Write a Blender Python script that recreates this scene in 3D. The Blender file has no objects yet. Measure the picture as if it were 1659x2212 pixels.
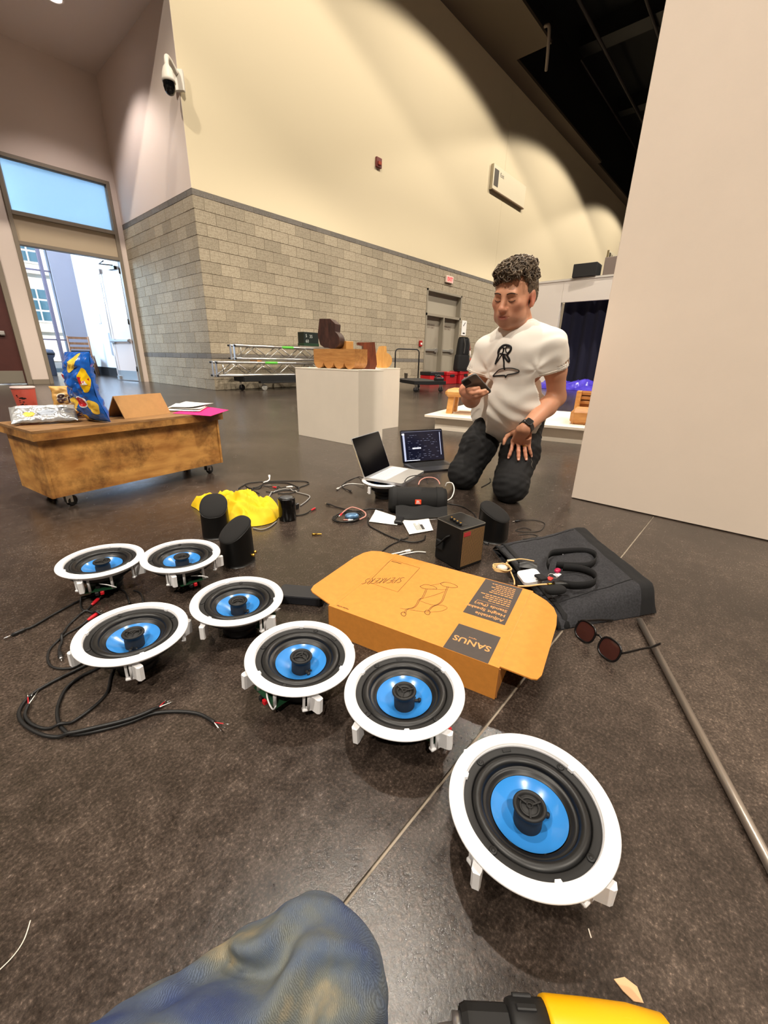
import bpy, bmesh, math, random
import numpy as np
from mathutils import Vector, Matrix, Euler, noise as mnoise
random.seed(7); np.random.seed(7)
S = bpy.context.scene
COL = S.collection
pi = math.pi
# ------------------------------------------------------------------ camera
CAM_H = 0.66
FPX = 882.4; CX, CY = 829.5, 1106.0
_p, _r, _y = math.radians(20.42), math.radians(1.255), math.radians(41.416)
_base = np.array([[1,0,0],[0,-math.sin(_p),-math.cos(_p)],[0,math.cos(_p),-math.sin(_p)]])
_roll = np.array([[math.cos(_r),-math.sin(_r),0],[math.sin(_r),math.cos(_r),0],[0,0,1]])
_yaw = np.array([[math.sin(_y),math.cos(_y),0],[-math.cos(_y),math.sin(_y),0],[0,0,1]])
CM = _roll @ _base @ _yaw.T                      # world -> camera (x right, y down, z forward)
cam_d = bpy.data.cameras.new('camera'); cam = bpy.data.objects.new('camera', cam_d); COL.objects.link(cam)
cam_d.sensor_fit = 'HORIZONTAL'; cam_d.sensor_width = 36.0; cam_d.lens = FPX*36.0/1659.0
cam_d.clip_start = 0.02; cam_d.clip_end = 200
_m = Matrix.Identity(4)
for i in range(3):
    _m[i][0] = CM[0][i]; _m[i][1] = -CM[1][i]; _m[i][2] = -CM[2][i]
_m[2][3] = CAM_H
cam.matrix_world = _m
S.camera = cam
# ------------------------------------------------------------------ world, lamps, exposure
S.view_settings.view_transform = 'Standard'; S.view_settings.look = 'None'
S.view_settings.gamma = 1.0; S.view_settings.use_curve_mapping = False
S.view_settings.exposure = 0.0
W = bpy.data.worlds.new('sky'); S.world = W; W.use_nodes = True
_n = W.node_tree.nodes; _n['Background'].inputs[0].default_value = (0.36, 0.62, 0.86, 1); _n['Background'].inputs[1].default_value = 1.15

def lamp(name, kind, loc, target, power, color, size=0.1, spot=None, blend=0.3, **kw):
    d = bpy.data.lights.new(name, kind); o = bpy.data.objects.new(name, d); COL.objects.link(o)
    o.location = loc
    o.rotation_euler = (Vector(target)-Vector(loc)).to_track_quat('-Z', 'Y').to_euler()
    d.energy = power; d.color = color
    if kind == 'AREA': d.shape = 'DISK'; d.size = size
    elif kind == 'SUN': d.angle = size
    else: d.shadow_soft_size = size
    if spot: d.spot_size = math.radians(spot); d.spot_blend = blend
    for k, v in kw.items(): setattr(d, k, v)
    return o
LW = (1.0, 0.90, 0.77)
# high-bay hall lamps on a regular grid up in the dark roof; their shades cut off in scallops on the wall
for y in (2.9, -5.3):
    for x in (-5.7, 2.6, 10.95, 19.3, 27.6):
        if x > 20 and y < 0: continue
        pw = (2500 if y > 0 else 2900)*(1.5 if x < 0 else 1.0)
        lamp('hall_lamp', 'SPOT', (x, y, 10.9), (x, y, 0), pw, LW, size=0.14, spot=131.6, blend=0.10)
# daylight
lamp('sun', 'SUN', (0, 0, 30), (12, 30, 0), 7.0, (1.0, 0.95, 0.88), size=0.01)
# ------------------------------------------------------------------ helpers
def ray(px, py):
    return Vector(CM.T @ np.array([(px-CX)/FPX, (py-CY)/FPX, 1.0]))
def G(px, py, z=0.0):
    """photo pixel -> point on the horizontal plane at height z"""
    d = ray(px, py); t = (z-CAM_H)/d.z
    return Vector((d.x*t, d.y*t, z))
def lin(c):
    return tuple((v/12.92 if v <= 0.04045 else ((v+0.055)/1.055)**2.4) for v in (x/255.0 for x in c))
MATS = {}
def mat(name, rgb=None, rough=0.5, metal=0.0, spec=0.5, emit=None, estr=0.0, noise_amt=0.0, noise_scale=20.0,
        bump=0.0, bump_scale=60.0, rgb2=None, coat=0.0, trans=0.0, alpha=1.0, detail=6.0, sheen=0.0, lin_rgb=None, stretch=None, tone=0.0, dist=0.01):
    if name in MATS: return MATS[name]
    m = bpy.data.materials.new(name); m.use_nodes = True
    nt = m.node_tree; N = nt.nodes; L = nt.links
    b = N['Principled BSDF']
    col = lin_rgb if lin_rgb else lin(rgb)
    b.inputs['Base Color'].default_value = (*col, 1)
    b.inputs['Roughness'].default_value = rough; b.inputs['Metallic'].default_value = metal
    b.inputs['Specular IOR Level'].default_value = spec
    if coat: b.inputs['Coat Weight'].default_value = coat; b.inputs['Coat Roughness'].default_value = 0.08
    if trans: b.inputs['Transmission Weight'].default_value = trans
    if sheen: b.inputs['Sheen Weight'].default_value = sheen
    if alpha < 1: b.inputs['Alpha'].default_value = alpha
    if emit: b.inputs['Emission Color'].default_value = (*lin(emit), 1); b.inputs['Emission Strength'].default_value = estr
    tc = N.new('ShaderNodeTexCoord')
    src = tc.outputs['Object']
    if stretch:
        mp = N.new('ShaderNodeMapping'); mp.inputs['Scale'].default_value = stretch; L.new(src, mp.inputs[0]); src = mp.outputs[0]
    if noise_amt or rgb2:
        nz = N.new('ShaderNodeTexNoise'); nz.inputs['Scale'].default_value = noise_scale; nz.inputs['Detail'].default_value = detail
        nz.inputs['Roughness'].default_value = 0.65
        L.new(src, nz.inputs['Vector'])
        rp = N.new('ShaderNodeValToRGB')
        c2 = lin(rgb2) if rgb2 else tuple(max(0, v*(1-noise_amt)) for v in col)
        c1 = col if rgb2 else tuple(min(1, v*(1+noise_amt)) for v in col)
        rp.color_ramp.elements[0].position = 0.35; rp.color_ramp.elements[1].position = 0.65
        rp.color_ramp.elements[0].color = (*c2, 1); rp.color_ramp.elements[1].color = (*c1, 1)
        L.new(nz.outputs['Fac'], rp.inputs[0]); out = rp.outputs[0]
        if tone:
            oi = N.new('ShaderNodeObjectInfo'); mr = N.new('ShaderNodeMapRange')
            mr.inputs['To Min'].default_value = 1-tone; mr.inputs['To Max'].default_value = 1+tone
            L.new(oi.outputs['Random'], mr.inputs['Value'])
            mx = N.new('ShaderNodeVectorMath'); mx.operation = 'SCALE'
            L.new(out, mx.inputs[0]); L.new(mr.outputs[0], mx.inputs['Scale']); out = mx.outputs[0]
        L.new(out, b.inputs['Base Color'])
    if bump:
        nb = N.new('ShaderNodeTexNoise'); nb.inputs['Scale'].default_value = bump_scale; nb.inputs['Detail'].default_value = 4
        L.new(src, nb.inputs['Vector'])
        bp = N.new('ShaderNodeBump'); bp.inputs['Strength'].default_value = bump; bp.inputs['Distance'].default_value = dist
        L.new(nb.outputs['Fac'], bp.inputs['Height']); L.new(bp.outputs[0], b.inputs['Normal'])
    MATS[name] = m
    return m

class MB:
    """collects shapes into one mesh"""
    def __init__(s): s.v = []; s.f = []; s.mi = []; s.sm = []; s.M = Matrix.Identity(4); s.cur = 0; s.smooth = False
    def add(s, vs, fs, M=None, smooth=None):
        o = len(s.v); T = s.M @ M if M is not None else s.M
        s.v += [tuple(T @ Vector(v)) for v in vs]
        for f in fs:
            s.f.append([i+o for i in f]); s.mi.append(s.cur); s.sm.append(s.smooth if smooth is None else smooth)
        return s
    def box(s, a, b, M=None, bev=0.0):
        (x0,y0,z0),(x1,y1,z1) = a, b
        if bev <= 0:
            vs = [(x0,y0,z0),(x1,y0,z0),(x1,y1,z0),(x0,y1,z0),(x0,y0,z1),(x1,y0,z1),(x1,y1,z1),(x0,y1,z1)]
            fs = [(3,2,1,0),(4,5,6,7),(0,1,5,4),(1,2,6,5),(2,3,7,6),(3,0,4,7)]
            return s.add(vs, fs, M)
        vs = []; fs = []
        e = bev
        def P(ix, iy, iz):
            X = (x0, x1)[ix]; Y = (y0, y1)[iy]; Z = (z0, z1)[iz]
            sx = e if ix == 0 else -e; sy = e if iy == 0 else -e; sz = e if iz == 0 else -e
            return [(X, Y+sy, Z+sz), (X+sx, Y, Z+sz), (X+sx, Y+sy, Z)]
        idx = {}
        for ix in (0,1):
            for iy in (0,1):
                for iz in (0,1):
                    idx[ix,iy,iz] = len(vs); vs += P(ix,iy,iz)
        I = lambda a, b, c, k: idx[a,b,c]+k
        fs += [(I(0,0,0,0),I(0,0,1,0),I(0,1,1,0),I(0,1,0,0)), (I(1,0,0,0),I(1,1,0,0),I(1,1,1,0),I(1,0,1,0)),
               (I(0,0,0,1),I(1,0,0,1),I(1,0,1,1),I(0,0,1,1)), (I(0,1,0,1),I(0,1,1,1),I(1,1,1,1),I(1,1,0,1)),
               (I(0,0,0,2),I(0,1,0,2),I(1,1,0,2),I(1,0,0,2)), (I(0,0,1,2),I(1,0,1,2),I(1,1,1,2),I(0,1,1,2))]
        for iz in (0,1):
            for iy in (0,1):
                q = (I(0,iy,iz,1),I(1,iy,iz,1),I(1,iy,iz,2),I(0,iy,iz,2)); fs.append(q if (iy ^ iz) else q[::-1])
        for iz in (0,1):
            for ix in (0,1):
                q = (I(ix,0,iz,0),I(ix,1,iz,0),I(ix,1,iz,2),I(ix,0,iz,2)); fs.append(q[::-1] if (ix ^ iz) else q)
        for iy in (0,1):
            for ix in (0,1):
                q = (I(ix,iy,0,0),I(ix,iy,1,0),I(ix,iy,1,1),I(ix,iy,0,1)); fs.append(q if (ix ^ iy) else q[::-1])
        for ix in (0,1):
            for iy in (0,1):
                for iz in (0,1):
                    q = (I(ix,iy,iz,0),I(ix,iy,iz,1),I(ix,iy,iz,2)); fs.append(q if (ix+iy+iz) % 2 else q[::-1])
        return s.add(vs, fs, M)
    def lathe(s, prof, n=48, M=None, smooth=True, a0=0.0, a1=2*pi, close_ends=False):
        """profile of (r, z) spun round z"""
        full = abs(a1-a0-2*pi) < 1e-6; k = n if full else n+1
        vs = []; fs = []
        for i in range(k):
            a = a0+(a1-a0)*i/n; ca, sa = math.cos(a), math.sin(a)
            for r, z in prof: vs.append((r*ca, r*sa, z))
        m = len(prof)
        for i in range(n):
            j = (i+1) % k
            for q in range(m-1):
                if prof[q][0] < 1e-9 and prof[q+1][0] < 1e-9: continue
                if prof[q][0] < 1e-9: fs.append((i*m+q, j*m+q+1, i*m+q+1))
                elif prof[q+1][0] < 1e-9: fs.append((i*m+q, j*m+q, i*m+q+1))
                else: fs.append((i*m+q, j*m+q, j*m+q+1, i*m+q+1))
        return s.add(vs, fs, M, smooth)
    def cyl(s, r, z0, z1, n=24, M=None, r1=None, smooth=True, bev=0.0):
        r1 = r if r1 is None else r1
        if bev: prof = [(0,z0),(r-bev,z0),(r,z0+bev),(r1,z1-bev),(r1-bev,z1),(0,z1)]
        else: prof = [(0,z0),(r,z0),(r1,z1),(0,z1)]
        o = len(s.f); s.lathe(prof, n, M, smooth)
        return s
    def prism(s, pts, z0, z1, M=None, smooth_side=False):
        """2D outline (ccw) extruded in z"""
        n = len(pts)
        vs = [(x,y,z0) for x,y in pts]+[(x,y,z1) for x,y in pts]
        s.add(vs, [tuple(range(n-1,-1,-1)), tuple(range(n, 2*n))], M, False)
        o = len(s.v)-2*n
        for i in range(n):
            j = (i+1) % n
            s.f.append([o+i, o+j, o+n+j, o+n+i]); s.mi.append(s.cur); s.sm.append(smooth_side)
        return s
    def tube(s, pts, r, n=8, M=None, closed=False, caps=True, smooth=True, flat=None):
        """round tube along points; r number or list; flat=(a,b) gives an elliptical section scale"""
        P = [Vector(p) for p in pts]; k = len(P)
        R = r if isinstance(r, (list, tuple, np.ndarray)) else [r]*k
        T = []
        for i in range(k):
            if closed: t = P[(i+1) % k]-P[i-1]
            else: t = P[min(i+1,k-1)]-P[max(i-1,0)]
            T.append(t.normalized() if t.length > 1e-12 else Vector((0,0,1)))
        up = Vector((0,0,1)) if abs(T[0].z) < 0.9 else Vector((1,0,0))
        nrm = (up-T[0]*up.dot(T[0])).normalized()
        vs = []; fs = []
        for i in range(k):
            nrm = (nrm-T[i]*nrm.dot(T[i]))
            nrm = nrm.normalized() if nrm.length > 1e-9 else T[i].orthogonal().normalized()
            bi = T[i].cross(nrm)
            for j in range(n):
                a = 2*pi*j/n
                fa, fb = flat if flat else (1, 1)
                vs.append(tuple(P[i]+(nrm*math.cos(a)*fa+bi*math.sin(a)*fb)*R[i]))
        for i in range(k if closed else k-1):
            i2 = (i+1) % k
            for j in range(n):
                j2 = (j+1) % n
                fs.append((i*n+j, i*n+j2, i2*n+j2, i2*n+j))
        if caps and not closed:
            fs.append(tuple(range(n-1,-1,-1))); fs.append(tuple((k-1)*n+j for j in range(n)))
        return s.add(vs, fs, M, smooth)
    def grid(s, fn, nu, nv, M=None, smooth=True, closed_u=False, closed_v=False):
        vs = []; fs = []
        ku = nu if closed_u else nu+1; kv = nv if closed_v else nv+1
        for i in range(ku):
            for j in range(kv): vs.append(tuple(fn(i/nu, j/nv)))
        for i in range(nu):
            for j in range(nv):
                a = i*kv+j; b = ((i+1) % ku)*kv+j; c = ((i+1) % ku)*kv+(j+1) % kv; d = i*kv+(j+1) % kv
                fs.append((a, b, c, d))
        return s.add(vs, fs, M, smooth)
    def mesh(s, name):
        me = bpy.data.meshes.new(name); me.from_pydata(s.v, [], s.f)
        me.polygons.foreach_set('material_index', s.mi); me.polygons.foreach_set('use_smooth', s.sm)
        me.update(); return me
    def build(s, name, material, parent=None, **kw):
        me = s.mesh(name)
        for m in (material if isinstance(material, (list, tuple)) else [material]): me.materials.append(m)
        return obj(name, me, parent, **kw)

def obj(name, me, parent=None, loc=None, rz=0.0, mw=None, kind=None, label=None):
    o = bpy.data.objects.new(name, me); COL.objects.link(o)
    if mw is not None: o.matrix_world = mw
    elif loc is not None: o.location = loc; o.rotation_euler = (0, 0, rz)
    if parent is not None: o.parent = parent
    if kind: o['kind'] = kind
    if label: o['label'] = label
    return o
def tag(o, label, cat, group=None):
    o['label'] = label; o['category'] = cat
    if group: o['group'] = group
    return o
def thing(name, label, cat, loc=(0,0,0), rz=0.0, group=None, mw=None):
    o = bpy.data.objects.new(name, None); COL.objects.link(o); o.empty_display_size = 0.05
    if mw is not None: o.matrix_world = mw
    else: o.location = loc; o.rotation_euler = (0, 0, rz)
    return tag(o, label, cat, group)
def struct(o, label=None):
    o['kind'] = 'structure'
    if label: o['label'] = label
    return o
def frame(origin, xdir, z=Vector((0,0,1))):
    """matrix with x along xdir, given z"""
    zz = Vector(z).normalized(); xx = Vector(xdir); xx = (xx-zz*xx.dot(zz)).normalized(); yy = zz.cross(xx)
    m = Matrix.Identity(4)
    for i in range(3): m[i][0] = xx[i]; m[i][1] = yy[i]; m[i][2] = zz[i]; m[i][3] = origin[i]
    return m
def T(x, y, z): return Matrix.Translation((x, y, z))
def Rx(a): return Matrix.Rotation(math.radians(a), 4, 'X')
def Ry(a): return Matrix.Rotation(math.radians(a), 4, 'Y')
def Rz(a): return Matrix.Rotation(math.radians(a), 4, 'Z')
def Sc(x, y, z): return Matrix.Diagonal((x, y, z, 1))
def spline(pts, n=8, closed=False):
    """Catmull-Rom through points"""
    P = [Vector(p) for p in pts]; k = len(P); out = []
    for i in range(k if closed else k-1):
        if closed: p0, p1, p2, p3 = P[i-1], P[i], P[(i+1) % k], P[(i+2) % k]
        else: p0, p1, p2, p3 = P[max(i-1,0)], P[i], P[i+1], P[min(i+2,k-1)]
        for j in range(n):
            t = j/n
            out.append(0.5*((2*p1)+(p2-p0)*t+(2*p0-5*p1+4*p2-p3)*t*t+(3*p1-p0-3*p2+p3)*t**3))
    if not closed: out.append(P[-1])
    return out
def rrect(w, d, r, n=5):
    pts = []
    for cx, cy, a0 in ((w/2-r, d/2-r, 0), (-w/2+r, d/2-r, pi/2), (-w/2+r, -d/2+r, pi), (w/2-r, -d/2+r, 1.5*pi)):
        for i in range(n+1):
            a = a0+pi/2*i/n; pts.append((cx+r*math.cos(a), cy+r*math.sin(a)))
    return pts
def text_mb(body, size, extrude=0.0004, bold=0.0, align='CENTER', shear=0.0, spacing=1.0):
    """flat lettering as mesh data in the XY plane"""
    cu = bpy.data.curves.new('lettering', 'FONT'); cu.body = body; cu.size = size; cu.extrude = extrude
    cu.align_x = align; cu.align_y = 'CENTER'; cu.offset = bold; cu.shear = shear; cu.resolution_u = 3; cu.space_character = spacing
    o = bpy.data.objects.new('lettering', cu); COL.objects.link(o)
    dg = bpy.context.evaluated_depsgraph_get(); me = bpy.data.meshes.new_from_object(o.evaluated_get(dg))
    vs = [tuple(v.co) for v in me.vertices]; fs = [tuple(p.vertices) for p in me.polygons]
    bpy.data.objects.remove(o); bpy.data.curves.remove(cu); bpy.data.meshes.remove(me)
    return vs, fs
def fbm(p, sc=1.0, oct=4): return mnoise.fractal(Vector(p)*sc, 1.0, 2.0, oct)
def copy_tree(o, parent=None):
    c = o.copy(); COL.objects.link(c)
    if parent is not None: c.parent = parent
    for ch in list(o.children): copy_tree(ch, c)
    return c
# ------------------------------------------------------------------ structure
XR, YM, YD = 4.235, 8.457, 12.014          # return wall, main wall, door wall
CH, BL = 0.2032, 0.4064                    # block course, block length
ZT = 17*CH; ZC = 9.13; ZB = 6.1; ZR = 11.7
def concrete_mat():
    m = bpy.data.materials.new('polished_concrete'); m.use_nodes = True
    nt = m.node_tree; N = nt.nodes; L = nt.links; b = N['Principled BSDF']
    tc = N.new('ShaderNodeNewGeometry')
    def nz(sc, det, ro=0.6):
        n = N.new('ShaderNodeTexNoise'); n.inputs['Scale'].default_value = sc; n.inputs['Detail'].default_value = det; n.inputs['Roughness'].default_value = ro
        L.new(tc.outputs['Position'], n.inputs['Vector']); return n
    def ramp(src, stops):
        r = N.new('ShaderNodeValToRGB'); e = r.color_ramp.elements
        while len(e) < len(stops): e.new(0.5)
        for k, (p, c) in enumerate(stops): e[k].position = p; e[k].color = (*c, 1) if len(c) == 3 else c
        L.new(src, r.inputs[0]); return r
    big = nz(1.6, 8, 0.62); fine = nz(190, 5, 0.72); mid = nz(26, 9, 0.78)
    r1 = ramp(big.outputs['Fac'], [(0.30, lin((46,39,34))), (0.5, lin((60,51,45))), (0.72, lin((80,69,61)))])
    r2 = ramp(fine.outputs['Fac'], [(0.34, (0.5,)*3), (0.5, (0.92,)*3), (0.60, (1.5,)*3), (0.72, (4.0,)*3)])
    r3 = ramp(mid.outputs['Fac'], [(0.30, (0.55,)*3), (0.5, (0.95,)*3), (0.70, (1.6,)*3)])
    mx = N.new('ShaderNodeVectorMath'); mx.operation = 'MULTIPLY'; L.new(r1.outputs[0], mx.inputs[0]); L.new(r2.outputs[0], mx.inputs[1])
    mx2 = N.new('ShaderNodeVectorMath'); mx2.operation = 'MULTIPLY'; L.new(mx.outputs[0], mx2.inputs[0]); L.new(r3.outputs[0], mx2.inputs[1])
    L.new(mx2.outputs[0], b.inputs['Base Color'])
    rr = ramp(mid.outputs['Fac'], [(0.3, (0.15,)*3), (0.7, (0.30,)*3)])
    L.new(rr.outputs[0], b.inputs['Roughness'])
    bp = N.new('ShaderNodeBump'); bp.inputs['Strength'].default_value = 0.25; bp.inputs['Distance'].default_value = 0.0012
    L.new(fine.outputs['Fac'], bp.inputs['Height']); L.new(bp.outputs[0], b.inputs['Normal'])
    b.inputs['Specular IOR Level'].default_value = 0.5
    return m
M_floor = concrete_mat()
M_joint = mat('joint_filler', (150,138,122), 0.9)
M_dry = mat('cream_drywall', (222,207,174), 0.85, bump=0.05, bump_scale=140, dist=0.004)
M_dry2 = mat('greige_drywall', (214,198,186), 0.85, bump=0.05, bump_scale=140, dist=0.004)
M_blk = mat('split_face_block', (176,164,142), 0.92, rgb2=(136,124,104), noise_scale=38, bump=0.5, bump_scale=70, tone=0.14, dist=0.006)
M_blk2 = mat('dark_block', (122,116,108), 0.92, rgb2=(98,92,85), noise_scale=38, bump=0.5, bump_scale=70, tone=0.12, dist=0.006)
M_mort = mat('mortar', (142,130,112), 0.95)
M_dim = mat('grey_hall_wall', (120,112,104), 0.9)
M_black = mat('flat_black', (9,9,10), 0.85)
M_beam = mat('black_painted_steel', (20,19,19), 0.55)
M_white = mat('white_painted_panel', (232,222,210), 0.75, noise_amt=0.02, noise_scale=3, bump=0.06, bump_scale=200, dist=0.003)
M_frame = mat('grey_door_frame', (140,132,116), 0.5)
M_grey = mat('grey_door', (158,150,134), 0.45)

# floor: two slabs with a saw-cut joint along y = 0.235, filler below
fl = struct(MB().box((-13, -16, -0.12), (40, 19, -0.004)).build('floor', M_joint), 'polished dark concrete floor')
JY = 0.2405
for (y0, y1) in ((-16, JY-0.0028), (JY+0.0028, YD+0.02), (YD+0.024, 19)):
    xs = (-13, 40)
    MB().box((xs[0], y0, -0.02), (xs[1], y1, 0.0)).build('slab', M_floor, fl)

def block_mesh(l, hgt, dep=0.06, e=0.0035):
    return MB().box((0, 0, 0), (l, dep, hgt), bev=e).mesh('block')
_bm = {}
def bmesh_for(l, hh, mt):
    k = (round(l,3), round(hh,3), mt.name)
    if k not in _bm:
        me = block_mesh(l, hh); me.materials.append(mt); _bm[k] = me
    return _bm[k]
def courses():
    """bottom to top: (z0, height, dark)"""
    out = []; z = 0.0
    for i in range(3): out.append((z, CH, False)); z += CH
    out.append((z, CH/2, True)); z += CH/2
    for i in range(13): out.append((z, CH, False)); z += CH
    out.append((z, CH/2, True))
    return out
DX0, DX1, DZ = 11.36, 13.36, 2.752        # door recess in the main wall
g = 0.0075
# --- main wall
wm = struct(MB().box((XR+0.012, YM+0.006, 0), (DX0, YM+0.25, ZT)).box((DX1, YM+0.006, 0), (40, YM+0.25, ZT)).box((DX0, YM+0.012, DZ), (DX1, YM+0.25, ZT)).build('wall_main', M_mort), 'block wall with cream drywall above')
M_blkT = mat('split_face_block_far', (172,160,138), 0.92, rgb2=(134,122,102), noise_scale=38, bump=0.5, bump_scale=70, dist=0.006)
blocks = []
for ci, (z0, hh, dark) in enumerate(courses()):
    off = 0.0 if ci % 2 else -BL/2
    if dark: off = 0.0
    k = 0
    while True:
        x0 = XR+off+k*BL; x1 = x0+BL; k += 1
        if x0 > 19.5: break
        a = max(x0, XR)
        segs = [(a, x1)]
        if z0 < DZ-0.02:
            if x1 <= DX0 or a >= DX1: pass
            else:
                segs = []
                if a < DX0-0.03: segs.append((a, DX0))
                if x1 > DX1+0.03: segs.append((DX1, x1))
        top = hh
        for (u, v) in segs:
            if v-u < 0.03: continue
            blocks.append((u+g/2, z0+g/2, v-u-g, top-g, dark))
blocks.sort(key=lambda b: math.hypot(b[0]-0.0, YM)+0.0)
far = MB(); nfar = 0
for i, (x, z, l, hh, dark) in enumerate(blocks):
    if i < 300:
        o = obj('block', bmesh_for(l, hh, M_blk2 if dark else M_blk), wm, loc=(x, YM+random.uniform(-0.002, 0.002), z))
    else:
        far.cur = 1 if dark else 0
        far.box((x, YM+random.uniform(-0.002,0.002), z), (x+l, YM+0.05, z+hh), bev=0.005)
fo = far.build('block_field', [M_blkT, M_blk2], wm); fo['kind'] = 'stuff'
up = MB().box((XR+0.004, YM+0.004, ZT), (16.02-0.58, YM+0.25, ZC)).box((16.028-0.58, YM+0.004, ZT), (40, YM+0.25, ZC))
up.build('drywall', M_dry, wm)
MB().box((XR+0.01, YM+0.03, ZT), (40, YM+0.2, ZC)).build('drywall_backing', M_mort, wm)
# --- return wall (block below, drywall above)
wr = struct(MB().box((XR+0.006, YM+0.05, 0), (XR+0.25, YD+0.1, ZT)).build('wall_return', M_mort), 'short block return wall beside the entrance')
for ci, (z0, hh, dark) in enumerate(courses()):
    off = -BL/2 if ci % 2 else 0.0
    if dark: off = -BL/2
    k = 0
    while True:
        y0 = YM+off+k*BL; y1 = y0+BL; k += 1
        if y0 > YD: break
        a, b_ = max(y0, YM+0.0), min(y1, YD)
        if b_-a < 0.04: continue
        ln = b_-a-g
        o = obj('block', bmesh_for(ln, hh-g, M_blk2 if dark else M_blk), wr, loc=(XR+random.uniform(-0.002, 0.002)+0.0005, b_-g/2, z0+g/2), rz=-pi/2)
MB().box((XR, YM+0.0045, ZT), (XR+0.25, YD+0.1, ZB+0.6)).build('drywall', M_dry2, wr)
# --- hall shell that closes the room
struct(MB().box((-3.2, YM, ZB), (XR+0.004, YM+0.25, ZR)).build('wall_header', M_dry), 'drywall header over the entrance bay')
struct(MB().box((-13, YM, 0), (-3.2, YM+0.25, ZR)).build('wall_far_left', M_dim))
struct(MB().box((-3.45, YM, 0), (-3.2, YD+0.2, ZB)).build('wall_bay_left', M_dry2))
struct(MB().box((-13.2, -16, 0), (-13, YM, ZR)).build('wall_left', M_dim))
struct(MB().box((-13, -16.2, 0), (40, -16, ZR)).build('wall_rear', M_dim))
struct(MB().box((40, -16, 0), (40.2, YM, ZR)).build('wall_far_right', M_dim))
struct(MB().box((-13.2, -16.2, ZR), (40.2, YM+0.3, ZR+0.1)).build('ceiling', M_black), 'black painted high ceiling')
struct(MB().box((XR, YM+0.1, ZC+0.08), (40, YM+0.25, ZR)).build('wall_upper', M_black))
# soffit strip along the wall top and black steel under the ceiling
M_soff = mat('brown_soffit', (92,80,66), 0.9)
struct(MB().box((XR, 6.9, ZC), (14.55, YM+0.25, ZC+0.08)).box((14.55, 7.95, ZC), (23.2, YM+0.25, ZC+0.08)).box((23.2, 8.1, ZC), (40, YM+0.25, ZC+0.08)).build('trim_1', M_soff), 'brown soffit strip along the wall top')
for i, (x0, x1, y0, y1, z0, z1) in enumerate([(18.8,19.35,-9,7.9,11.15,11.69), (24.1,24.5,-9,7.9,11.2,11.69), (29.6,30.1,-9,8.05,11.2,11.69), (35,35.4,-9,8,11.2,11.69), (13.2,13.6,-9,6.6,11.2,11.69)]):
    tag(MB().box((x0,y0,z0),(x1,y1,z1)).box((x0-0.06,y0,z0-0.03),(x1+0.06,y1,z0)).build('roof_beam', M_beam),
        ['black roof beam nearest the top edge, beside hanging white cable','second black roof beam from the top edge','third black roof beam, stopping at the soffit jog','farthest black roof beam above the back wall','black roof beam just above the picture edge'][i], 'beam', 'black roof beams')
M_pipe = mat('dark_grey_pipe', (62,58,55), 0.4, 0.4)
for i, (y, z, x0, x1, r) in enumerate([(7.2,11.12,14,39,0.06), (5.6,11.05,17,39,0.045), (8.0,11.1,19.4,39,0.04), (4.6,11.08,22,39,0.05), (3.6,11.1,22,39,0.04)]):
    tag(MB().tube([(x0,y,z),(x1,y,z)], r, 10).build('ceiling_pipe', M_pipe),
        ['thickest dark pipe running under the black ceiling','second pipe from the white wall panel under black ceiling','thin dark pipe nearest the cream wall under black ceiling','mid-depth dark pipe under the black ceiling','thin dark pipe nearest the right panel under black ceiling'][i], 'pipe', 'pipes under the black ceiling')
tag(MB().tube(spline([(13.9,6.85,9.2),(13.85,6.7,9.1),(14.05,6.75,8.72),(14.4,6.9,8.5)],6), 0.045, 8).build('hanging_cable', mat('white_hose', (120,108,98), 0.6)), 'pale hose hanging from the black ceiling at the top edge', 'hose')
tag(MB().cyl(0.07, 0, 0.36, 14, bev=0.015).cyl(0.03, 0.36, 1.38, 10).build('ceiling_beacon', mat('red_beacon', (150,60,48), 0.4), loc=(25.2,4.8,10.3)), 'small red fixture hanging in the black ceiling', 'fixture')
# --- entrance bay: ceiling, door wall
struct(MB().box((-3.45, YM, ZB), (XR+0.25, YD+0.2, ZB+0.1)).build('ceiling_bay', M_dry2), 'drywall ceiling of the entrance bay')
t = thing('recessed_light', 'round recessed downlight glowing in the bay ceiling, top left', 'light', (2.62, 8.95, ZB))
_c = G(117, -6, ZB); t.location = _c
MB().lathe([(0.13,0),(0.13,-0.012),(0.105,-0.014),(0.1,0.0)], 32).build('trim_ring', mat('light_trim', (240,235,230), 0.4), t)
MB().lathe([(0,-0.003),(0.1,-0.003)], 32).build('lens', mat('lamp_lens', (255,240,235), 0.4, emit=(255,236,230), estr=14), t)
_d = lamp('bay_downlight', 'SPOT', (_c.x, _c.y, ZB-0.05), (_c.x, _c.y, 0), 260, (1.0,0.9,0.86), size=0.08, spot=110, blend=0.5)
# door wall pieces
OX0, OX1, OZ = 2.235, 4.045, 2.71           # open doorway
WZ0, WZ1 = 3.30, 4.175                      # transom window
wd = MB()
wd.box((OX1+0.07, YD, 0), (XR+0.012, YD+0.2, ZB))            # sliver beside return wall
wd.box((-3.2, YD, WZ1+0.07), (OX1+0.07, YD+0.2, ZB))
wd.box((1.86, YD, 0), (OX0-0.07, YD+0.2, WZ1+0.07))          # post
wd.box((-3.2, YD, OZ+0.05), (1.86, YD+0.2, WZ1+0.07)).box((-3.2, YD, 0), (-0.2, YD+0.2, OZ+0.05))
wdo = struct(wd.build('wall_door', M_dry2), 'drywall entrance wall with doors and transom window')
M_fr2 = mat('taupe_frame', (128,116,100), 0.5)
fr = MB()
for x in (OX0-0.035, OX1+0.035): fr.box((x-0.035, YD-0.03, 0), (x+0.035, YD+0.14, WZ1+0.07), bev=0.004)
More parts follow.
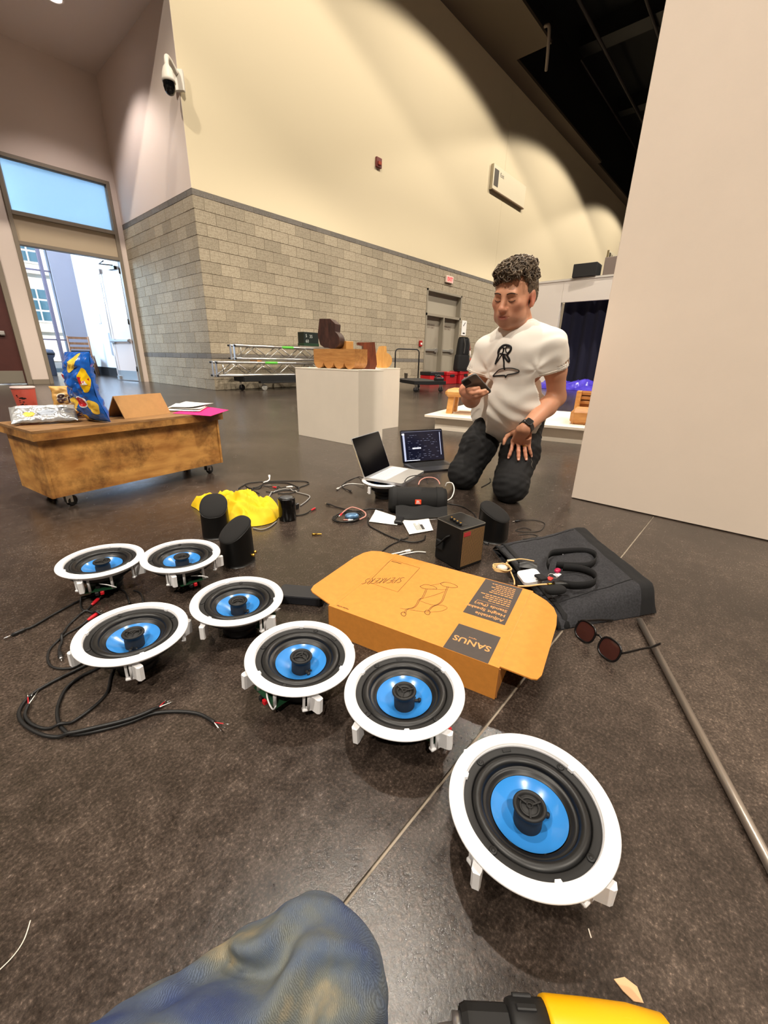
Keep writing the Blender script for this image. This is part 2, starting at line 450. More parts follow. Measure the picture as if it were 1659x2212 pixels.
for z in (OZ+0.03, WZ0-0.04, WZ1+0.035): fr.box((OX0, YD-0.03, z-0.035), (OX1, YD+0.14, z+0.035), bev=0.004)
fr.build('door_frame', M_fr2, wdo)
MB().box((OX0, YD+0.02, OZ+0.06), (OX1, YD+0.08, WZ0-0.075)).build('transom_panel', mat('tan_panel', (178,160,134), 0.55), wdo)
MB().box((1.86, YD-0.006, 0), (OX0-0.07, YD, 0.1)).build('base_strip', M_fr2, wdo)
M_glass = mat('window_glass', (255,255,255), 0.02, trans=1.0, spec=0.5)
w1 = struct(MB().box((OX0+0.012, YD+0.05, WZ0), (OX1-0.012, YD+0.058, WZ1)).build('window_1', mat('film_glass', (176,204,218), 0.75, trans=0.9, spec=0.3)), 'transom window with blue sky')
MB().box((OX0, YD+0.03, WZ0-0.005), (OX0+0.025, YD+0.08, WZ1)).box((OX1-0.025, YD+0.03, WZ0-0.005), (OX1, YD+0.08, WZ1)).box((OX0, YD+0.03, WZ1-0.02), (OX1, YD+0.08, WZ1+0.003)).box((OX0, YD+0.03, WZ0-0.005), (OX1, YD+0.08, WZ0+0.015)).build('window_frame', mat('alu_bead', (150,160,168), 0.4), w1)
# left closed dark red door
M_redd = mat('oxblood_door', (74,36,30), 0.4, noise_amt=0.1, noise_scale=3)
d1 = struct(MB().box((-0.1, YD+0.05, 0.02), (0.83, YD+0.1, OZ)).build('door_1', M_redd), 'closed dark red entrance door')
d1b = struct(MB().box((0.84, YD+0.05, 0.02), (1.77, YD+0.1, OZ)).build('door_2', M_redd), 'dark red closed entrance door beside the cream post')
MB().box((0.86, YD+0.042, 0.03), (1.75, YD+0.05, 0.28)).build('kick_plate', mat('kick_plate_steel', (150,142,128), 0.4, 0.6), d1b)
MB().box((0.95, YD-0.03, 0.98), (1.62, YD+0.02, 1.05), bev=0.01).box((0.95, YD+0.0, 0.97), (1.02, YD+0.05, 1.06)).box((1.55, YD+0.0, 0.97), (1.62, YD+0.05, 1.06)).build('push_bar', mat('steel_bar', (200,196,190), 0.35, 0.7), d1b)
fr = MB()
for x in (-0.14, 1.815): fr.box((x-0.045, YD-0.03, 0), (x+0.045, YD+0.14, OZ+0.05), bev=0.004)
fr.box((-0.18, YD-0.03, OZ), (1.86, YD+0.14, OZ+0.06), bev=0.004)
fr.build('door_frame', M_fr2, wdo)
# open leaf, hinged on the right jamb and swung out into the lobby
lm = T(OX1-0.005, YD+0.1, 0) @ Rz(101)
M_leaf = mat('lobby_side_door', (206,194,190), 0.45)
M_chr = mat('brushed_steel', (205,205,208), 0.3, 0.9)
M_blkp = mat('black_plastic', (22,22,24), 0.45)
d3 = struct(MB().box((0, -0.05, 0.02), (0.96, 0, OZ-0.02)).build('door_3', M_leaf, mw=lm), 'door leaf swung open into the lobby')
MB().box((-0.004, -0.052, 0.02), (0.004, 0.002, OZ-0.02)).build('edge', M_redd, d3)
MB().box((0.03, 0, 0.03), (0.93, 0.006, 0.26)).build('kick_plate', M_chr, d3)
MB().box((0.06, 0.035, 0.95), (0.9, 0.075, 1.01), bev=0.01).box((0.72, 0.0, 0.93), (0.92, 0.05, 1.03)).box((0.05, 0, 0.94), (0.13, 0.05, 1.02)).build('panic_bar', M_chr, d3)
MB().tube([(0.85, 0.03, 1.0), (0.85, 0.03, OZ-0.12)], 0.008, 8).tube([(0.85, 0.03, 0.98), (0.85, 0.03, 0.1)], 0.008, 8).box((0.8,0,0.03),(0.9,0.05,0.12)).box((0.8,0,OZ-0.2),(0.9,0.05,OZ-0.1)).build('latch_rod', M_chr, d3)
MB().box((0.1, 0, OZ-0.16), (0.4, 0.06, OZ-0.09)).tube([(0.15,0.05,OZ-0.08),(0.45,0.2,OZ-0.05),(0.05,0.3,OZ-0.04)],0.012,6).build('door_closer', M_blkp, d3)
for z in (0.25, 1.35, 2.45): MB().cyl(0.014, z, z+0.12, 10, T(-0.015, 0.012, 0)).build('hinge', M_blkp, d3)
# --- lobby behind
M_lob = mat('lobby_white_wall', (222,224,230), 0.8); M_lobg = mat('lobby_grey_wall', (158,156,166), 0.8)
M_base = mat('black_base', (24,23,25), 0.5)
wl = struct(MB().box((4.42, YD+0.2, 0), (4.6, 17.2, 7.0)).build('wall_lobby_right', M_lob), 'white lobby wall')
MB().box((4.405, YD+0.2, 0), (4.42, 17.2, 0.26)).build('base_strip', M_base, wl)
wg = struct(MB().box((3.83, 17.2, 0), (4.6, 17.6, 7.0)).build('wall_lobby_back', M_lobg), 'grey lobby pier')
MB().box((3.82, 17.185, 0), (4.42, 17.2, 0.74)).build('base_strip', M_base, wg)
struct(MB().box((-6, YD+0.2, 7.0), (4.6, 19, 7.1)).build('ceiling_lobby', M_lob))
wf = MB(); 
for x in (3.62, 2.1, 0.6, -0.9): wf.box((x-0.04, 17.25, 0), (x+0.04, 17.4, 7.0))
for z in (1.05, 3.0, 5.0): wf.box((-6, 17.3, z-0.02), (3.83, 17.36, z+0.02))
ww = struct(wf.build('window_2', mat('glazing_mullion', (120,112,130), 0.5)), 'lobby glazing with slim mullions')
MB().box((-6, 17.32, 0.02), (3.83, 17.328, 7.0)).build('pane', M_glass, ww)
tag(MB().box((4.40, 15.5, 1.52), (4.42, 15.76, 1.78)).box((4.396, 15.57, 1.66), (4.4, 15.66, 1.74)).build('restroom_sign', mat('sign_white', (226,222,226), 0.6)), 'small square restroom sign on the white lobby wall', 'sign')
tag(MB().box((4.385, 14.75, 0.62), (4.42, 15.02, 1.25), bev=0.006).box((4.375, 14.8, 0.7), (4.39, 14.97, 1.12)).build('wall_cabinet', mat('grey_cabinet', (170,172,180), 0.4, 0.3)), 'narrow grey cabinet recessed in the lobby wall', 'cabinet')
lamp('lobby_fill_light', 'AREA', (1.2, 14.6, 6.9), (1.2, 14.6, 0), 320, (0.82, 0.9, 1.0), size=3.0)  # added fill lamp that brightens the lobby; no ceiling fixture behind it
lamp('lobby_window_daylight', 'AREA', (0.2, 17.0, 3.2), (4.2, 11.0, 1.2), 950, (0.55, 0.76, 1.0), size=2.4)
# outdoors: ground, facade with windows, shrubs
struct(MB().box((-40, 19, -0.3), (40, 90, -0.05)).build('ground_outside', mat('asphalt', (120,124,130), 0.9)))
bl = thing('building', 'sunlit pale building across the street seen through the lobby glazing', 'building', (3.0, 44, 0))
M_fac = mat('pale_facade', (236,228,214), 0.9); M_pane = mat('dark_blue_pane', (70,110,130), 0.15); M_wfr = mat('white_window_frame', (245,245,245), 0.6)
MB().box((-12, 0, 0), (14, 6, 10.2)).build('wall', M_fac, bl)
for z in (6.3, 10.0, 2.2): MB().box((-12, -0.25, z), (14, 0, z+0.3)).build('cornice', M_fac, bl)
for ix in range(-4, 5):
    for z in (2.9, 7.0):
        x = ix*2.9-0.3
        w = MB().box((x-0.75, -0.06, z), (x+0.75, 0.02, z+2.5)).build('window', M_wfr, bl)
        pn = MB()
        for a in (0, 1):
            for c in range(3): pn.box((x-0.62+a*0.66, -0.09, z+0.14+c*0.78), (x-0.62+a*0.66+0.56, -0.05, z+0.14+c*0.78+0.64))
        pn.build('pane', M_pane, w)
M_leafg = mat('shrub_leaf', (120,160,100), 0.7, rgb2=(70,110,60), noise_scale=6)
for i, (x, y, r) in enumerate([(1.6, 24, 0.9), (3.6, 24.6, 0.9), (-0.6, 24.4, 0.95)]):
    lf = MB(); rnd = random.Random(i)
    for k in range(420):
        a = rnd.uniform(0, 2*pi); b2 = math.acos(rnd.uniform(-0.2, 1)); rr = r*rnd.uniform(0.75, 1.0)
        p = Vector((rr*math.sin(b2)*math.cos(a), rr*math.sin(b2)*math.sin(a), 0.5+rr*math.cos(b2)*0.95))
        q = Euler((rnd.uniform(0,6), rnd.uniform(0,6), rnd.uniform(0,6))).to_matrix().to_4x4()
        lf.add([(-.07,0,0),(0,-.04,0.01),(.07,0,0),(0,.04,0.01)], [(0,1,2,3)], T(*p) @ q)
    t = thing('shrub', ['sunlit green shrub outside, middle one behind the glazing','sunlit green shrub outside nearest the lobby pier','sunlit green shrub outside nearest the door post'][i], 'shrub', (x, y, -0.05), group='shrubs outside the glazing')
    f_ = lf.build('foliage', M_leafg, t); f_['kind'] = 'stuff'
    MB().tube([(0,0,0),(0,0,0.7)], [0.06,0.04], 8).build('stem', mat('bark', (90,70,50), 0.9), t)
# --- recessed double doors in the main wall
dw = MB(); YR = YM+0.16
dw.box((DX0, YM-0.012, 0), (DX0+0.06, YM+0.24, DZ)).box((DX1-0.06, YM-0.012, 0), (DX1, YM+0.24, DZ)).box((DX0, YM-0.012, DZ-0.06), (DX1, YM+0.24, DZ))
dw.box((DX0, YM-0.012, 2.0), (DX1, YM+0.24, 2.07)).box((12.33, YM-0.012, 0), (12.39, YM+0.24, 2.0))
struct(dw.build('trim_2', M_frame), 'grey steel frame of the recessed exit doors')
struct(MB().box((DX0+0.06, YR, 2.07), (DX1-0.06, YR+0.03, DZ-0.06)).build('window_3', M_grey), 'blank transom panel over exit doors')
for k, (a, b_) in enumerate([(DX0+0.06, 12.33), (12.39, DX1-0.06)]):
    d = struct(MB().box((a+0.004, YR, 0.01), (b_-0.004, YR+0.04, 1.998)).build('door_%d' % (4+k), M_grey), 'grey exit door with panic bar')
    MB().box((a+0.06, YR-0.07, 0.96), (b_-0.1, YR-0.03, 1.03), bev=0.008).box((b_-0.24, YR-0.075, 0.93), (b_-0.08, YR, 1.06), bev=0.008).box((a+0.05, YR-0.06, 0.96), (a+0.13, YR, 1.03)).build('panic_bar', mat('satin_steel', (176,172,164), 0.35, 0.6), d)
    vs, fs = text_mb('EMERGENCY\nEXIT ONLY', 0.075)
    MB().add(vs, fs, T((a+b_)/2, YR-0.003, 1.72) @ Rx(90)).build('lettering', mat('brown_print', (96,72,58), 0.7), d)
# --- white temporary wall with curtain at the back right
XB = 13.32
wb = MB().box((XB, 5.05, 0), (XB+0.12, 6.35, 2.88)).box((XB, -3, 2.33), (XB+0.12, 5.045, 2.88))
wbo = struct(wb.build('wall_back', mat('white_divider', (226,218,210), 0.8)), 'white temporary wall with a curtained opening')
MB().box((XB-0.02, -3, 2.88), (XB+0.16, 6.37, 2.93)).build('cap', mat('divider_cap', (206,200,192), 0.7), wbo)
M_cur = mat('navy_curtain', (16,16,40), 0.95)
def curt(u, v):
    y = -2.9+u*7.95
    return (XB+0.35+0.05*math.sin(u*150)+0.03*math.sin(u*61+v*2), y, 2.6*v)
tag(MB().grid(curt, 260, 6).build('stage_curtain', M_cur), 'dark navy curtain hanging behind the white wall opening', 'curtain')
# --- right foreground panel
XP = 2.185
struct(MB().box((XP, -2.2, 0.003), (XP+0.35, 0.617, 3.66), bev=0.002).build('wall_right', mat('white_exhibit_wall', (238,222,205), 0.8, noise_amt=0.025, noise_scale=1.6, bump=0.05, bump_scale=220, dist=0.003)), 'tall white exhibition wall at the right')
# ------------------------------------------------------------------ in-ceiling speakers on the floor
M_spw = mat('speaker_white', (240,240,242), 0.5, noise_amt=0.015, noise_scale=40)
M_spk = mat('speaker_black', (18,18,19), 0.6, bump=0.08, bump_scale=900, dist=0.001)
M_rub = mat('rubber_surround', (12,12,13), 0.42)
M_blue = mat('blue_cone', (52,136,214), 0.25, coat=0.6)
M_pcb = mat('green_board', (24,66,40), 0.5); M_red = mat('red_plastic', (205,22,34), 0.4)
M_mag = mat('dark_magnet', (40,40,42), 0.5, 0.5)
_sm = {}
def spk_meshes():
    d = _sm; RZ = 0.092
    # z of rim front face = RZ; everything below the rim
    d['rim'] = MB().lathe([(0.0912, RZ-0.010), (0.0912, RZ-0.0012), (0.0922, RZ-0.0001), (0.095, RZ), (0.1075, RZ-0.0008), (0.1102, RZ-0.0022), (0.1110, RZ-0.0042), (0.1095, RZ-0.0058), (0.0960, RZ-0.0058), (0.0960, RZ-0.018), (0.0930, RZ-0.018), (0.0912, RZ-0.010)], 96)
    d['lip'] = MB().lathe([(0.0914, RZ-0.0045), (0.0902, RZ-0.0045), (0.0897, RZ-0.0055), (0.0897, RZ-0.0095)], 96)
    m = MB().lathe([(0.0910, RZ-0.0075), (0.0800, RZ-0.0075), (0.0785, RZ-0.0085), (0.0785, RZ-0.014)], 96)
    for k in range(4):
        a = k*pi/2+0.35
        m.cyl(0.0052, RZ-0.0078, RZ-0.0055, 16, Rz(math.degrees(a)) @ T(0.0838, 0, 0), bev=0.0008)
    m.box((0.081, -0.0065, RZ-0.0075), (0.0865, 0.0065, RZ-0.0062), Rz(-14), bev=0.0005)
    d['frame'] = m
    m = MB()
    m.cyl(0.0028, RZ-0.0057, RZ-0.0050, 10, T(0.0838, 0, 0))
    d['screw'] = m
    m = MB()
    m.prism([(0.0875,-0.0035),(0.0916,-0.005),(0.0918,0.005),(0.0875,0.0035)], RZ-0.0070, RZ-0.0018)
    d['tab'] = m
    prof = []
    for i in range(11):
        a = pi*i/10; prof.append((0.0710+0.0078*math.cos(a), RZ-0.0135+0.0075*math.sin(a)))
    prof += [(0.0620, RZ-0.0155), (0.0600, RZ-0.0150), (0.0575, RZ-0.0165), (0.0555, RZ-0.019), (0.0525, RZ-0.0205)]
    d['surround'] = MB().lathe(prof, 96)
    cone = [(0.0515, RZ-0.0200)]
    for i in range(1, 11):
        u = i/10; cone.append((0.0515-0.0327*u, RZ-0.0200-0.0215*(u**0.85)))
    d['cone'] = MB().lathe(cone, 96)
    d['stem'] = MB().lathe([(0.0192, RZ-0.044), (0.0192, RZ-0.0225), (0.0178, RZ-0.0205), (0.0178, RZ-0.016), (0.0200, RZ-0.013), (0.0222, RZ-0.0105), (0.0226, RZ-0.0085), (0.0215, RZ-0.0065), (0.0196, RZ-0.0058), (0.0180, RZ-0.0066), (0.0165, RZ-0.0085), (0.0155, RZ-0.011), (0.0105, RZ-0.0115), (0.006, RZ-0.0095), (0, RZ-0.0088)], 64)
    d['stem'].box((0.017, -0.0028, RZ-0.0355), (0.0285, 0.0028, RZ-0.031), Rz(-105), bev=0.001).cyl(0.0032, RZ-0.036, RZ-0.030, 12, Rz(-105) @ T(0.0285,0,0)).box((0.017, -0.002, RZ-0.037), (0.025, 0.002, RZ-0.034), Rz(-80), bev=0.0008)
    m = MB().lathe([(0.0028, RZ-0.0075), (0.0028, RZ-0.0062), (0.0046, RZ-0.0062), (0.0046, RZ-0.0075)], 24)
    for k in range(3): m.box((0.004, -0.0011, RZ-0.009), (0.0172, 0.0011, RZ-0.0072), Rz(120*k+25))
    m.lathe([(0.0112, RZ-0.0095), (0.0125, RZ-0.0082), (0.0138, RZ-0.0095)], 40)
    d['grille'] = m
    d['basket'] = MB().lathe([(0.0885, RZ-0.010), (0.0870, RZ-0.030), (0.060, RZ-0.050), (0.045, RZ-0.056), (0.0, RZ-0.056)], 48)
    d['magnet'] = MB().lathe([(0, 0), (0.040, 0), (0.042, 0.002), (0.042, 0.014), (0.0395, 0.016), (0.0395, 0.019), (0.046, 0.020), (0.046, 0.034), (0.036, 0.037), (0.03, 0.04)], 48)
    # clamp: a bracket post under the rim and a swing-out dog ear
    m = MB().box((0.0935, -0.0115, 0.044), (0.0985, -0.0065, RZ-0.005), bev=0.001).box((0.0935, 0.0045, 0.044), (0.0985, 0.0095, RZ-0.005), bev=0.001)
    m.box((0.0915, -0.0125, 0.040), (0.1015, 0.0105, 0.0455), bev=0.0015).cyl(0.0027, 0.042, RZ-0.005, 10, T(0.0995, -0.001, 0))
    d['clamp'] = m
    m = MB().prism([(-0.004,-0.0045),(0.004,-0.006),(0.020,-0.0065),(0.024,-0.004),(0.024,0.004),(0.019,0.0055),(0.0,0.006),(-0.004,0.004)], 0.045, 0.0770, T(0.0965, 0.006, 0) @ Rz(38) @ Sc(0.95,1.05,1))
    d['ear'] = m
    m = MB()
    m.cyl(0.0036, 0.034, RZ-0.012, 12, T(0.088, 0, 0))
    d['post'] = m
    d['board'] = MB().prism([(0.052,-0.040),(0.087,-0.040),(0.087,0.034),(0.052,0.034)], 0.032, 0.0336)
    d['parts'] = MB().box((0.060,-0.015,0.0336),(0.074,-0.004,0.043),bev=0.001).cyl(0.006,0.0336,0.05,14,T(0.066,0.012,0)).box((0.056,0.02,0.0336),(0.066,0.03,0.040))
    d['conn'] = MB().box((0.076,-0.004,0.0215),(0.092,0.005,0.0315),bev=0.001)
    d['connk'] = MB().box((0.076,-0.016,0.0215),(0.092,-0.007,0.0315),bev=0.001)
    d['wire'] = MB().tube(spline([(0.083,0.03,0.034),(0.095,0.036,0.04),(0.094,0.02,0.05),(0.083,0.0,0.053),(0.074,-0.004,0.05)],6),0.0016,6)
spk_meshes()
_mm = {'rim':M_spw,'lip':mat('speaker_lip',(196,196,200),0.5),'frame':M_spk,'screw':mat('black_screw',(20,20,21),0.6),'tab':M_spw,'surround':M_rub,'cone':M_blue,'stem':M_spk,'grille':M_spk,'basket':M_spk,'magnet':M_mag,'clamp':M_spw,'ear':M_spw,'post':M_spw,'board':M_pcb,'parts':M_blkp,'conn':M_red,'connk':M_blkp,'wire':M_spw}
_sd = {}
for k, m in _sm.items():
    me = m.mesh(k); me.materials.append(_mm[k]); _sd[k] = me
def speaker(x, y, ta, tb, clamp_a, board_a, tw, label, z=0.0):
    """ta, tb: tilt of the face normal; clamp_a / board_a / tw: angles in degrees"""
    n = Vector((ta, tb, 1)).normalized()
    c = Vector((x, y, 0.092))-n*0.092; c.z = max(c.z, 0)+z
    c.z += 0.04*math.hypot(ta, tb)
    r = thing('ceiling_speaker', label, 'speaker', group='round ceiling speakers laid face up', mw=frame(c, (1,0,0), n))
    def p(key, nm, ang=0.0, par=None, lab=None):
        o = obj(nm, _sd[key], par or r); o.rotation_euler = (0, 0, math.radians(ang))
        if lab: o['label'] = lab
        return o
    rim = p('rim', 'rim', tw); p('lip', 'inner_lip', 0, rim); [p('tab', 'grille_tab', 120*k+42, rim) for k in range(3)]
    f = p('frame', 'frame', tw); [p('screw', 'screw', 90*k+20.05, f) for k in range(4)]
    p('surround', 'surround', tw); p('cone', 'cone', tw, None, 'glossy blue cone')
    st = p('stem', 'tweeter', tw); p('grille', 'tweeter_grille', 0, st)
    p('basket', 'basket', tw); p('magnet', 'magnet', tw)
    for k in range(4):
        cl = p('clamp', 'clamp', clamp_a+90*k); p('ear', 'clamp_ear', 0, cl)
    if board_a is not None:
        b = p('board', 'circuit_board', board_a, None, 'green circuit board'); p('conn', 'red_connector', 0, b); p('connk', 'black_connector', 0, b); p('parts', 'component', 0, b); p('wire', 'wire', 0, b)
        [p('post', 'standoff', board_a+q) for q in (-18, 18)]
    return r
speaker(0.256,1.335, 0.009,-0.020, -141,-111, 20, 'white-rimmed blue ceiling speaker farthest left, touching its neighbour')
speaker(0.431,1.200, 0.022,-0.037, -132, -93, 50, 'white-rimmed blue ceiling speaker beside the slanted black speaker')
speaker(0.198,0.903, 0.026,-0.043, -112, None, -20, 'white-rimmed blue ceiling speaker with cables coiled under its left side')
speaker(0.422,0.855, 0.016,-0.030, -173, -48, 35, 'white-rimmed blue ceiling speaker next to the black power bank')
speaker(0.403,0.573, 0.028,-0.058, -119,-179, 10, 'white-rimmed blue ceiling speaker with red connector, at the box long side')
speaker(0.475,0.360,-0.039, 0.030, -107, -74, 60, 'white-rimmed blue ceiling speaker at the printed corner of the box')
speaker(0.431,0.100,-0.048, 0.021, 162, None, 62, 'nearest and largest-looking white-rimmed blue ceiling speaker')
# ------------------------------------------------------------------ plinths, sculptures, truss, cart, crate, platform
def wood(name, a, b, stretch=(2, 14, 14), sc=3.0, rough=0.45, **kw):
    return mat(name, a, rough, rgb2=b, noise_scale=sc, stretch=stretch, detail=8, **kw)
M_pl = mat('plinth_white', (236,226,210), 0.7, noise_amt=0.02, noise_scale=4)
M_oak = wood('oak_wood', (206,150,88), (176,118,62)); M_walnut = wood('walnut_wood', (84,52,42), (44,26,22), (12,12,2.5))
M_mahog = wood('mahogany_wood', (130,66,36), (84,38,20), (10,10,2)); M_maple = wood('maple_wood', (226,172,100), (204,146,74), (8,8,2))
PT = 0.585
t = thing('plinth', 'white display plinth carrying the scalloped oak sculpture', 'plinth', (2.318, 2.335, 0), math.radians(2.5))
MB().box((0, 0, 0), (0.30, 0.745, PT-0.012), bev=0.001).build('body', M_pl, t)
MB().box((-0.002, -0.002, PT-0.012), (0.302, 0.747, PT), bev=0.001).build('top', M_pl, t)
t = thing('plinth', 'white display plinth standing behind, carrying the small pear-shaped sculpture', 'plinth', (2.80, 2.79, 0), math.radians(0))
MB().box((0, 0, 0), (0.56, 0.60, PT-0.012), bev=0.001).build('body', M_pl, t)
MB().box((-0.002, -0.002, PT-0.012), (0.562, 0.602, PT), bev=0.001).build('top', M_pl, t)
def arc(cx, cy, r, a0, a1, n=12): return [(cx+r*math.cos(a0+(a1-a0)*i/n), cy+r*math.sin(a0+(a1-a0)*i/n)) for i in range(n+1)]
# scalloped oak boat: profile in (s, z), extruded across
prof = []
Lb, Rb, Hb = 0.47, 0.0588, 0.150
for k in range(4):
    cx = Rb+k*2*Rb
    prof += [(cx+Rb*math.cos(pi+pi*i/14), Rb+Rb*math.sin(pi+pi*i/14)) for i in range(15)]
prof += [(8*Rb, Hb), (0, Hb)]
pp = [prof[0]]
for q in prof[1:]:
    if math.hypot(q[0]-pp[-1][0], q[1]-pp[-1][1]) > 1e-5: pp.append(q)
bo = MB().prism(pp, 0, 0.145, Rx(90)).build('sculpture', M_oak, mw=T(2.345+0.143, 2.90, PT) @ Rz(-87))
# local x -> along -Y, local y(extrude after Rx) -> -y
tag(bo, 'oak sculpture with a row of four rounded scallops on the plinth edge', 'sculpture')
# walnut piece: house block on a drum
pts = [(-0.075,0.01),(0.0,-0.0)]
o1 = arc(0.045, 0.0665, 0.0665, math.radians(-120), math.radians(48), 20)
outl = [(-0.055, 0.03), (-0.02, 0.008)]+o1+[(0.072,0.13),(0.078,0.185),(0.035,0.222),(-0.055,0.222),(-0.075,0.1)]
wo = MB().prism(outl, 0, 0.13, Rx(90)).build('sculpture', M_walnut, mw=T(2.47, 2.80, PT+Hb+0.0005) @ Rz(-62))
tag(wo, 'dark walnut sculpture with rounded drum side, atop the scalloped oak one', 'sculpture')
lo = MB().box((0,0,0),(0.09,0.08,0.215),bev=0.002).build('sculpture', M_maple, loc=(2.515,2.68,PT), rz=math.radians(2))
tag(lo, 'pale maple block standing behind the scalloped oak sculpture', 'sculpture')
outl = [(0,0.0),(0.10,0.0),(0.115,0.04),(0.095,0.212),(-0.045,0.206),(-0.04,0.186),(0.0,0.18)]
mo = MB().prism(outl, 0, 0.12, Rx(90)).build('sculpture', M_mahog, mw=T(2.535, 2.50, PT) @ Rz(-40) @ Sc(1,1,0.98) @ T(0,0.12,0))
tag(mo, 'reddish mahogany wedge sculpture at the plinth corner', 'sculpture')
outl = arc(0.0, 0.07, 0.072, math.radians(-75), math.radians(75), 14)+[(0.012,0.20),(-0.03,0.20),(-0.055,0.196),(-0.095,0.09),(-0.085,0.02),(-0.07,0.0)]
outl = [(x, max(y, 0)) for x, y in outl]
po = MB().prism(outl, 0, 0.09, Rx(90)).build('sculpture', M_maple, mw=T(3.16, 2.82, PT) @ Rz(-42) @ T(0,0.09,0))
tag(po, 'pale pear-shaped wooden sculpture on the rear plinth', 'sculpture')
# ---- aluminium truss
M_alu = mat('aluminium_tube', (205,202,196), 0.28, 0.95); M_alup = mat('aluminium_plate', (196,198,202), 0.4, 0.8)
M_gtape = mat('green_tape', (98,196,70), 0.6)
def truss(x0, y0, z0, L, tape_x, label):
    t = thing('box_truss', label, 'truss', (x0, y0, z0), group='aluminium trusses on the dolly')
    s = 0.29; c = 0.025
    for yy in (c, s-c):
        for zz in (c, s-c):
            MB().tube([(0.01, yy, zz), (L-0.01, yy, zz)], c, 14).build('chord', M_alu, t)
    n = 9; st = (L-0.24)/n
    for face in range(4):
        for k in range(n):
            a = 0.12+k*st; b = a+st
            u, v = (c+0.012, s-c-0.012) if k % 2 == 0 else (s-c-0.012, c+0.012)
            P = {0: lambda w: (c, w), 1: lambda w: (s-c, w), 2: lambda w: (w, c), 3: lambda w: (w, s-c)}[face]
            MB().tube([(a, *P(u)), (b, *P(v))], 0.0105, 8).build('brace', M_alu, t)
    for xx in (0.0, L-0.012):
        for yy in (0.05, 0.19):
            MB().prism(rrect(0.055, s, 0.012, 3), 0, 0.014, T(xx, yy+0.022, s/2) @ Ry(90) @ Rz(90)).build('end_plate', M_alup, t)
        for yy in (c, s-c):
            for zz in (c, s-c): MB().cyl(0.018, -0.02, 0.012, 12, T(xx, yy, zz) @ Ry(90), bev=0.002).build('bolt', M_blkp, t)
    MB().tube([(0.12, c, c), (0.12, c, s-c)], 0.011, 8).tube([(0.12, s-c, c), (0.12, s-c, s-c)], 0.011, 8).build('brace', M_alu, t)
    MB().tube([(tape_x, c, s-c), (tape_x+0.3, c, s-c)], c+0.0015, 14).build('tape', M_gtape, t, label='green tape')
    return t
truss(4.03, 7.85, 0.285, 3.05, 1.05, 'lower aluminium box truss with green tape, resting on the black dolly')
truss(4.44, 7.85, 0.60, 3.05, 1.08, 'upper aluminium box truss with green tape, stacked on the other truss')
tag(MB().box((4.9,7.86,0.575),(5.0,8.14,0.6)).build('timber_spacer', M_oak), 'left timber spacer between the stacked trusses', 'timber')
tag(MB().box((6.6,7.86,0.575),(6.7,8.14,0.6)).build('timber_spacer', M_oak), 'right timber spacer between the stacked trusses', 'timber')
t = thing('dolly', 'low black wheeled dolly under the aluminium trusses', 'dolly', (4.55, 7.82, 0))
MB().box((0,0,0.19),(2.3,0.42,0.285),bev=0.006).build('deck', M_black, t)
MB().box((0.35,-0.03,0.15),(2.1,0.06,0.19),bev=0.004).build('rail', M_beam, t)
for (x, y) in ((0.48,0.06),(0.1,0.3),(2.0,0.06),(2.15,0.3)):
    w = MB().cyl(0.062, -0.018, 0.018, 24, T(x, y, 0.062) @ Rx(90), bev=0.004).build('wheel', mat('grey_wheel', (170,168,160), 0.5) if (x, y) == (0.48,0.06) else M_blkp, t)
    MB().box((x-0.03,y-0.03,0.06),(x-0.022,y+0.03,0.19)).box((x-0.03,y-0.03,0.17),(x+0.03,y+0.03,0.19)).build('caster_fork', M_chr, t)
tag(MB().box((6.0,7.87,0.89),(7.3,8.13,0.915),bev=0.002).build('plank', mat('grey_plank',(128,118,104),0.7)), 'grey plank laid across the upper truss', 'plank')
t = thing('crate', 'dark green plastic crate with white figures on the plank', 'crate', (6.14, 7.9, 0.9155))
MB().box((0,0,0),(0.42,0.22,0.29),bev=0.006).build('body', mat('dark_green_crate', (8,22,14), 0.5), t)
MB().box((-0.006,-0.006,0.0),(0.426,0.226,0.06),bev=0.004).build('base_rim', mat('green_crate_rim', (20,52,28), 0.5), t)
for i, (s_, x, z) in enumerate((('5', 0.07, 0.21), ('35', 0.2, 0.2), ('60', 0.09, 0.1))):
    vs, fs = text_mb(s_, 0.09); MB().add(vs, fs, T(x, -0.002, z) @ Rx(90)).build('lettering', mat('chalk_white', (190,196,190), 0.8), t)
# ---- flatbed cart with hoop handle
t = thing('platform_cart', 'black platform cart with a tall hoop handle near the toolboxes', 'cart', (7.45, 5.75, 0), math.radians(-30))
MB().box((-0.03,-0.03,0.165),(0.74,1.5,0.235),bev=0.005).build('deck', M_black, t)
MB().box((-0.03,-0.03,0.235),(0.74,1.5,0.24)).build('mat', mat('dark_rubber', (44,42,40), 0.7), t)
hp = [(0.04,1.44,0.2)]+[(0.04,1.44,0.84)]+[(0.04+0.08*(1-math.cos(a)),1.44,0.84+0.08*math.sin(a)) for a in (pi/6,pi/3,pi/2)]+[(0.67-0.08*(1-math.cos(a)),1.44,0.84+0.08*math.sin(a)) for a in (pi/2,pi/3,pi/6,0)]+[(0.67,1.44,0.2)]
MB().tube(hp, 0.016, 10).build('hoop_handle', M_blkp, t)
for (x, y) in ((0.05,0.06),(0.66,0.06),(0.05,1.4),(0.66,1.4)):
    MB().cyl(0.055, -0.016, 0.016, 20, T(x, y, 0.055) @ Rx(90), bev=0.004).build('wheel', M_blkp, t)
    MB().box((x-0.028,y-0.028,0.05),(x-0.02,y+0.028,0.165)).box((x+0.02,y-0.028,0.05),(x+0.028,y+0.028,0.165)).build('caster_fork', M_chr, t)
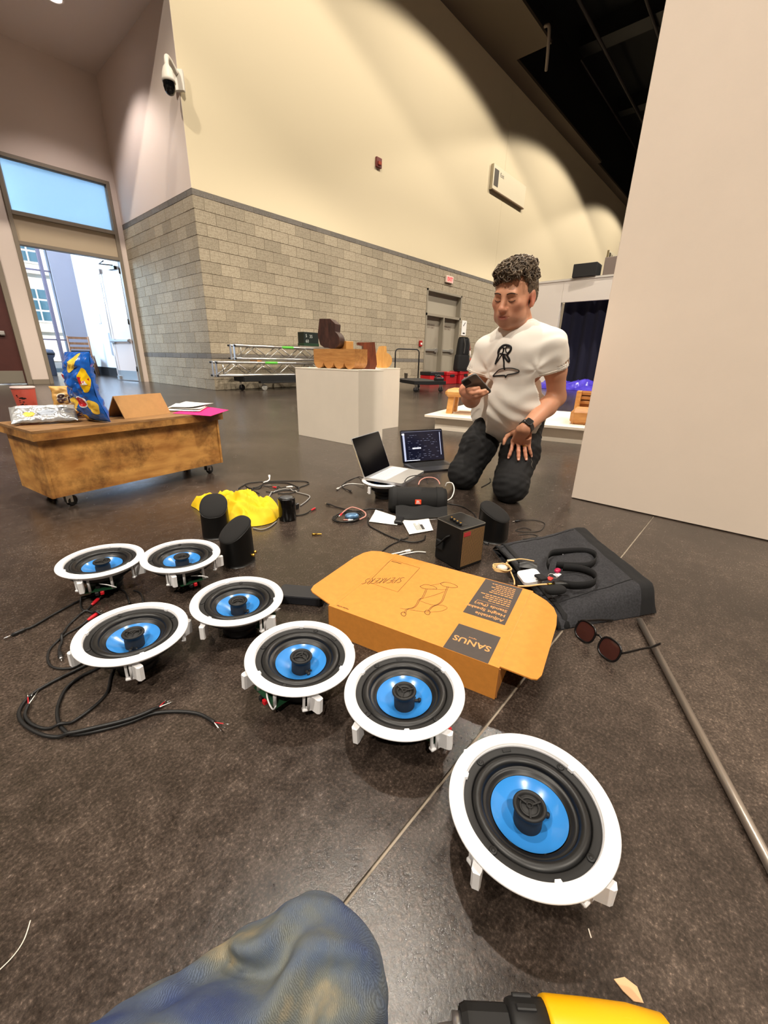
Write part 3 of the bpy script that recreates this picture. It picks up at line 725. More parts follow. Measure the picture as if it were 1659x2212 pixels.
tag(MB().lathe([(0,0),(0.036,0),(0.045,0.12),(0.047,0.12),(0.047,0.13),(0,0.133)],24).build('paper_cup', [mat('cup_grey',(150,140,124),0.6)], mw=T(8.33,6.72,0.2403)), 'small paper cup standing on the black platform cart', 'cup')
tag(MB().box((0,0,0),(0.2,0.13,0.07),bev=0.012).tube(spline([(0.02,0.06,0.06),(0.08,0.06,0.12),(0.16,0.06,0.07)],6),0.012,8).build('black_case', M_blkp, mw=T(7.93,5.53,0.2403) @ Rz(-30)), 'small black case at the near end of the platform cart', 'case')
# ---- red toolboxes, backpack, poles by the exit doors
M_tbr = mat('red_tool_plastic', (176,20,28), 0.45)
def toolbox(x, y, w, d, hh, label, lid=True, z=0, logo=False):
    t = thing('toolbox', label, 'toolbox', (x, y, z), math.radians(-4), group='red toolboxes by the exit doors')
    MB().box((0,0,0.0),(w,d,hh*0.72),bev=0.015).build('body', M_tbr, t)
    MB().box((-0.01,-0.01,hh*0.72),(w+0.01,d+0.01,hh),bev=0.012).build('lid', M_tbr if lid else M_blkp, t)
    MB().box((w*0.3,-0.022,hh*0.6),(w*0.7,-0.0,hh*0.8),bev=0.006).build('latch', M_blkp, t)
    if logo:
        vs, fs = text_mb('Milwaukee', 0.09, shear=0.25); MB().add(vs, fs, T(w*0.55,-0.024,hh*0.42) @ Rx(90)).build('lettering', mat('print_white',(235,232,228),0.6), t)
    return t
toolbox(10.25, 7.35, 0.62, 0.4, 0.36, 'leftmost red toolbox with a dark lid beside the cart', lid=False)
toolbox(10.95, 7.25, 0.52, 0.4, 0.36, 'middle red toolbox with two black latches')
toolbox(11.55, 7.15, 0.62, 0.42, 0.38, 'red toolbox with white lettering in front of the backpack', logo=True)
toolbox(12.25, 6.95, 0.66, 0.45, 0.36, 'rightmost red toolbox next to the kneeling man')
t = thing('backpack', 'black backpack standing on the toolboxes against the exit door', 'bag', (11.72, 7.25, 0.381), math.radians(-8))
def bagf(w, d, h0, h1, taper):
    m = MB()
    def fn(u, v):
        a = 2*pi*v; z = h0+(h1-h0)*u; k = 1-taper*u**2
        e = 0.55; c, s_ = math.cos(a), math.sin(a)
        rr = (1 if 0.02 < u < 0.98 else 0.86)
        return (w/2*k*rr*math.copysign(abs(c)**e, c), d/2*k*rr*math.copysign(abs(s_)**e, s_), z)
    m.grid(fn, 12, 36, closed_v=True); n = len(m.v)
    m.f.append(list(range(35,-1,-1))); m.mi.append(0); m.sm.append(False); m.f.append(list(range(n-36, n))); m.mi.append(0); m.sm.append(False)
    return m
M_nyl = mat('black_nylon', (14,14,15), 0.8, bump=0.15, bump_scale=120, dist=0.003)
bagf(0.56,0.3,0,0.5,0.12).build('pocket', M_nyl, t)
bagf(0.46,0.24,0.3,0.98,0.25).build('main_body', M_nyl, t)
MB().tube(spline([(-0.1,-0.09,0.95),(-0.08,-0.14,0.75),(-0.1,-0.14,0.5)],6),0.03,8,flat=(0.35,1)).tube(spline([(0.12,-0.09,0.95),(0.12,-0.15,0.75),(0.12,-0.14,0.5)],6),0.03,8,flat=(0.35,1)).build('strap', mat('grey_webbing',(70,68,66),0.7), t)
tag(MB().tube([(13.92,8.25,0),(13.88,8.43,1.36)],0.022,10).build('warning_pole', mat('red_pole',(196,70,52),0.5)), 'red pole leaning on the block wall beside the exit doors', 'pole')
t = thing('warning_pole', 'red and white striped pole leaning beside the plain red pole', 'pole', (14.1, 8.2, 0))
for k in range(5): MB().tube([(k*-0.012,k*0.045,k*0.26),((k+1)*-0.012,(k+1)*0.045,(k+1)*0.26)],0.026,10).build('stripe', mat('red_pole',(196,70,52),0.5) if k % 2 == 0 else mat('white_stripe',(230,220,210),0.5), t)
# ---- wall fittings
t = thing('exit_sign', 'small lit exit sign on the block wall above the exit doors', 'sign', (12.26, YM-0.07, 3.02))
MB().box((0,0,0),(0.40,0.06,0.2),bev=0.006).build('housing', mat('sign_housing',(226,206,190),0.5), t)
MB().box((0.03,-0.004,0.02),(0.37,0.0,0.18)).build('face', mat('sign_face',(240,160,150),0.5,emit=(255,150,140),estr=0.5), t)
vs, fs = text_mb('EXIT', 0.14, bold=0.004); MB().add(vs, fs, T(0.2,-0.006,0.1) @ Rx(90)).build('lettering', mat('sign_red',(235,40,50),0.5,emit=(255,30,40),estr=1.0), t)
t = thing('fire_alarm', 'small red pull station on the block wall left of exit doors', 'alarm', (11.06, YM-0.05, 1.08))
MB().box((0,0,0),(0.13,0.048,0.17),bev=0.006).build('body', mat('alarm_red',(160,24,22),0.4), t)
MB().box((0.03,-0.012,0.05),(0.1,0,0.11),bev=0.004).build('handle', mat('print_white',(235,232,228),0.6), t)
t = thing('fire_strobe', 'square red fire strobe high on the cream wall', 'alarm', (8.98, YM-0.055, 5.09))
MB().box((0,0,0),(0.19,0.055,0.2),bev=0.008).build('body', mat('strobe_red',(110,36,26),0.4), t)
MB().box((0.04,-0.03,0.04),(0.15,0,0.12),bev=0.01).build('lens', mat('strobe_lens',(160,70,50),0.2), t)
def exitboard(x, z, w, hh, label):
    t = thing('hanging_sign', label, 'sign', (x, YM-0.10, z), group='pale direction signs on the cream wall')
    MB().box((0,0,0),(w,0.05,hh),bev=0.004).build('panel', mat('sign_cream',(226,214,184),0.6), t)
    MB().box((0.07,-0.004,0.1),(0.36,0.0,hh-0.1)).build('icon_field', mat('sign_dark',(74,66,54),0.6), t)
    MB().box((-0.012,-0.002,-0.03),(w,0.09,0.0)).build('bottom_channel', mat('sign_channel',(120,96,70),0.5), t)
    MB().box((-0.02,-0.002,-0.03),(0.0,0.09,hh)).build('end_cap', mat('sign_cap',(170,158,130),0.5), t)
    MB().box((0.1,0.05,0.1),(0.2,0.09,hh-0.1)).build('wall_bracket', mat('sign_cap',(170,158,130),0.5), t)
    vs, fs = text_mb('Exit', 0.17, align='LEFT'); MB().add(vs, fs, T(0.46,-0.003,hh*0.72) @ Rx(90)).build('lettering', mat('sign_dark',(74,66,54),0.6), t)
exitboard(14.52, 6.06, 2.45, 0.66, 'long pale Exit sign on the cream wall above the man')
exitboard(28.0, 6.0, 2.45, 0.66, 'distant pale sign on the cream wall at the exhibition wall edge')
t = thing('wall_poster', 'small white notice on the block wall right of exit doors', 'sign', (13.48, YM-0.014, 1.53))
MB().box((0,0,0),(0.3,0.012,0.48)).build('sheet', mat('print_white',(235,232,228),0.6), t)
MB().tube([(0.09,-0.003,0.3),(0.2,-0.003,0.42)],0.012,6).box((0.08,-0.003,0.05),(0.22,0,0.09)).build('print', M_blkp, t)
# security dome camera on the corner
t = thing('dome_camera', 'white security camera with black dome on the wall corner', 'camera', (4.17, 8.47, 4.72))
M_cw = mat('camera_white', (228,220,206), 0.45)
MB().box((-0.02,-0.13,0.02),(0.02+0.02,0.09,0.30),T(0.02,0.0,0.02) @ Rz(45),bev=0.008).build('mount', M_cw, t)
MB().tube(spline([(0.03,-0.03,0.26),(-0.1,-0.12,0.34),(-0.18,-0.19,0.32),(-0.2,-0.21,0.2)],8),0.035,12).build('arm', M_cw, t)
MB().lathe([(0.03,0.22),(0.06,0.18),(0.085,0.11),(0.098,0.04),(0.1,0.0),(0.0,0.0)],28,T(-0.2,-0.21,0.0)).build('housing', M_cw, t)
MB().lathe([(0.088,0.0),(0.088,-0.06),(0.075,-0.11),(0.05,-0.145),(0.02,-0.16),(0,-0.162)],28,T(-0.2,-0.21,0.0)).build('dome', mat('black_dome',(10,10,12),0.1), t)
# black and grey boxes on top of the back wall
tag(MB().box((0,0,0),(0.5,0.62,0.33),bev=0.01).build('black_box', mat('matt_black_box',(20,19,20),0.6), loc=(13.25,4.2,2.932), rz=math.radians(3)), 'black box standing on top of the white back wall', 'box')
tag(MB().box((0,0,0),(0.5,1.5,0.42),bev=0.01).build('grey_box', mat('grey_brown_box',(124,110,102),0.7), loc=(13.32,2.55,2.932), rz=math.radians(0)), 'grey-brown case on top of the white back wall beside black box', 'case')
# purple lit tarp
def tarp(u, v):
    x = (u-0.5)*1.0; y = (v-0.5)*1.9
    e = max(0, 1-max(abs(u-0.5)*2, abs(v-0.5)*2)**3)
    z = 0.30*e**0.7*(0.75+0.5*fbm((u*3, v*5, 1.3), 1.0))
    return (x, y, max(0.004, z))
tag(MB().grid(tarp, 36, 60).build('plastic_tarp', mat('blue_violet_plastic',(92,78,214),0.25,rgb2=(52,38,168),noise_scale=5), mw=T(12.4,4.05,0.0) @ Rz(0)), 'crumpled blue-violet plastic sheet on the floor before the curtain', 'tarp')
# ---- low white platform with stool and slatted bench
pf = Vector((3.42, 2.50, 0)); pfr = math.atan2(1.05-2.50, 3.74-3.40)
t = thing('display_platform', 'low white display platform behind the kneeling man', 'platform', pf, pfr)
MB().box((0,0,0.128),(1.9,1.30,0.15),bev=0.001).build('top', M_pl, t)
MB().box((0.09,0.075,0),(1.8,1.2,0.128)).build('base', M_pl, t)
def on_plat(px, py): return G(px, py, 0.15)
# stool
M_ash = wood('ash_wood', (222,166,96), (200,140,72), (3,12,12))
sp = on_plat(966, 893)
t = thing('wooden_stool', 'chunky pale wooden stool on the white platform', 'stool', sp, pfr+0.12)
hs = 0.245
MB().box((-0.03,-0.05,hs-0.075),(0.42,0.30,hs),bev=0.026).build('seat', M_ash, t)
MB().box((-0.032,0.03,hs-0.055),(-0.028,0.10,hs-0.02)).build('end_grain_key', M_walnut, t)
for (x, y) in ((0.0,0.0),(0.0,0.2),(0.32,0.0),(0.32,0.2)):
    MB().add([(x-0.012,y-0.012,0),(x+0.05,y-0.012,0),(x+0.05,y+0.05,0),(x-0.012,y+0.05,0),(x,y,hs-0.07),(x+0.062,y,hs-0.07),(x+0.062,y+0.062,hs-0.07),(x,y+0.062,hs-0.07)],[(3,2,1,0),(4,5,6,7),(0,1,5,4),(1,2,6,5),(2,3,7,6),(3,0,4,7)]).build('leg', M_ash, t)
t = thing('wood_label', 'flat pale wood plaque under the stool', 'plaque', sp, pfr+0.12)
MB().box((0.075,-0.03,0.0003),(0.295,0.27,0.006)).build('sheet', mat('plaque_tan',(190,166,136),0.7), t)
bp_ = on_plat(1228, 916)
t = thing('slatted_bench', 'orange wooden bench with slatted back beside the white exhibition wall', 'bench', bp_, pfr)
MB().box((0,0,0),(0.5,0.30,0.135),bev=0.03).build('seat_block', M_oak, t)
MB().box((0.0,0.30,0),(0.04,0.46,0.27)).build('side_panel', M_ash, t)
for k in range(3): MB().box((0.04,0.40,0.15+k*0.042),(0.5,0.44,0.178+k*0.042),bev=0.002).build('slat', M_oak, t)
MB().box((0.04,0.44,0.0),(0.5,0.46,0.27)).build('back_panel', M_oak, t)
# ---- wooden crate on casters
M_ply = bpy.data.materials.new('worn_plywood'); M_ply.use_nodes = True
_N = M_ply.node_tree.nodes; _L = M_ply.node_tree.links; _b = _N['Principled BSDF']
_tc = _N.new('ShaderNodeTexCoord'); _mp = _N.new('ShaderNodeMapping'); _mp.inputs['Scale'].default_value = (3,3,10); _L.new(_tc.outputs['Object'], _mp.inputs[0])
_n1 = _N.new('ShaderNodeTexNoise'); _n1.inputs['Scale'].default_value = 2.2; _n1.inputs['Detail'].default_value = 9; _L.new(_mp.outputs[0], _n1.inputs['Vector'])
_n2 = _N.new('ShaderNodeTexNoise'); _n2.inputs['Scale'].default_value = 3.4; _n2.inputs['Detail'].default_value = 7; _n2.inputs['Roughness'].default_value = 0.7; _L.new(_tc.outputs['Object'], _n2.inputs['Vector'])
_r1 = _N.new('ShaderNodeValToRGB'); _r1.color_ramp.elements[0].position = 0.32; _r1.color_ramp.elements[1].position = 0.68
_r1.color_ramp.elements[0].color = (*lin((158,104,48)),1); _r1.color_ramp.elements[1].color = (*lin((212,158,86)),1); _L.new(_n1.outputs['Fac'], _r1.inputs[0])
_r2 = _N.new('ShaderNodeValToRGB'); _r2.color_ramp.elements[0].position = 0.38; _r2.color_ramp.elements[1].position = 0.54
_r2.color_ramp.elements[0].color = (0.24,0.19,0.15,1); _r2.color_ramp.elements[1].color = (1,1,1,1); _L.new(_n2.outputs['Fac'], _r2.inputs[0])
_mx = _N.new('ShaderNodeVectorMath'); _mx.operation = 'MULTIPLY'; _L.new(_r1.outputs[0], _mx.inputs[0]); _L.new(_r2.outputs[0], _mx.inputs[1]); _L.new(_mx.outputs[0], _b.inputs['Base Color'])
_b.inputs['Roughness'].default_value = 0.5
CR = T(0.313, 2.195, 0) @ Rz(8.7)
t = thing('wooden_crate', 'worn plywood crate on casters used as a table', 'crate', mw=CR)
Lc, Wc, ZL = 0.84, 0.335, 0.36
M_plyt = wood('plywood_top', (158,120,78), (122,88,54), (3,10,10), 4)
MB().box((0,0,0.062),(Lc,0.014,0.322)).build('side_panel', M_ply, t); MB().box((0,Wc-0.014,0.062),(Lc,Wc,0.322)).build('side_panel', M_ply, t)
MB().box((-0.012,-0.004,0.062),(0.0,Wc+0.004,0.322)).build('end_panel', M_ply, t); MB().box((Lc,-0.004,0.062),(Lc+0.012,Wc+0.004,0.322)).build('end_panel', M_ply, t)
MB().box((0.0,0.014,0.062),(Lc,Wc-0.014,0.08)).build('bottom', M_plyt, t)
MB().box((-0.03,-0.028,0.349),(Lc+0.03,Wc+0.028,ZL)).build('lid', M_plyt, t)
MB().box((-0.03,-0.028,0.318),(Lc+0.03,-0.008,0.3485)).build('lid_rail', M_ply, t); MB().box((-0.03,Wc+0.008,0.318),(Lc+0.03,Wc+0.028,0.3485)).build('lid_rail', M_ply, t)
MB().box((-0.03,-0.008,0.318),(-0.0125,Wc+0.008,0.3485)).build('lid_rail', M_ply, t); MB().box((Lc+0.0125,-0.008,0.318),(Lc+0.03,Wc+0.008,0.3485)).build('lid_rail', M_ply, t)
for (x, y) in ((0.06,0.05),(0.06,Wc-0.05),(Lc-0.06,0.05),(Lc-0.06,Wc-0.05)):
    MB().cyl(0.024, -0.011, 0.011, 20, T(x+0.012, y, 0.024) @ Rz(25) @ Rx(90), bev=0.003).build('wheel', M_blkp, t)
    MB().box((x-0.025,y-0.025,0.056),(x+0.025,y+0.025,0.062)).box((x-0.012,y-0.016,0.02),(x+0.014,y-0.0125,0.056)).box((x-0.012,y+0.0125,0.02),(x+0.014,y+0.016,0.056)).build('caster_fork', M_chr, t)
# things on the crate (all on z = ZL)
def on_crate(px, py): return G(px, py, ZL)
c = on_crate(58, 906)
t = thing('tumbler', 'salmon-red frosted tumbler with black print on the crate', 'cup', (c.x+0.018, c.y+0.012, ZL+0.0005))
cp_ = [(0,0),(0.034,0),(0.036,0.003),(0.048,0.150),(0.0495,0.155),(0.047,0.155),(0.035,0.012),(0,0.012)]
MB().lathe([(r*0.93,z*0.93) for r,z in cp_], 40).build('body', mat('salmon_plastic',(214,98,84),0.35), t)
MB().lathe([(0.0437,0.1395),(0.0465,0.1395),(0.047,0.147),(0.0437,0.149),(0.0,0.149)], 40).build('lid', mat('clear_lid',(214,190,186),0.2), t)
pr = MB(); rnd = random.Random(3)
for k in range(26):
    a = rnd.uniform(-2.75,-2.0)+0.2; z = 0.05+rnd.uniform(0,0.055)+0.03*(-2.2-a); r = 0.93*(0.036+0.012*(z/0.93-0.003)/0.147)+0.0005
    w = rnd.uniform(0.004,0.012); hh = rnd.uniform(0.0015,0.006); da = w/r
    pr.add([(r*math.cos(a),r*math.sin(a),z),(r*math.cos(a+da),r*math.sin(a+da),z),((r+0.0004)*math.cos(a+da),(r+0.0004)*math.sin(a+da),z+hh),((r+0.0004)*math.cos(a),(r+0.0004)*math.sin(a),z+hh)],[(0,1,2,3)])
o = pr.build('print', M_blkp, t); o['kind'] = 'stuff'
# ------------------------------------------------------------------ cardboard box
M_card = mat('kraft_cardboard', (206,134,52), 0.75, noise_amt=0.06, noise_scale=60, bump=0.05, bump_scale=300, dist=0.001)
M_cardin = mat('kraft_edge', (150,96,44), 0.85)
M_ink = mat('charcoal_ink', (66,58,54), 0.7, noise_amt=0.05, noise_scale=50); M_pen = mat('black_pen', (50,34,22), 0.7)
bo_ = Vector((0.568, 0.679, 0)); br_ = math.radians(-78)
BX = T(*bo_) @ Rz(-78)
BXi = BX.inverted()
LB, DB, HB = 0.428, 0.345, 0.0815
t = thing('cardboard_box', 'flat brown cardboard box with dark printed panels and open end flaps', 'box', mw=BX)
c = 0.003
MB().box((0,0,0),(LB,DB,c)).build('bottom', M_card, t)
MB().box((0,0,c),(LB,c,HB-c)).build('side_panel', M_card, t); MB().box((0,DB-c,c),(LB,DB,HB-c)).build('side_panel', M_card, t)
MB().box((0,c,c),(c,DB-c,HB-c)).build('end_panel', M_card, t); MB().box((LB-c,c,c),(LB,DB-c,HB-c)).build('end_panel', M_card, t)
MB().box((0,0,HB-c),(LB,DB,HB)).build('lid', M_card, t)
MB().box((LB-0.002,0.001,0.004),(LB+0.003,0.004,HB-0.004)).box((-0.003,0.001,0.004),(0.002,0.004,HB-0.004)).build('corner_edge', M_cardin, t)
def flap(x0, sgn, ang, w, pts):
    MB().prism(pts if sgn > 0 else pts[::-1], -c/2, c/2, T(x0, 0, HB-c/2) @ Ry(ang)).build('flap', M_card, t)
# right flap (beyond x = LB) and left flap (x < 0), both lifted slightly
def rc(pts):  # round polygon corners by chaikin
    for _ in range(3):
        q = []
        for i in range(len(pts)):
            a, b = pts[i], pts[(i+1) % len(pts)]
            q += [(0.8*a[0]+0.2*b[0], 0.8*a[1]+0.2*b[1]), (0.2*a[0]+0.8*b[0], 0.2*a[1]+0.8*b[1])]
        pts = q
    return pts
fr_ = [(0,0.004),(0.0,DB-0.004)]
def flap_pts(w):
    P = [(0,0.006),(w*0.85,0.010),(w,0.03),(w,0.24),(w*0.72,0.30),(0,DB-0.006)]
    out = [P[0]]+spline([(*P[1],0),(w*0.97,0.016,0),(*P[2],0)],4)[0:0]
    out = [P[0],(w*0.8,0.008),(w*0.93,0.013),(w,0.03),(w,0.22),(w*0.93,0.265),(w*0.78,0.295),(w*0.5,0.318),(0,DB-0.006)]
    return out
MB().prism(flap_pts(0.078), -c/2, c/2, T(LB,0,HB-c/2) @ Ry(3)).build('flap', M_card, t)
MB().prism([(-x,y) for x,y in flap_pts(0.074)][::-1], -c/2, c/2, T(0,0,HB-c/2) @ Ry(16)).build('flap', M_card, t)
MB().prism([(0,0.06),(0.05,0.07),(0.062,0.10),(0.068,0.26),(0.05,0.322),(0,0.337)], -c/2, c/2, T(LB,0,HB-0.008) @ Ry(6)).build('inner_flap', M_card, t)
MB().tube([(LB-0.004,0.004,HB+0.0002),(LB-0.004,DB-0.004,HB+0.0002)],0.0008,5).tube([(0.012,0.004,HB+0.0002),(0.012,DB-0.004,HB+0.0002)],0.0006,5).build('crease', mat('crease_light',(224,160,84),0.8), t)
zt = HB+0.0003
MB().box((0.306,0.0008,HB),(0.405,0.100,zt)).build('printed_panel', M_ink, t, label='dark panel printed SANUS')
MB().box((0.298,0.150,HB),(0.401,0.342,zt)).build('printed_panel', M_ink, t, label='dark panel with product text')
M_kr = mat('kraft_print', (206,146,84), 0.75)
R180 = Rz(180)
def boxtext(s, size, x, y, m, align='CENTER', bold=0.0, spacing=1.0, sx=1.0):
    vs, fs = text_mb(s, size, 0.0001, bold, align, spacing=spacing)
    MB().add(vs, fs, T(x, y, zt+0.0001) @ R180 @ Sc(sx,1,1)).build('lettering', m, t)
boxtext('SANUS', 0.026, 0.355, 0.047, M_kr, bold=0.0004, spacing=1.02, sx=1.05)
boxtext('legrand', 0.006, 0.352, 0.063, M_kr)
boxtext('Adjustable', 0.0165, 0.394, 0.165, M_kr, 'LEFT', 0.0002)
boxtext('Height Speaker', 0.0165, 0.393, 0.187, M_kr, 'LEFT', 0.0002)
boxtext('Stands (Pair)', 0.0165, 0.392, 0.209, M_kr, 'LEFT', 0.0002)
ln = MB().box((0.31,0.2225,zt),(0.392,0.2233,zt+0.0001))
rnd = random.Random(5)
for k in range(10):
    y = 0.232+k*0.0095+(0.006 if k > 3 else 0); x1 = 0.391-k*0.0006
    x = x1
    while x > 0.318+rnd.uniform(0,0.02):
        w = rnd.uniform(0.004,0.011); ln.box((x-w,y,zt),(x,y+0.0036,zt+0.0001)); x -= w+0.002
o = ln.build('small_print', M_kr, t); o['kind'] = 'stuff'
boxtext('Model HTBS', 0.007, 0.035, 0.012, M_pen)
def on_box(px, py): v = BXi @ G(px, py, HB); return (v.x, v.y, zt+0.0002)
def stroke(pts, r=0.0006, n=4, sm=4):
    P = [on_box(*p) for p in pts]
    if sm: P = spline(P, sm)
    return MB().tube(P, r, n, flat=(0.4,1)).build('drawn_line', M_pen, t)
stroke([(845,1209),(907,1227),(859,1279),(795.6,1258),(845,1209)], 0.0005, sm=0)
stroke([(846,1212.5),(867,1218)], 0.0012, sm=0)
# handwriting, upside down to the camera: letters run right to left
HW = {'S':[[(0.9,0.9),(0.4,1.0),(0.1,0.75),(0.5,0.5),(0.9,0.25),(0.6,0.0),(0.1,0.1)]],'P':[[(0.15,0),(0.2,1)],[(0.2,1),(0.8,0.95),(0.85,0.6),(0.2,0.5)]],
      'E':[[(0.85,1),(0.15,0.95),(0.1,0.5),(0.1,0.0),(0.8,0.02)],[(0.1,0.5),(0.65,0.52)]],'A':[[(0.0,0),(0.5,1),(0.95,0)],[(0.2,0.38),(0.8,0.4)]],
      'K':[[(0.15,0),(0.15,1)],[(0.85,1),(0.2,0.5),(0.85,0)]],'R':[[(0.15,0),(0.15,1),(0.75,0.9),(0.7,0.55),(0.2,0.5),(0.85,0)]]}
A_ = Vector(on_box(870,1253)); B_ = Vector(on_box(784,1256)); dirx = (B_-A_)/8; 
for i, ch in enumerate('SPEAKERS'):
    for st in HW[ch]:
        P = [A_+dirx*(i+0.85*u)+Vector((0,-0.034*v+0.017,0)) for u, v in st]
        MB().tube(spline(P,3), 0.0007, 4, flat=(0.4,1)).build('handwriting', M_pen, t)
# line drawing of the stands
for (a, ofs) in ((0,(0,0)), (1,(0,0))):
    if a == 0:
        stroke([(907,1267),(918,1263),(935,1266),(944,1272),(930,1273),(914,1271),(907,1267)])
        for d in (0, 3): stroke([(920+d,1272),(912+d,1290),(904+d,1296),(899+d,1306),(891+d,1313),(878+d,1316),(873+d,1325)], 0.0005)
        stroke([(866,1325),(871,1322),(877,1326),(874,1331),(868,1329),(866,1325)])
    else:
        stroke([(951,1261),(960,1257.5),(977,1261),(989,1268),(975,1269.5),(958,1266),(951,1261)])
        for d in (0, 3): stroke([(966+d,1267),(962+d,1277),(958+d,1287),(953+d,1299),(944+d,1306),(932+d,1311),(924+d,1320)], 0.0005)
        stroke([(917,1322),(922,1318),(929,1322),(926,1328),(919,1326),(917,1322)])
stroke([(929,1265),(945,1262),(960,1258)],0.0004); stroke([(934,1272),(950,1274),(966,1274)],0.0004); stroke([(905,1295),(935,1287),(960,1278)],0.0004)
stroke([(905,1297),(930,1306),(956,1308),(966,1314),(950,1321),(920,1322),(890,1318),(864,1314)],0.0004)
# ------------------------------------------------------------------ cables
M_cab = mat('black_cable', (18,18,19), 0.5); M_cabw = mat('white_cable', (232,230,226), 0.5); M_cabg = mat('grey_cable', (140,138,136), 0.5)
M_tan = mat('tan_braid', (214,176,120), 0.7, bump=0.3, bump_scale=900, dist=0.001); M_pink = mat('pink_braid', (200,140,128), 0.7)
M_gold = mat('gold_metal', (226,180,80), 0.25, 1.0); M_silver = mat('bright_steel', (215,215,215), 0.25, 1.0)
M_redp = mat('red_plug', (206,30,42), 0.4); M_whp = mat('white_plug', (232,226,222), 0.4)
def cpath(pts, r, n=6, lift=0.0006):
    P = []
    for k, p in enumerate(pts):
        z = p[2] if len(p) > 2 else r+lift
        P.append(G(p[0], p[1], z))
    return spline(P, n)
LAID = []      # points of cables already on the floor: later ones drape over them
def drape(path, r):
    P = [p.copy() for p in path]; n = len(P); need = [p.z for p in P]
    for i, p in enumerate(P):
        for (x, y, z, r2) in LAID:
            s_ = r+r2+0.0006; d2 = (p.x-x)**2+(p.y-y)**2
            if d2 < s_*s_: need[i] = max(need[i], z+math.sqrt(s_*s_-d2)+0.0004)
    for _ in range(3):
        need = [max(need[i], 0.5*(need[max(0,i-1)]+need[min(n-1,i+1)])) for i in range(n)]
    for i in range(n): P[i].z = need[i]
    return P
def dense(path, step=0.0015):
    out = [path[0]]
    for a, b in zip(path[:-1], path[1:]):
        k = max(1, int((b-a).length/step))
        out += [a.lerp(b, j/k) for j in range(1, k+1)]
    return out
CABZ = [0]
def cable(pts, r, m, label, cat='cable', ends=(), group='cables on the concrete floor', name='cable', n=6, stack=True):
    """ends: list of (which 0/-1, kind)"""
    if stack: CABZ[0] = (CABZ[0]+1) % 5
    lift = 0.0006+(0.0012*CABZ[0] if stack else 0)
    path = cpath(pts, r, n, 0.0006)
    if stack:
        if ends:
            for w, kind in ends:
                for k in range(3): path[k if w == 0 else -1-k].z = max(path[k if w == 0 else -1-k].z, 0.0056)
        path = drape(dense(path, 0.003), r)
        LAID.extend((p.x, p.y, p.z, r) for p in path)
        for w, kind in ends:
            if not kind.startswith('bare'):
                p = path[0] if w == 0 else path[-1]; q = path[2] if w == 0 else path[-3]; d0 = (p-q).normalized()
                LAID.extend((p.x+d0.x*k*0.004, p.y+d0.y*k*0.004, 0.0056, 0.005) for k in range(11))
    t = thing(name, label, cat, (path[0].x, path[0].y, 0), group=group)
    O = Vector((path[0].x, path[0].y, 0))
    MB().tube([p-O for p in path], r, 8).build('cord', m, t)
    for w, kind in ends:
        p = path[0]-O if w == 0 else path[-1]-O; q = path[2]-O if w == 0 else path[-3]-O
        d = (p-q).normalized(); F_ = frame(p, d.orthogonal() if False else Vector((-d.y,d.x,0)), d)
        if kind.startswith('rca'):
            mm = M_redp if 'red' in kind else (M_whp if 'white' in kind else M_blkp)
            MB().lathe([(0,-0.004),(r*1.1,-0.004),(r*1.5,0.004),(0.0046,0.010),(0.0048,0.026),(0.004,0.028),(0,0.028)],14,F_).build('plug_body', mm, t)
            MB().lathe([(0,0.026),(0.0038,0.026),(0.0038,0.034),(0,0.034)],14,F_).lathe([(0,0.034),(0.0014,0.034),(0.0014,0.042),(0,0.043)],10,F_).build('plug_tip', M_silver, t)
        elif kind == 'jack':
            MB().lathe([(0,-0.003),(r*1.2,-0.003),(0.0042,0.003),(0.0042,0.024),(0,0.024)],12,F_).build('plug_body', M_blkp, t)
            MB().lathe([(0,0.023),(0.0018,0.023),(0.0018,0.038),(0.001,0.040),(0,0.041)],10,F_).build('plug_tip', M_silver, t)
        elif kind == 'usbw' or kind == 'usbk':
            MB().box((-0.0055,-0.0032,0),(0.0055,0.0032,0.022),F_,bev=0.0012).build('plug_body', M_whp if kind == 'usbw' else M_blkp, t)
            MB().box((-0.0042,-0.0016,0.022),(0.0042,0.0016,0.030),F_).build('plug_tip', M_silver, t)
        elif kind == 'bare':
            for a, mm in ((18,M_redp),(-14,M_cabw),(2,M_cab)):
                MB().tube([p, p+(Matrix.Rotation(math.radians(a),3,'Z') @ d)*0.020+Vector((0,0,0.003))], 0.0010, 6).build('bare_wire', mm, t)
                MB().tube([p+(Matrix.Rotation(math.radians(a),3,'Z') @ d)*0.020+Vector((0,0,0.003)), p+(Matrix.Rotation(math.radians(a),3,'Z') @ d)*0.032+Vector((0,0,0.005))], 0.0007, 6).build('copper_strand', M_silver, t)
    return t
cable([(463,1562),(432,1543),(386,1537),(332,1541),(285,1558.6),(231.5,1574),(173.6,1585.6),(146.6,1583.7),(127,1560.5),(125,1526),(143,1487),(173.6,1462),(208,1445),(240,1425)], 0.0034, M_cab, 'thick black cable whose stripped end reaches farthest right, bottom left', ends=[(0,'bare')])
cable([(343,1529.7),(324,1543),(278,1560.5),(216,1576),(154,1589.5),(100,1589.5),(58,1570),(41.7,1549),(44,1529.7),(65.6,1502.7),(108,1475.6),(170,1444.8),(200,1430)], 0.0034, M_cab, 'thick black cable forming the outermost left loop, stripped at one end', ends=[(0,'bare')])
cable([(62,1524),(54,1545),(69,1564),(100,1574),(139,1568),(170,1551),(208,1522),(231.5,1495),(239,1464),(250,1430)], 0.0030, M_cab, 'black cable crossing inside the big left loops with frayed tip', ends=[(0,'bare')])
cable([(52,1362),(73,1352),(116,1327),(170,1298),(208,1283),(235,1272)], 0.0030, M_cab, 'black cable running straight left from the farthest speaker, plug at its end', ends=[(0,'jack')])
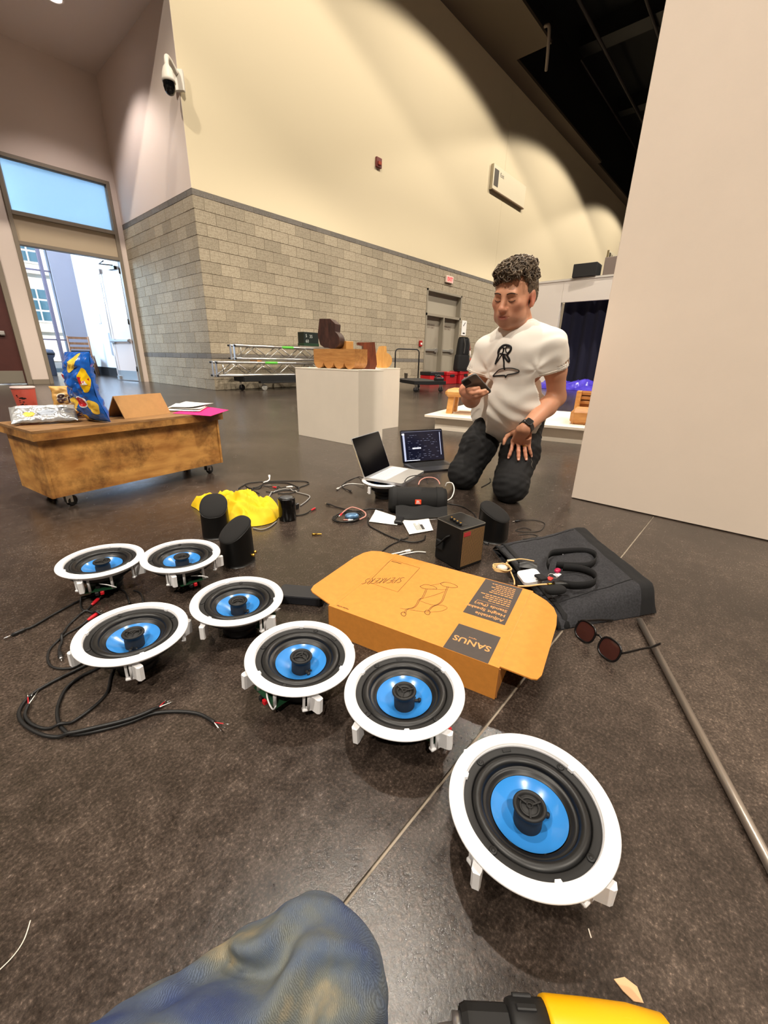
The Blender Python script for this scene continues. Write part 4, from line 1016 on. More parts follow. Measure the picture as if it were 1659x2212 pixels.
cable([(200,1307),(185,1319),(175.5,1312),(177.5,1294),(200.6,1283),(236,1270),(266,1275),(276,1290),(280,1303)], 0.0026, M_cab, 'thin black audio cable with red plug under the farthest speaker', ends=[(0,'rcared')])
cable([(192,1340),(168,1356),(140,1372),(108,1402),(104,1429),(119.6,1443),(154,1443),(178,1432)], 0.0026, M_cab, 'thin black audio cable with red plug looping beside the speaker rim', ends=[(0,'rcared')])
cable([(129,1409),(128,1400),(133,1387),(137,1368),(154,1344.5),(185,1321),(216,1329),(240,1322)], 0.0028, M_cab, 'black cable with a round socket end inside the left coil', ends=[(0,'rcablack')])
cable([(289,1276),(300,1279),(307,1287),(309,1301)], 0.0026, M_cab, 'short black cable arc between the two farthest speakers')
# tangle behind the yellow cloth
cable([(519,1053.7),(530.6,1045.7),(549,1042),(583,1040),(629,1038.8),(659,1040),(667,1044.5),(652,1051),(629,1058),(606,1060.5),(585,1066)], 0.0026, M_cab, 'black cable with the widest loop in the tangle behind the yellow cloth', ends=[(0,'jack')])
cable([(530,1047),(537,1053.7),(560,1055),(569.5,1044.5),(594.7,1042),(624.5,1044.5),(646,1056),(629,1065),(600,1066)], 0.0026, M_cab, 'black cable with the inner loop in the tangle behind the yellow cloth')
cable([(590,1053),(572,1050),(556,1052),(545,1058),(560,1066)], 0.0024, M_cab, 'black audio cable with red and white plugs behind the yellow cloth', ends=[(0,'rcared')])
cable([(620,1053),(600,1055),(590,1062),(575,1062)], 0.0024, M_cab, 'black audio cable with white plug behind the yellow cloth', ends=[(0,'rcawhite')])
cable([(582,1031,0.02),(581,1037,0.012),(569.5,1044.5)], 0.0035, M_cabw, 'short white cable stub standing up in the tangle', ends=[(0,'usbw')])
cable([(578.7,1076),(590,1063),(617.6,1056),(640.5,1063),(668,1071),(663.4,1081),(649,1092)], 0.0030, M_cabg, 'grey cable looping from the small black cylinder speaker')
cable([(597,1127),(583,1138),(565,1144),(546.6,1140.7)], 0.0028, M_cabg, 'grey cable emerging from under the yellow cloth')
cable([(673,1103),(659,1110),(645,1113),(632,1112)], 0.0024, M_cab, 'black cable with red and white plugs beside the small cylinder speaker', ends=[(0,'rcared')])
tag(MB().box((0,0,0),(0.026,0.022,0.026),bev=0.003).build('power_plug', M_blkp, loc=G(641,1101,0.0005), rz=0.4), 'small black power plug beside the cylinder speaker', 'plug')
t = thing('audio_adapter', 'gold jack adapter lying alone on the dark floor', 'adapter', mw=frame(G(674,1154,0.0045), (G(700,1154,0)-G(674,1154,0)), (0,0,1)))
MB().lathe([(0,0),(0.0045,0),(0.0045,0.014),(0,0.014)],16,Ry(90)).build('barrel', M_gold, t)
MB().lathe([(0,0.014),(0.0032,0.014),(0.0032,0.031),(0.0024,0.032),(0.003,0.035),(0.001,0.039),(0,0.039)],14,Ry(90)).build('tip', M_gold, t)
# between laptops and speaker
cable([(732,1055),(747,1046.6),(765,1045),(786,1047,0.012)], 0.0026, M_cabw, 'white cable with plug left of the silver laptop', ends=[(0,'usbw')])
cable([(754,1060),(739,1052),(745,1043),(753,1038),(775,1030),(788,1034,0.03)], 0.0024, M_cab, 'black cable with plug left of the silver laptop', ends=[(0,'usbk')])
cable([(713,1091),(737.6,1097.7),(769,1104),(800,1099),(828.5,1101)], 0.0026, M_cab, 'black cable with a small connector left of the portable speaker', ends=[(0,'usbk')])
cable([(795.6,1118),(797,1133.8),(816,1146),(850.5,1162),(888,1171),(914,1167),(919,1157)], 0.0026, M_cab, 'black cable curving from the manual to the small amplifier')
cable([(816,1199.6),(838,1180.8),(860,1170),(881.8,1161)], 0.0020, M_cab, 'thin black headphone cable behind the cardboard box', ends=[(0,'jack')])
cable([(827,1203),(840,1199),(856.7,1195),(875,1192)], 0.0028, M_cabw, 'white cable with plug just behind the cardboard box', ends=[(-1,'usbw')])
cable([(852,1203),(866,1198.5),(882,1195),(902,1192),(920,1193)], 0.0026, M_cabw, 'white cable running from the box to the amplifier')
cable([(966.5,1088),(994.7,1093),(1016.6,1104),(1027.6,1115),(1031,1126)], 0.0026, M_cab, 'black cable from the portable speaker to the slanted speaker')
cable([(1123,1126),(1151,1123),(1176.5,1130.6),(1167,1146),(1139,1149.4),(1114,1146),(1132.6,1140),(1148,1145)], 0.0014, M_cab, 'thin black wire zigzag nearer the man, by the slanted speaker', ends=[(0,'jack')])
cable([(1120,1155.7),(1150,1154),(1167,1162),(1164,1172),(1132.6,1174.5),(1129,1165),(1157.7,1163.5)], 0.0014, M_cab, 'thin black wire zigzag nearer the grey bag', ends=[(-1,'jack')])
cable([(1036,1172),(1046,1176),(1058,1172),(1052,1166),(1040,1168),(1048,1174),(1056,1178)], 0.0018, M_cab, 'small coiled black wire at the base of the slanted speaker')
cable([(1040,1052),(1052,1046),(1060,1040),(1058,1032)], 0.0018, M_cab, 'thin black wire on the floor between the man\'s knees')
# coil with blue case
t = thing('coiled_cable', 'coiled black cable ring around the small blue case', 'cable', G(752,1119,0), group='cables on the concrete floor')
pts = []
for k in range(90):
    a = 2*pi*k/30; rr = 0.068+0.006*math.sin(3*a/2+1)+0.003*(k//30)
    pts.append((rr*math.cos(a), rr*math.sin(a)*0.75, 0.0026+0.0022*(k/30)))
MB().tube(pts, 0.0024, 8).build('cord', M_cab, t)
_cl = t.location; LAID.extend((_cl.x+p[0], _cl.y+p[1], p[2], 0.0024) for p in pts)
t = thing('earbud_case', 'shiny blue rounded case lying in the cable coil', 'case', mw=frame(G(760,1120,0.001), (G(778,1116,0)-G(745,1118,0)), (0,0,1)))
def capsule_box(w, d, hh, n=3.2, nu=12, nv=40):
    def fn(u, v):
        a = 2*pi*v; b = -pi/2+pi*u
        cb, sb = math.cos(b), math.sin(b); ca, sa = math.cos(a), math.sin(a)
        f = lambda x, e: math.copysign(abs(x)**e, x)
        return (w/2*f(cb,2/n)*f(ca,2/n), d/2*f(cb,2/n)*f(sa,2/n), hh/2+hh/2*f(sb,2/n))
    return MB().grid(fn, nu, nv, closed_v=True)
capsule_box(0.062,0.044,0.024,2.6).build('shell', mat('blue_metallic',(92,130,168),0.25,0.4), t)
MB().tube([(0.031*math.cos(a),0.022*math.sin(a),0.0135) for a in np.linspace(0,2*pi,40,endpoint=False)],0.0004,4,closed=True).build('seam', M_blkp, t)
cable([(738,1110,0.026),(743,1105,0.025),(750,1100,0.022),(762.7,1096,0.016),(784.6,1104,0.013),(790,1114,0.013),(777,1122,0.015)], 0.0030, M_pink, 'pinkish braided cable draped over the coil with blue case', ends=[(0,'rcared')])
cable([(742,1123),(752,1124)], 0.0032, M_pink, 'short pinkish plug end beside the blue case', ends=[(-1,'usbw')])
# ------------------------------------------------------------------ slanted black speakers
M_fab = mat('black_grille_cloth', (20,19,19), 0.9, bump=0.2, bump_scale=1500, dist=0.0005); M_gloss = mat('satin_black', (7,7,7), 0.4)
def wedge(x, y, low_deg, r, h_lo, h_hi, label, gold=None):
    t = thing('slanted_speaker', label, 'speaker', (x, y, 0.0005), math.radians(low_deg), group='slant-topped black satellite speakers')
    # local +x is the low side
    n = 48; vs = []; m = MB()
    def foot(a):
        ca, sa = math.cos(a), math.sin(a); e = 0.82
        return (r*1.0*math.copysign(abs(ca)**e, ca), r*1.0*math.copysign(abs(sa)**e, sa))
    def top(xx): return h_lo+(h_hi-h_lo)*(0.5-0.5*xx/r)
    def fn(u, v):
        a = 2*pi*v; X, Y = foot(a); k = 1.0-0.05*u
        return (X*k, Y*k, u*top(X))
    m.grid(fn, 8, n, closed_v=True)
    m.f.append(list(range(n-1,-1,-1))); m.mi.append(0); m.sm.append(False)
    m.build('cabinet', M_gloss, t)
    def dome(u, v):
        a = 2*pi*v; X, Y = foot(a); k = 0.95*math.cos(u*pi/2)
        return (X*k, Y*k, top(X*k/0.95)+0.002+0.016*math.sin(u*pi/2))
    MB().grid(dome, 10, n, closed_v=True).build('grille', M_fab, t)
    MB().tube([(foot(2*pi*k/n)[0]*0.955, foot(2*pi*k/n)[1]*0.955, top(foot(2*pi*k/n)[0])) for k in range(n)], 0.0013, 6, closed=True).build('rim', M_gloss, t)
    if gold is not None:
        for s_ in (-1, 1):
            M_ = Rz(gold) @ T(r*0.94, s_*0.012, 0.03)
            MB().cyl(0.005, 0, 0.012, 14, M_ @ Ry(90), bev=0.001).build('binding_post', M_gold, t)
    return t
wedge(0.672, 1.468, -125, 0.052, 0.088, 0.150, 'slanted black speaker in front of the yellow cloth')
wedge(0.612, 1.202, -175, 0.052, 0.086, 0.148, 'slanted black speaker beside the round speakers, gold posts at right', gold=128)
wedge(1.412, 0.667, -85, 0.059, 0.084, 0.137, 'slanted black speaker on the right near the man\'s knee', gold=-140)
t = thing('smart_speaker', 'small glossy black cylindrical speaker beside the yellow cloth', 'speaker', (0.965, 1.41, 0.0005))
MB().lathe([(0,0),(0.034,0),(0.0365,0.003),(0.0365,0.093),(0.0355,0.098),(0.031,0.101),(0,0.101)],48).build('body', mat('piano_black',(8,8,9),0.15), t)
MB().lathe([(0.026,0.1012),(0.0255,0.1022),(0,0.1022)],40).build('top_disc', mat('grey_disc',(78,80,84),0.3), t)
# ------------------------------------------------------------------ yellow cloth
def mound(bpx, Hh, seed, folds, name, label, cat, material, nr=26, na=110, zmin=0.002, zpow=0.6, mpx=None):
    P = [G(*p) for p in bpx]; cx = sum(p.x for p in P)/len(P); cy = sum(p.y for p in P)/len(P)
    if mpx: q = G(*mpx); cx, cy = q.x, q.y
    loop = spline(P, max(2, na//len(P)), closed=True); na = len(loop)
    m = MB()
    def fn(u, v):
        i = int(round(v*na)) % na; b = loop[i]; r = 1-u
        x = cx+(b.x-cx)*(1-u); y = cy+(b.y-cy)*(1-u)
        prof = (1-(1-u)**2.6)**zpow
        f = fbm((x*9+seed, y*9, 0.3), 1.0, 4); ridge = 1-abs(mnoise.noise(Vector((x*folds+seed, y*folds*0.7, 1.7))))*2
        z = Hh*prof*(0.55+0.40*f+0.62*ridge*ridge)
        return (x-cx, y-cy, max(zmin, z))
    m.grid(fn, nr, na, closed_v=True)
    o = m.build(name, material, loc=(cx, cy, 0.0005))
    return tag(o, label, cat), (cx, cy)
M_yel = mat('yellow_cloth', (226,188,8), 0.75, bump=0.1, bump_scale=400, dist=0.001)
mound([(413,1092),(424,1100),(436,1108),(470,1118),(500,1132),(525,1138),(560,1137),(590,1129),(603,1116),(604,1102),(590,1088),(566,1080),(540,1077),(514,1077),(490,1083),(462,1086),(436,1084)], 0.075, 4.2, 16, 'yellow_cloth', 'bright yellow crumpled cloth bag on the floor', 'cloth', M_yel)
# ------------------------------------------------------------------ laptops
M_lsil = mat('silver_aluminium', (214,216,220), 0.35, 0.7); M_lgrey = mat('space_grey', (84,84,88), 0.35, 0.7); M_key = mat('dark_keys', (24,24,26), 0.5)
M_scr = mat('dark_screen', (6,6,8), 0.12); M_keyw = mat('pale_keys', (206,208,212), 0.5)
def laptop(m, w, d, ang, metal, keym, label, glow=False):
    """local: hinge along x at y=0 (0..w), keyboard towards -y, screen leaning to +y; z up"""
    t = thing('laptop', label, 'laptop', mw=m)
    th = 0.012
    MB().prism(rrect(w, d, 0.010, 4), 0, th, T(w/2, -d/2, 0)).build('base', metal, t)
    kb = MB().box((w*0.5-0.135, -d*0.56, th), (w*0.5+0.135, -d*0.10, th+0.0003)).build('keyboard_well', keym if glow else M_keyw, t)
    kw = 0.27/14
    keyme = None
    for r_ in range(6):
        for k in range(14):
            x = w*0.5-0.135+k*kw; y = -d*0.11-(r_+1)*(d*0.45/6)+0.001
            if r_ == 5 and 4 <= k <= 8:
                if k > 4: continue
                MB().box((x+0.001,y,th),(x+5*kw-0.001,y+d*0.45/6-0.003,th+0.0012)).build('key', keym, kb); continue
            if keyme is None: 
                q = MB().box((0.001,0,0),(kw-0.001,d*0.45/6-0.003,0.0012)).mesh('key'); q.materials.append(keym); keyme = q
            obj('key', keyme, kb, loc=(x, y, th))
    MB().box((w*0.5-0.055,-d*0.95,th),(w*0.5+0.055,-d*0.60,th+0.0002)).build('trackpad', metal, t)
    L = T(0, 0, th*0.8) @ Rx(-(ang-90))     # screen plane: x across, z up, leaning to +y
    ob = MB().prism(rrect(w, d, 0.010, 4), -0.0025, 0.0025, L @ T(w/2, 0.003, d/2) @ Rx(90)).build('screen_lid', metal, t)
    MB().prism(rrect(w-0.006, d-0.006, 0.008, 4), 0, 0.0005, L @ T(w/2, 0.003-0.0025, d/2) @ Rx(90)).build('bezel', M_scr, t)
    fm = L @ T(0, -0.0002, 0)
    if glow:
        def rect(nm, x0, z0, x1, z1, m_): return MB().box((x0,-0.0006,z0),(x1,-0.0001,z1),fm).build(nm, m_, scr)
        scr = MB().box((0.006,-0.0004,0.012),(w-0.006,0.0,d-0.008),fm).build('display', mat('screen_navy',(10,12,24),0.2,emit=(14,16,34),estr=1.0), t)
        E1 = mat('screen_white',(220,226,240),0.3,emit=(222,228,245),estr=1.0); E2 = mat('screen_grey',(80,84,100),0.3,emit=(92,96,118),estr=0.8)
        rect('sidebar',0.014,0.014,0.028,d-0.03,mat('screen_pale',(150,160,190),0.3,emit=(170,178,205),estr=0.8))
        rect('menu_bar',0.008,d-0.014,w-0.008,d-0.010,E2); rect('icon',0.010,d-0.034,0.028,d-0.022,E1)
        rect('highlight_row',0.08,d*0.42,0.145,d*0.46,E1); rect('scroll_bar',w-0.026,d*0.2,w-0.021,d*0.9,mat('screen_pale',(150,160,190),0.3,emit=(170,178,205),estr=0.8))
        rect('status_line',0.03,0.016,0.13,0.020,E1)
        rnd = random.Random(9); bits = MB()
        for r_ in range(13):
            z = 0.03+r_*0.0128; x = 0.05
            while x < w-0.05:
                ww = rnd.uniform(0.004,0.022)
                if rnd.random() < 0.42: bits.box((x,-0.0006,z),(x+ww,-0.0003,z+0.0026),fm)
                x += ww+rnd.uniform(0.003,0.03)
        o = bits.build('screen_text', E2, scr); o['kind'] = 'stuff'
    return t
zl = 0.0945
H1 = G(787.8,1036.6,zl); H2 = G(834.8,1014.6,zl)
laptop(frame(H1, H2-H1), 0.285, 0.205, 112, M_lsil, M_keyw, 'open silver laptop with a blank black screen, resting on a speaker')
h1 = G(870.8,1005.2,0.001); h2 = G(961.8,997.4,0.001)
laptop(frame(h1, h2-h1), 0.322, 0.222, 108, M_lgrey, M_key, 'open dark grey laptop with lit code screen by the man\'s knee', glow=True)
s8 = G(829,1036.5,0.092)
speaker(s8.x, s8.y, 0.0, 0.0, -95, None, 10, 'white-rimmed ceiling speaker under the silver laptop')
# ------------------------------------------------------------------ portable speaker
a = G(834,1112,0); b = G(969,1115,0); d = (b-a); Lj = 0.265; d.normalize()
ctr = (a+b)/2+Vector((d.y,-d.x,0))*(-0.05)
JB = frame((ctr.x, ctr.y, 0.0), d)
t = thing('portable_speaker', 'black cylindrical portable speaker with orange badge and carry strap', 'speaker', mw=JB)
rj = 0.056
pf_ = [(0,-Lj/2+0.012),(0.040,-Lj/2+0.012),(0.045,-Lj/2),(0.052,-Lj/2+0.003),(rj,-Lj/2+0.018),(rj+0.002,0),(rj,Lj/2-0.018),(0.052,Lj/2-0.003),(0.045,Lj/2),(0.040,Lj/2-0.012),(0,Lj/2-0.012)]
MB().lathe(pf_, 48, T(0,0,rj+0.004) @ Ry(90)).build('body', mat('black_mesh_cloth',(9,9,10),0.8,bump=0.2,bump_scale=1200,dist=0.0005), t)
for s_ in (-1,1): MB().lathe([(0,0.0),(0.036,0.0),(0.040,-0.004)],40,T(s_*(Lj/2-0.011),0,rj+0.004) @ Ry(90*s_)).build('bass_radiator', M_rub, t)
bm_ = T(0,0,rj+0.004) @ Rx(-6)
MB().box((-0.014,-rj-0.0045,-0.010),(0.014,-rj+0.006,0.012),bm_,bev=0.002).build('badge', mat('orange_badge',(240,70,24),0.4), t)
vs, fs = text_mb('JBL', 0.0125, 0.0003, bold=0.0003); MB().add(vs, fs, bm_ @ T(0,-rj-0.0048,0.003) @ Rx(90)).build('lettering', mat('print_white',(235,232,228),0.6), t)
MB().box((-0.009,-rj-0.005,-0.006),(0.009,-rj-0.0046,-0.004),bm_).build('underline', mat('print_white',(235,232,228),0.6), t)
def wrap(x0, x1, r0):
    return MB().grid(lambda u, v: (x0+(x1-x0)*u, (r0)*math.cos(-0.3+v*(2*pi)), rj+0.004+r0*math.sin(-0.3+v*2*pi)), 1, 40, closed_v=True)
wrap(0.085,0.115,rj+0.0035).build('strap', M_nyl, t); wrap(-0.115,-0.095,rj+0.0035).build('strap', M_nyl, t)
MB().grid(lambda u, v: (-0.10+u*0.23, -rj-0.006-0.055*v-0.015*math.sin(u*6)*v, 0.036*(1-v)**1.4+0.0125+0.010*math.sin(u*pi)*(1-v)*0.3+0.004*math.sin(u*14+v*4)*(1-v)), 24, 8).build('carry_sleeve', M_nyl, t)
cable([(904,1047,0.123),(908,1038,0.128),(919.4,1032,0.134),(936,1032,0.134),(946,1038,0.128),(950,1046,0.123)], 0.0028, M_pink, 'pink braided cable arching over the portable speaker', stack=False)
cable([(874,1040,0.122),(882,1031,0.132),(900,1027,0.136),(917,1032,0.132),(924,1044,0.124)], 0.0022, M_cab, 'black cable arching over the portable speaker', stack=False)
cable([(962,1050,0.03),(966,1043,0.05),(977,1044,0.05),(981,1058,0.03),(975,1075,0.006),(962,1083)], 0.0028, M_cabw, 'white cable loop standing at the end of the portable speaker', stack=False)
# ------------------------------------------------------------------ amplifier
AM = T(1.083, 0.617, 0) @ Rz(-13)
t = thing('guitar_amplifier', 'small black amplifier cube with woven brown grille and red badge', 'amplifier', mw=AM)
wA, dA_, hA = 0.116, 0.122, 0.150
M_tolex = mat('black_tolex', (10,10,11), 0.55, bump=0.3, bump_scale=500, dist=0.001)
MB().prism(rrect(wA, dA_, 0.008, 4), 0.004, hA, T(wA/2, dA_/2, 0)).build('cabinet', M_tolex, t)
MB().tube([(x+wA/2,y+dA_/2,hA-0.001) for x,y in rrect(wA-0.001, dA_-0.001, 0.008, 4)],0.0016,6,closed=True).build('piping', mat('grey_piping',(92,88,80),0.5), t)
M_weave = bpy.data.materials.new('woven_grille'); M_weave.use_nodes = True
_N = M_weave.node_tree.nodes; _L = M_weave.node_tree.links; _b = _N['Principled BSDF']; _tc = _N.new('ShaderNodeTexCoord'); _mp = _N.new('ShaderNodeMapping'); _mp.inputs['Rotation'].default_value = (0, 0.785, 0); _L.new(_tc.outputs['Object'], _mp.inputs[0])
_ck = _N.new('ShaderNodeTexChecker'); _ck.inputs['Scale'].default_value = 330; _ck.inputs['Color1'].default_value = (*lin((150,116,72)),1); _ck.inputs['Color2'].default_value = (*lin((46,34,22)),1); _L.new(_mp.outputs[0], _ck.inputs['Vector']); _L.new(_ck.outputs[0], _b.inputs['Base Color']); _b.inputs['Roughness'].default_value = 0.7
MB().box((0.008,-0.0012,0.012),(wA-0.008,0.001,hA-0.010)).build('grille', M_weave, t)
MB().box((0.010,-0.003,hA-0.028),(0.040,-0.0012,hA-0.014)).build('badge', mat('red_badge',(176,52,58),0.5), t)
for k, (y, r) in enumerate(((0.018,0.006),(0.036,0.006),(0.054,0.006),(0.072,0.006))):
    MB().cyl(r, hA, hA+0.010, 18, T(0.022+0.004*k, y+0.012, 0), r1=r*0.85).build('knob', M_blkp, t)
    MB().cyl(r*0.7, hA+0.010, hA+0.0108, 16, T(0.022+0.004*k, y+0.012, 0)).build('knob_cap', M_gold, t)
MB().box((0.014,0.018,hA),(0.045,0.098,hA+0.0008)).build('control_panel', M_gloss, t)
MB().tube([(-0.002,0.05,0.112),(-0.008,0.06,0.105),(-0.010,0.085,0.075),(-0.010,0.10,0.06)],0.006,8,flat=(0.4,1)).build('carry_strap', M_nyl, t)
MB().box((-0.012,0.075,0.048),(-0.002,0.108,0.082),bev=0.003).build('strap_tab', M_nyl, t)
for (x, y) in ((0.012,0.012),(wA-0.012,0.012),(0.012,dA_-0.012),(wA-0.012,dA_-0.012)): MB().cyl(0.006,0,0.005,12,T(x,y,0)).build('foot', M_blkp, t)
# ------------------------------------------------------------------ papers
M_pap = mat('white_paper', (236,232,226), 0.8)
def sheet(corners, z0, label, name='paper_sheet', m=M_pap, curl=0.006, th=0.0006, cat='paper'):
    C = [G(*c, z0) for c in corners]; o = C[0].copy()
    me = MB()
    def s_(u, v, dz):
        p = C[0].lerp(C[1], u).lerp(C[3].lerp(C[2], u), v)
        return (p.x-o.x, p.y-o.y, dz+curl*max(0, (u-0.55))**2*4+curl*0.3*math.sin(v*5+u*3)*u*(1-u)*2+curl*0.31)
    me.grid(lambda u, v: s_(u, v, th), 12, 8); me.grid(lambda u, v: s_(1-u, v, 0), 12, 8)
    return tag(me.build(name, m, loc=(o.x, o.y, z0)), label, cat)
sheet([(797,1128),(811,1106),(860,1122),(858,1136)], 0.0005, 'white crumpled paper sheet left of the printed manual', curl=0.010)
sheet([(905,1113),(955,1114),(957,1122),(918,1124)], 0.0005, 'white paper sheet behind the printed manual', curl=0.004)
mo_ = sheet([(884,1155),(866,1121),(926,1122),(936,1146)], 0.0035, 'white printed instruction manual beside the amplifier', 'manual', cat='manual', curl=0.004)
_A = G(884,1155,0.0035); _B = G(932,1147,0.0035); _C = G(866,1121,0.0035)
fm_ = frame((0,0,0), _A-_B if False else (_C-_A), (0,0,1))
ux = (_B-_A).normalized(); uy = (_C-_A).normalized()
pm = MB()
Mx = Matrix.Identity(4)
for i in range(3): Mx[i][0] = (uy)[i]; Mx[i][1] = (-ux)[i]
for k in range(7):
    q = ux*0.066+uy*(0.018+0.0075*k)+Vector((0,0,0.0060)); pm.tube([q, q+ux*0.011, q+ux*0.011+uy*0.004, q+uy*0.004], 0.0008, 4, closed=True)
rnd = random.Random(2)
for k in range(5):
    y = 0.02+k*0.006
    q = ux*0.022+ux*y+uy*0.02; q2 = uy*rnd.uniform(0.05,0.075)
    pm.tube([q+Vector((0,0,0.0055)), q+q2+Vector((0,0,0.0055))], 0.0007, 4)
o = pm.build('print', M_blkp, mo_); o['kind'] = 'stuff'
tag(MB().box((0,0,0),(0.06,0.035,0.018),bev=0.004).build('black_adapter', M_blkp, loc=G(868,1135,0.0005), rz=0.5), 'small black adapter between the paper and the manual', 'adapter')
# ------------------------------------------------------------------ power bank
p0 = G(613,1262,0.024); p1 = G(688,1268,0.024)
t = thing('power_bank', 'long black power bank lying left of the cardboard box', 'power bank', mw=frame(Vector((p0.x,p0.y,0.0005)), p1-p0))
MB().prism(rrect(0.135,0.066,0.010,5),0.002,0.024,T(0.066,-0.033,0)).build('body', mat('slate_plastic',(30,31,36),0.4), t)
MB().prism(rrect(0.130,0.061,0.009,5),0.024,0.0255,T(0.066,-0.033,0)).build('top_plate', mat('slate_plate',(40,42,48),0.35), t)
# ------------------------------------------------------------------ grey tote bag
M_felt = mat('charcoal_felt', (50,50,54), 0.95, rgb2=(30,30,33), noise_scale=180, bump=0.3, bump_scale=500, dist=0.001)
M_felt2 = mat('black_felt', (16,16,18), 0.9, bump=0.2, bump_scale=400, dist=0.001)
A = Vector((1.315,0.612,0)); B = Vector((1.605,0.385,0)); C_ = Vector((1.262,0.072,0)); D = Vector((0.985,0.250,0))
O_ = D.copy()
def bagz(u, v):
    e = min(v, 1-v); k = 1-max(0, 1-e/0.085)**2.6
    k2 = 1-max(0, 1-(1-u)/0.06)**2.5
    hgt = 0.026+0.058*min(1, u/0.85)**0.9
    w = 0.004*fbm((u*6, v*5, 2.0), 1.0)+0.003*math.sin(u*9+v*5)
    return max(0.002, (hgt+w)*max(0.02, k)*max(0.02, k2))
def bags(u, v):
    p = A.lerp(B, u).lerp(D.lerp(C_, u), v)-O_
    bul = 0.012*math.sin(pi*u)
    return (p.x, p.y, bagz(u, v))
t = thing('tote_bag', 'charcoal felt tote bag with black base lying flat on the floor', 'bag', (O_.x, O_.y, 0.0006))
MB().grid(lambda u, v: bags(u*0.82, v), 36, 44).grid(lambda u, v: (*bags(1-u if False else 0.82*(1-u), v)[:2], 0.0), 8, 8).build('body', M_felt, t)
MB().grid(lambda u, v: bags(0.82+0.18*u, v), 12, 44).build('base_panel', M_felt2, t)
MB().tube([Vector(bags(k/20*0.82, 0.86))+Vector((0,0,0.0008)) for k in range(21)], 0.0016, 5).build('seam', M_felt2, t)
MB().tube([Vector(bags(k/20*0.8, 0.10))+Vector((0,0,0.0008)) for k in range(21)], 0.0014, 5).build('seam', M_felt2, t)
MB().tube([Vector(bags(0.015, k/20))+Vector((0,0,0.002)) for k in range(21)], 0.006, 6, flat=(0.5,1)).build('rim_binding', M_felt2, t)
MB().tube([Vector(bags(0.09, k/20))+Vector((0,0,0.001)) for k in range(21)], 0.010, 6, flat=(0.2,1)).build('rim_band', M_felt2, t)
def ribbon(pts, w, label='strap'):
    P = spline(pts, 6); m = MB()
    vs = []; 
    for s_ in (0, 1):
        pass
    n = len(P)
    def fn(u, v):
        i = min(n-1, int(round(u*(n-1)))); a = P[max(0,i-1)]; b_ = P[min(n-1,i+1)]; d_ = (b_-a); nn = Vector((-d_.y, d_.x, 0)).normalized()*0.0011
        s2 = [(-1,0),(1,0),(1,1),(-1,1)][int(round(v*4)) % 4]
        q = P[i]+nn*s2[0]+Vector((0,0,w*s2[1]))
        return q
    m.grid(fn, n-1, 4, closed_v=True)
    return m
def bp3(px, py, z): return G(px, py, z)-O_-Vector((0,0,0.0006))
ribbon([bp3(1184,1232,0.052),bp3(1181,1216,0.056),bp3(1190,1202,0.058),bp3(1222,1198,0.062),bp3(1258,1197,0.070),bp3(1282,1204,0.074),bp3(1285,1218,0.074),bp3(1268,1229,0.072),bp3(1236,1230,0.066),bp3(1200,1228,0.060)], 0.024).build('strap', M_felt2, t)
ribbon([bp3(1215,1233,0.066),bp3(1250,1236,0.070),bp3(1278,1246,0.074),bp3(1286,1260,0.074),bp3(1272,1270,0.072),bp3(1240,1273,0.068),bp3(1205,1268,0.060)], 0.024).build('strap', M_felt2, t)
# things on the bag
zb = 0.052
p0 = G(1113,1238,zb); p1 = G(1156,1236,zb)
t = thing('magnetic_charger', 'white square magnetic battery with round pad on the tote bag', 'charger', mw=frame(p0, p1-p0, (-0.18,0.02,1)))
MB().prism(rrect(0.062,0.062,0.012,6),0,0.010,T(0.031,-0.036,0)).build('body', mat('matte_white_plastic',(236,236,238),0.4), t)
MB().lathe([(0.0195,0.0101),(0.0195,0.0108),(0.0215,0.0108),(0.0215,0.0101)],40,T(0.031,-0.030,0)).build('ring', mat('pale_grey_ring',(214,214,218),0.5), t)
MB().prism(rrect(0.003,0.009,0.0014,3),0.0101,0.0106,T(0.031,-0.058,0)).build('mark', mat('pale_grey_ring',(214,214,218),0.5), t)
cz = 0.034; cc = G(1084,1232,cz)
t = thing('coiled_charging_cable', 'tan braided charging cable coiled on the tote bag', 'cable', cc, 0.2)
pts = [((0.026+0.0035*math.sin(k*0.7))*math.cos(2*pi*k/28), (0.026+0.0035*math.cos(k*0.5))*math.sin(2*pi*k/28), 0.004+0.0035*(k/28)) for k in range(84)]
MB().tube(pts, 0.0022, 8).build('cord', M_tan, t)
MB().lathe([(0,0.006),(0.016,0.006),(0.017,0.012),(0.012,0.016),(0,0.0165)],28).build('puck', mat('clear_grey_puck',(206,196,188),0.25), t)
MB().tube(spline([Vector((0.02,-0.01,0.012)),G(1100,1216,0.05)-cc,G(1130,1212,0.056)-cc,G(1160,1219,0.06)-cc],8),0.0022,8).build('tail_cord', M_tan, t)
MB().lathe([(0,0),(0.0034,0),(0.0034,0.03),(0,0.03)],12,frame(G(1100,1213,0.055)-cc,(0,0,1),G(1130,1212,0.056)-G(1100,1213,0.055))).build('sleeve', mat('cream_sleeve',(232,214,180),0.4), t)
MB().tube(spline([Vector((0.0,-0.026,0.006)),G(1098,1252,0.05)-cc,G(1092,1262,0.055)-cc],6),0.0022,8).build('tail_cord', M_tan, t)
cable([(1118,1266,0.066),(1140,1266,0.069),(1165,1263,0.071),(1184,1262,0.072)], 0.0026, M_tan, 'tan braided cable with gold tip leading to the charger plug', stack=False, group=None)
ka = G(1196,1262,0.074); kb = G(1228,1262,0.076)
t = thing('car_charger', 'short black barrel adapter at the tan cable end on the bag', 'adapter', mw=frame(ka, kb-ka))
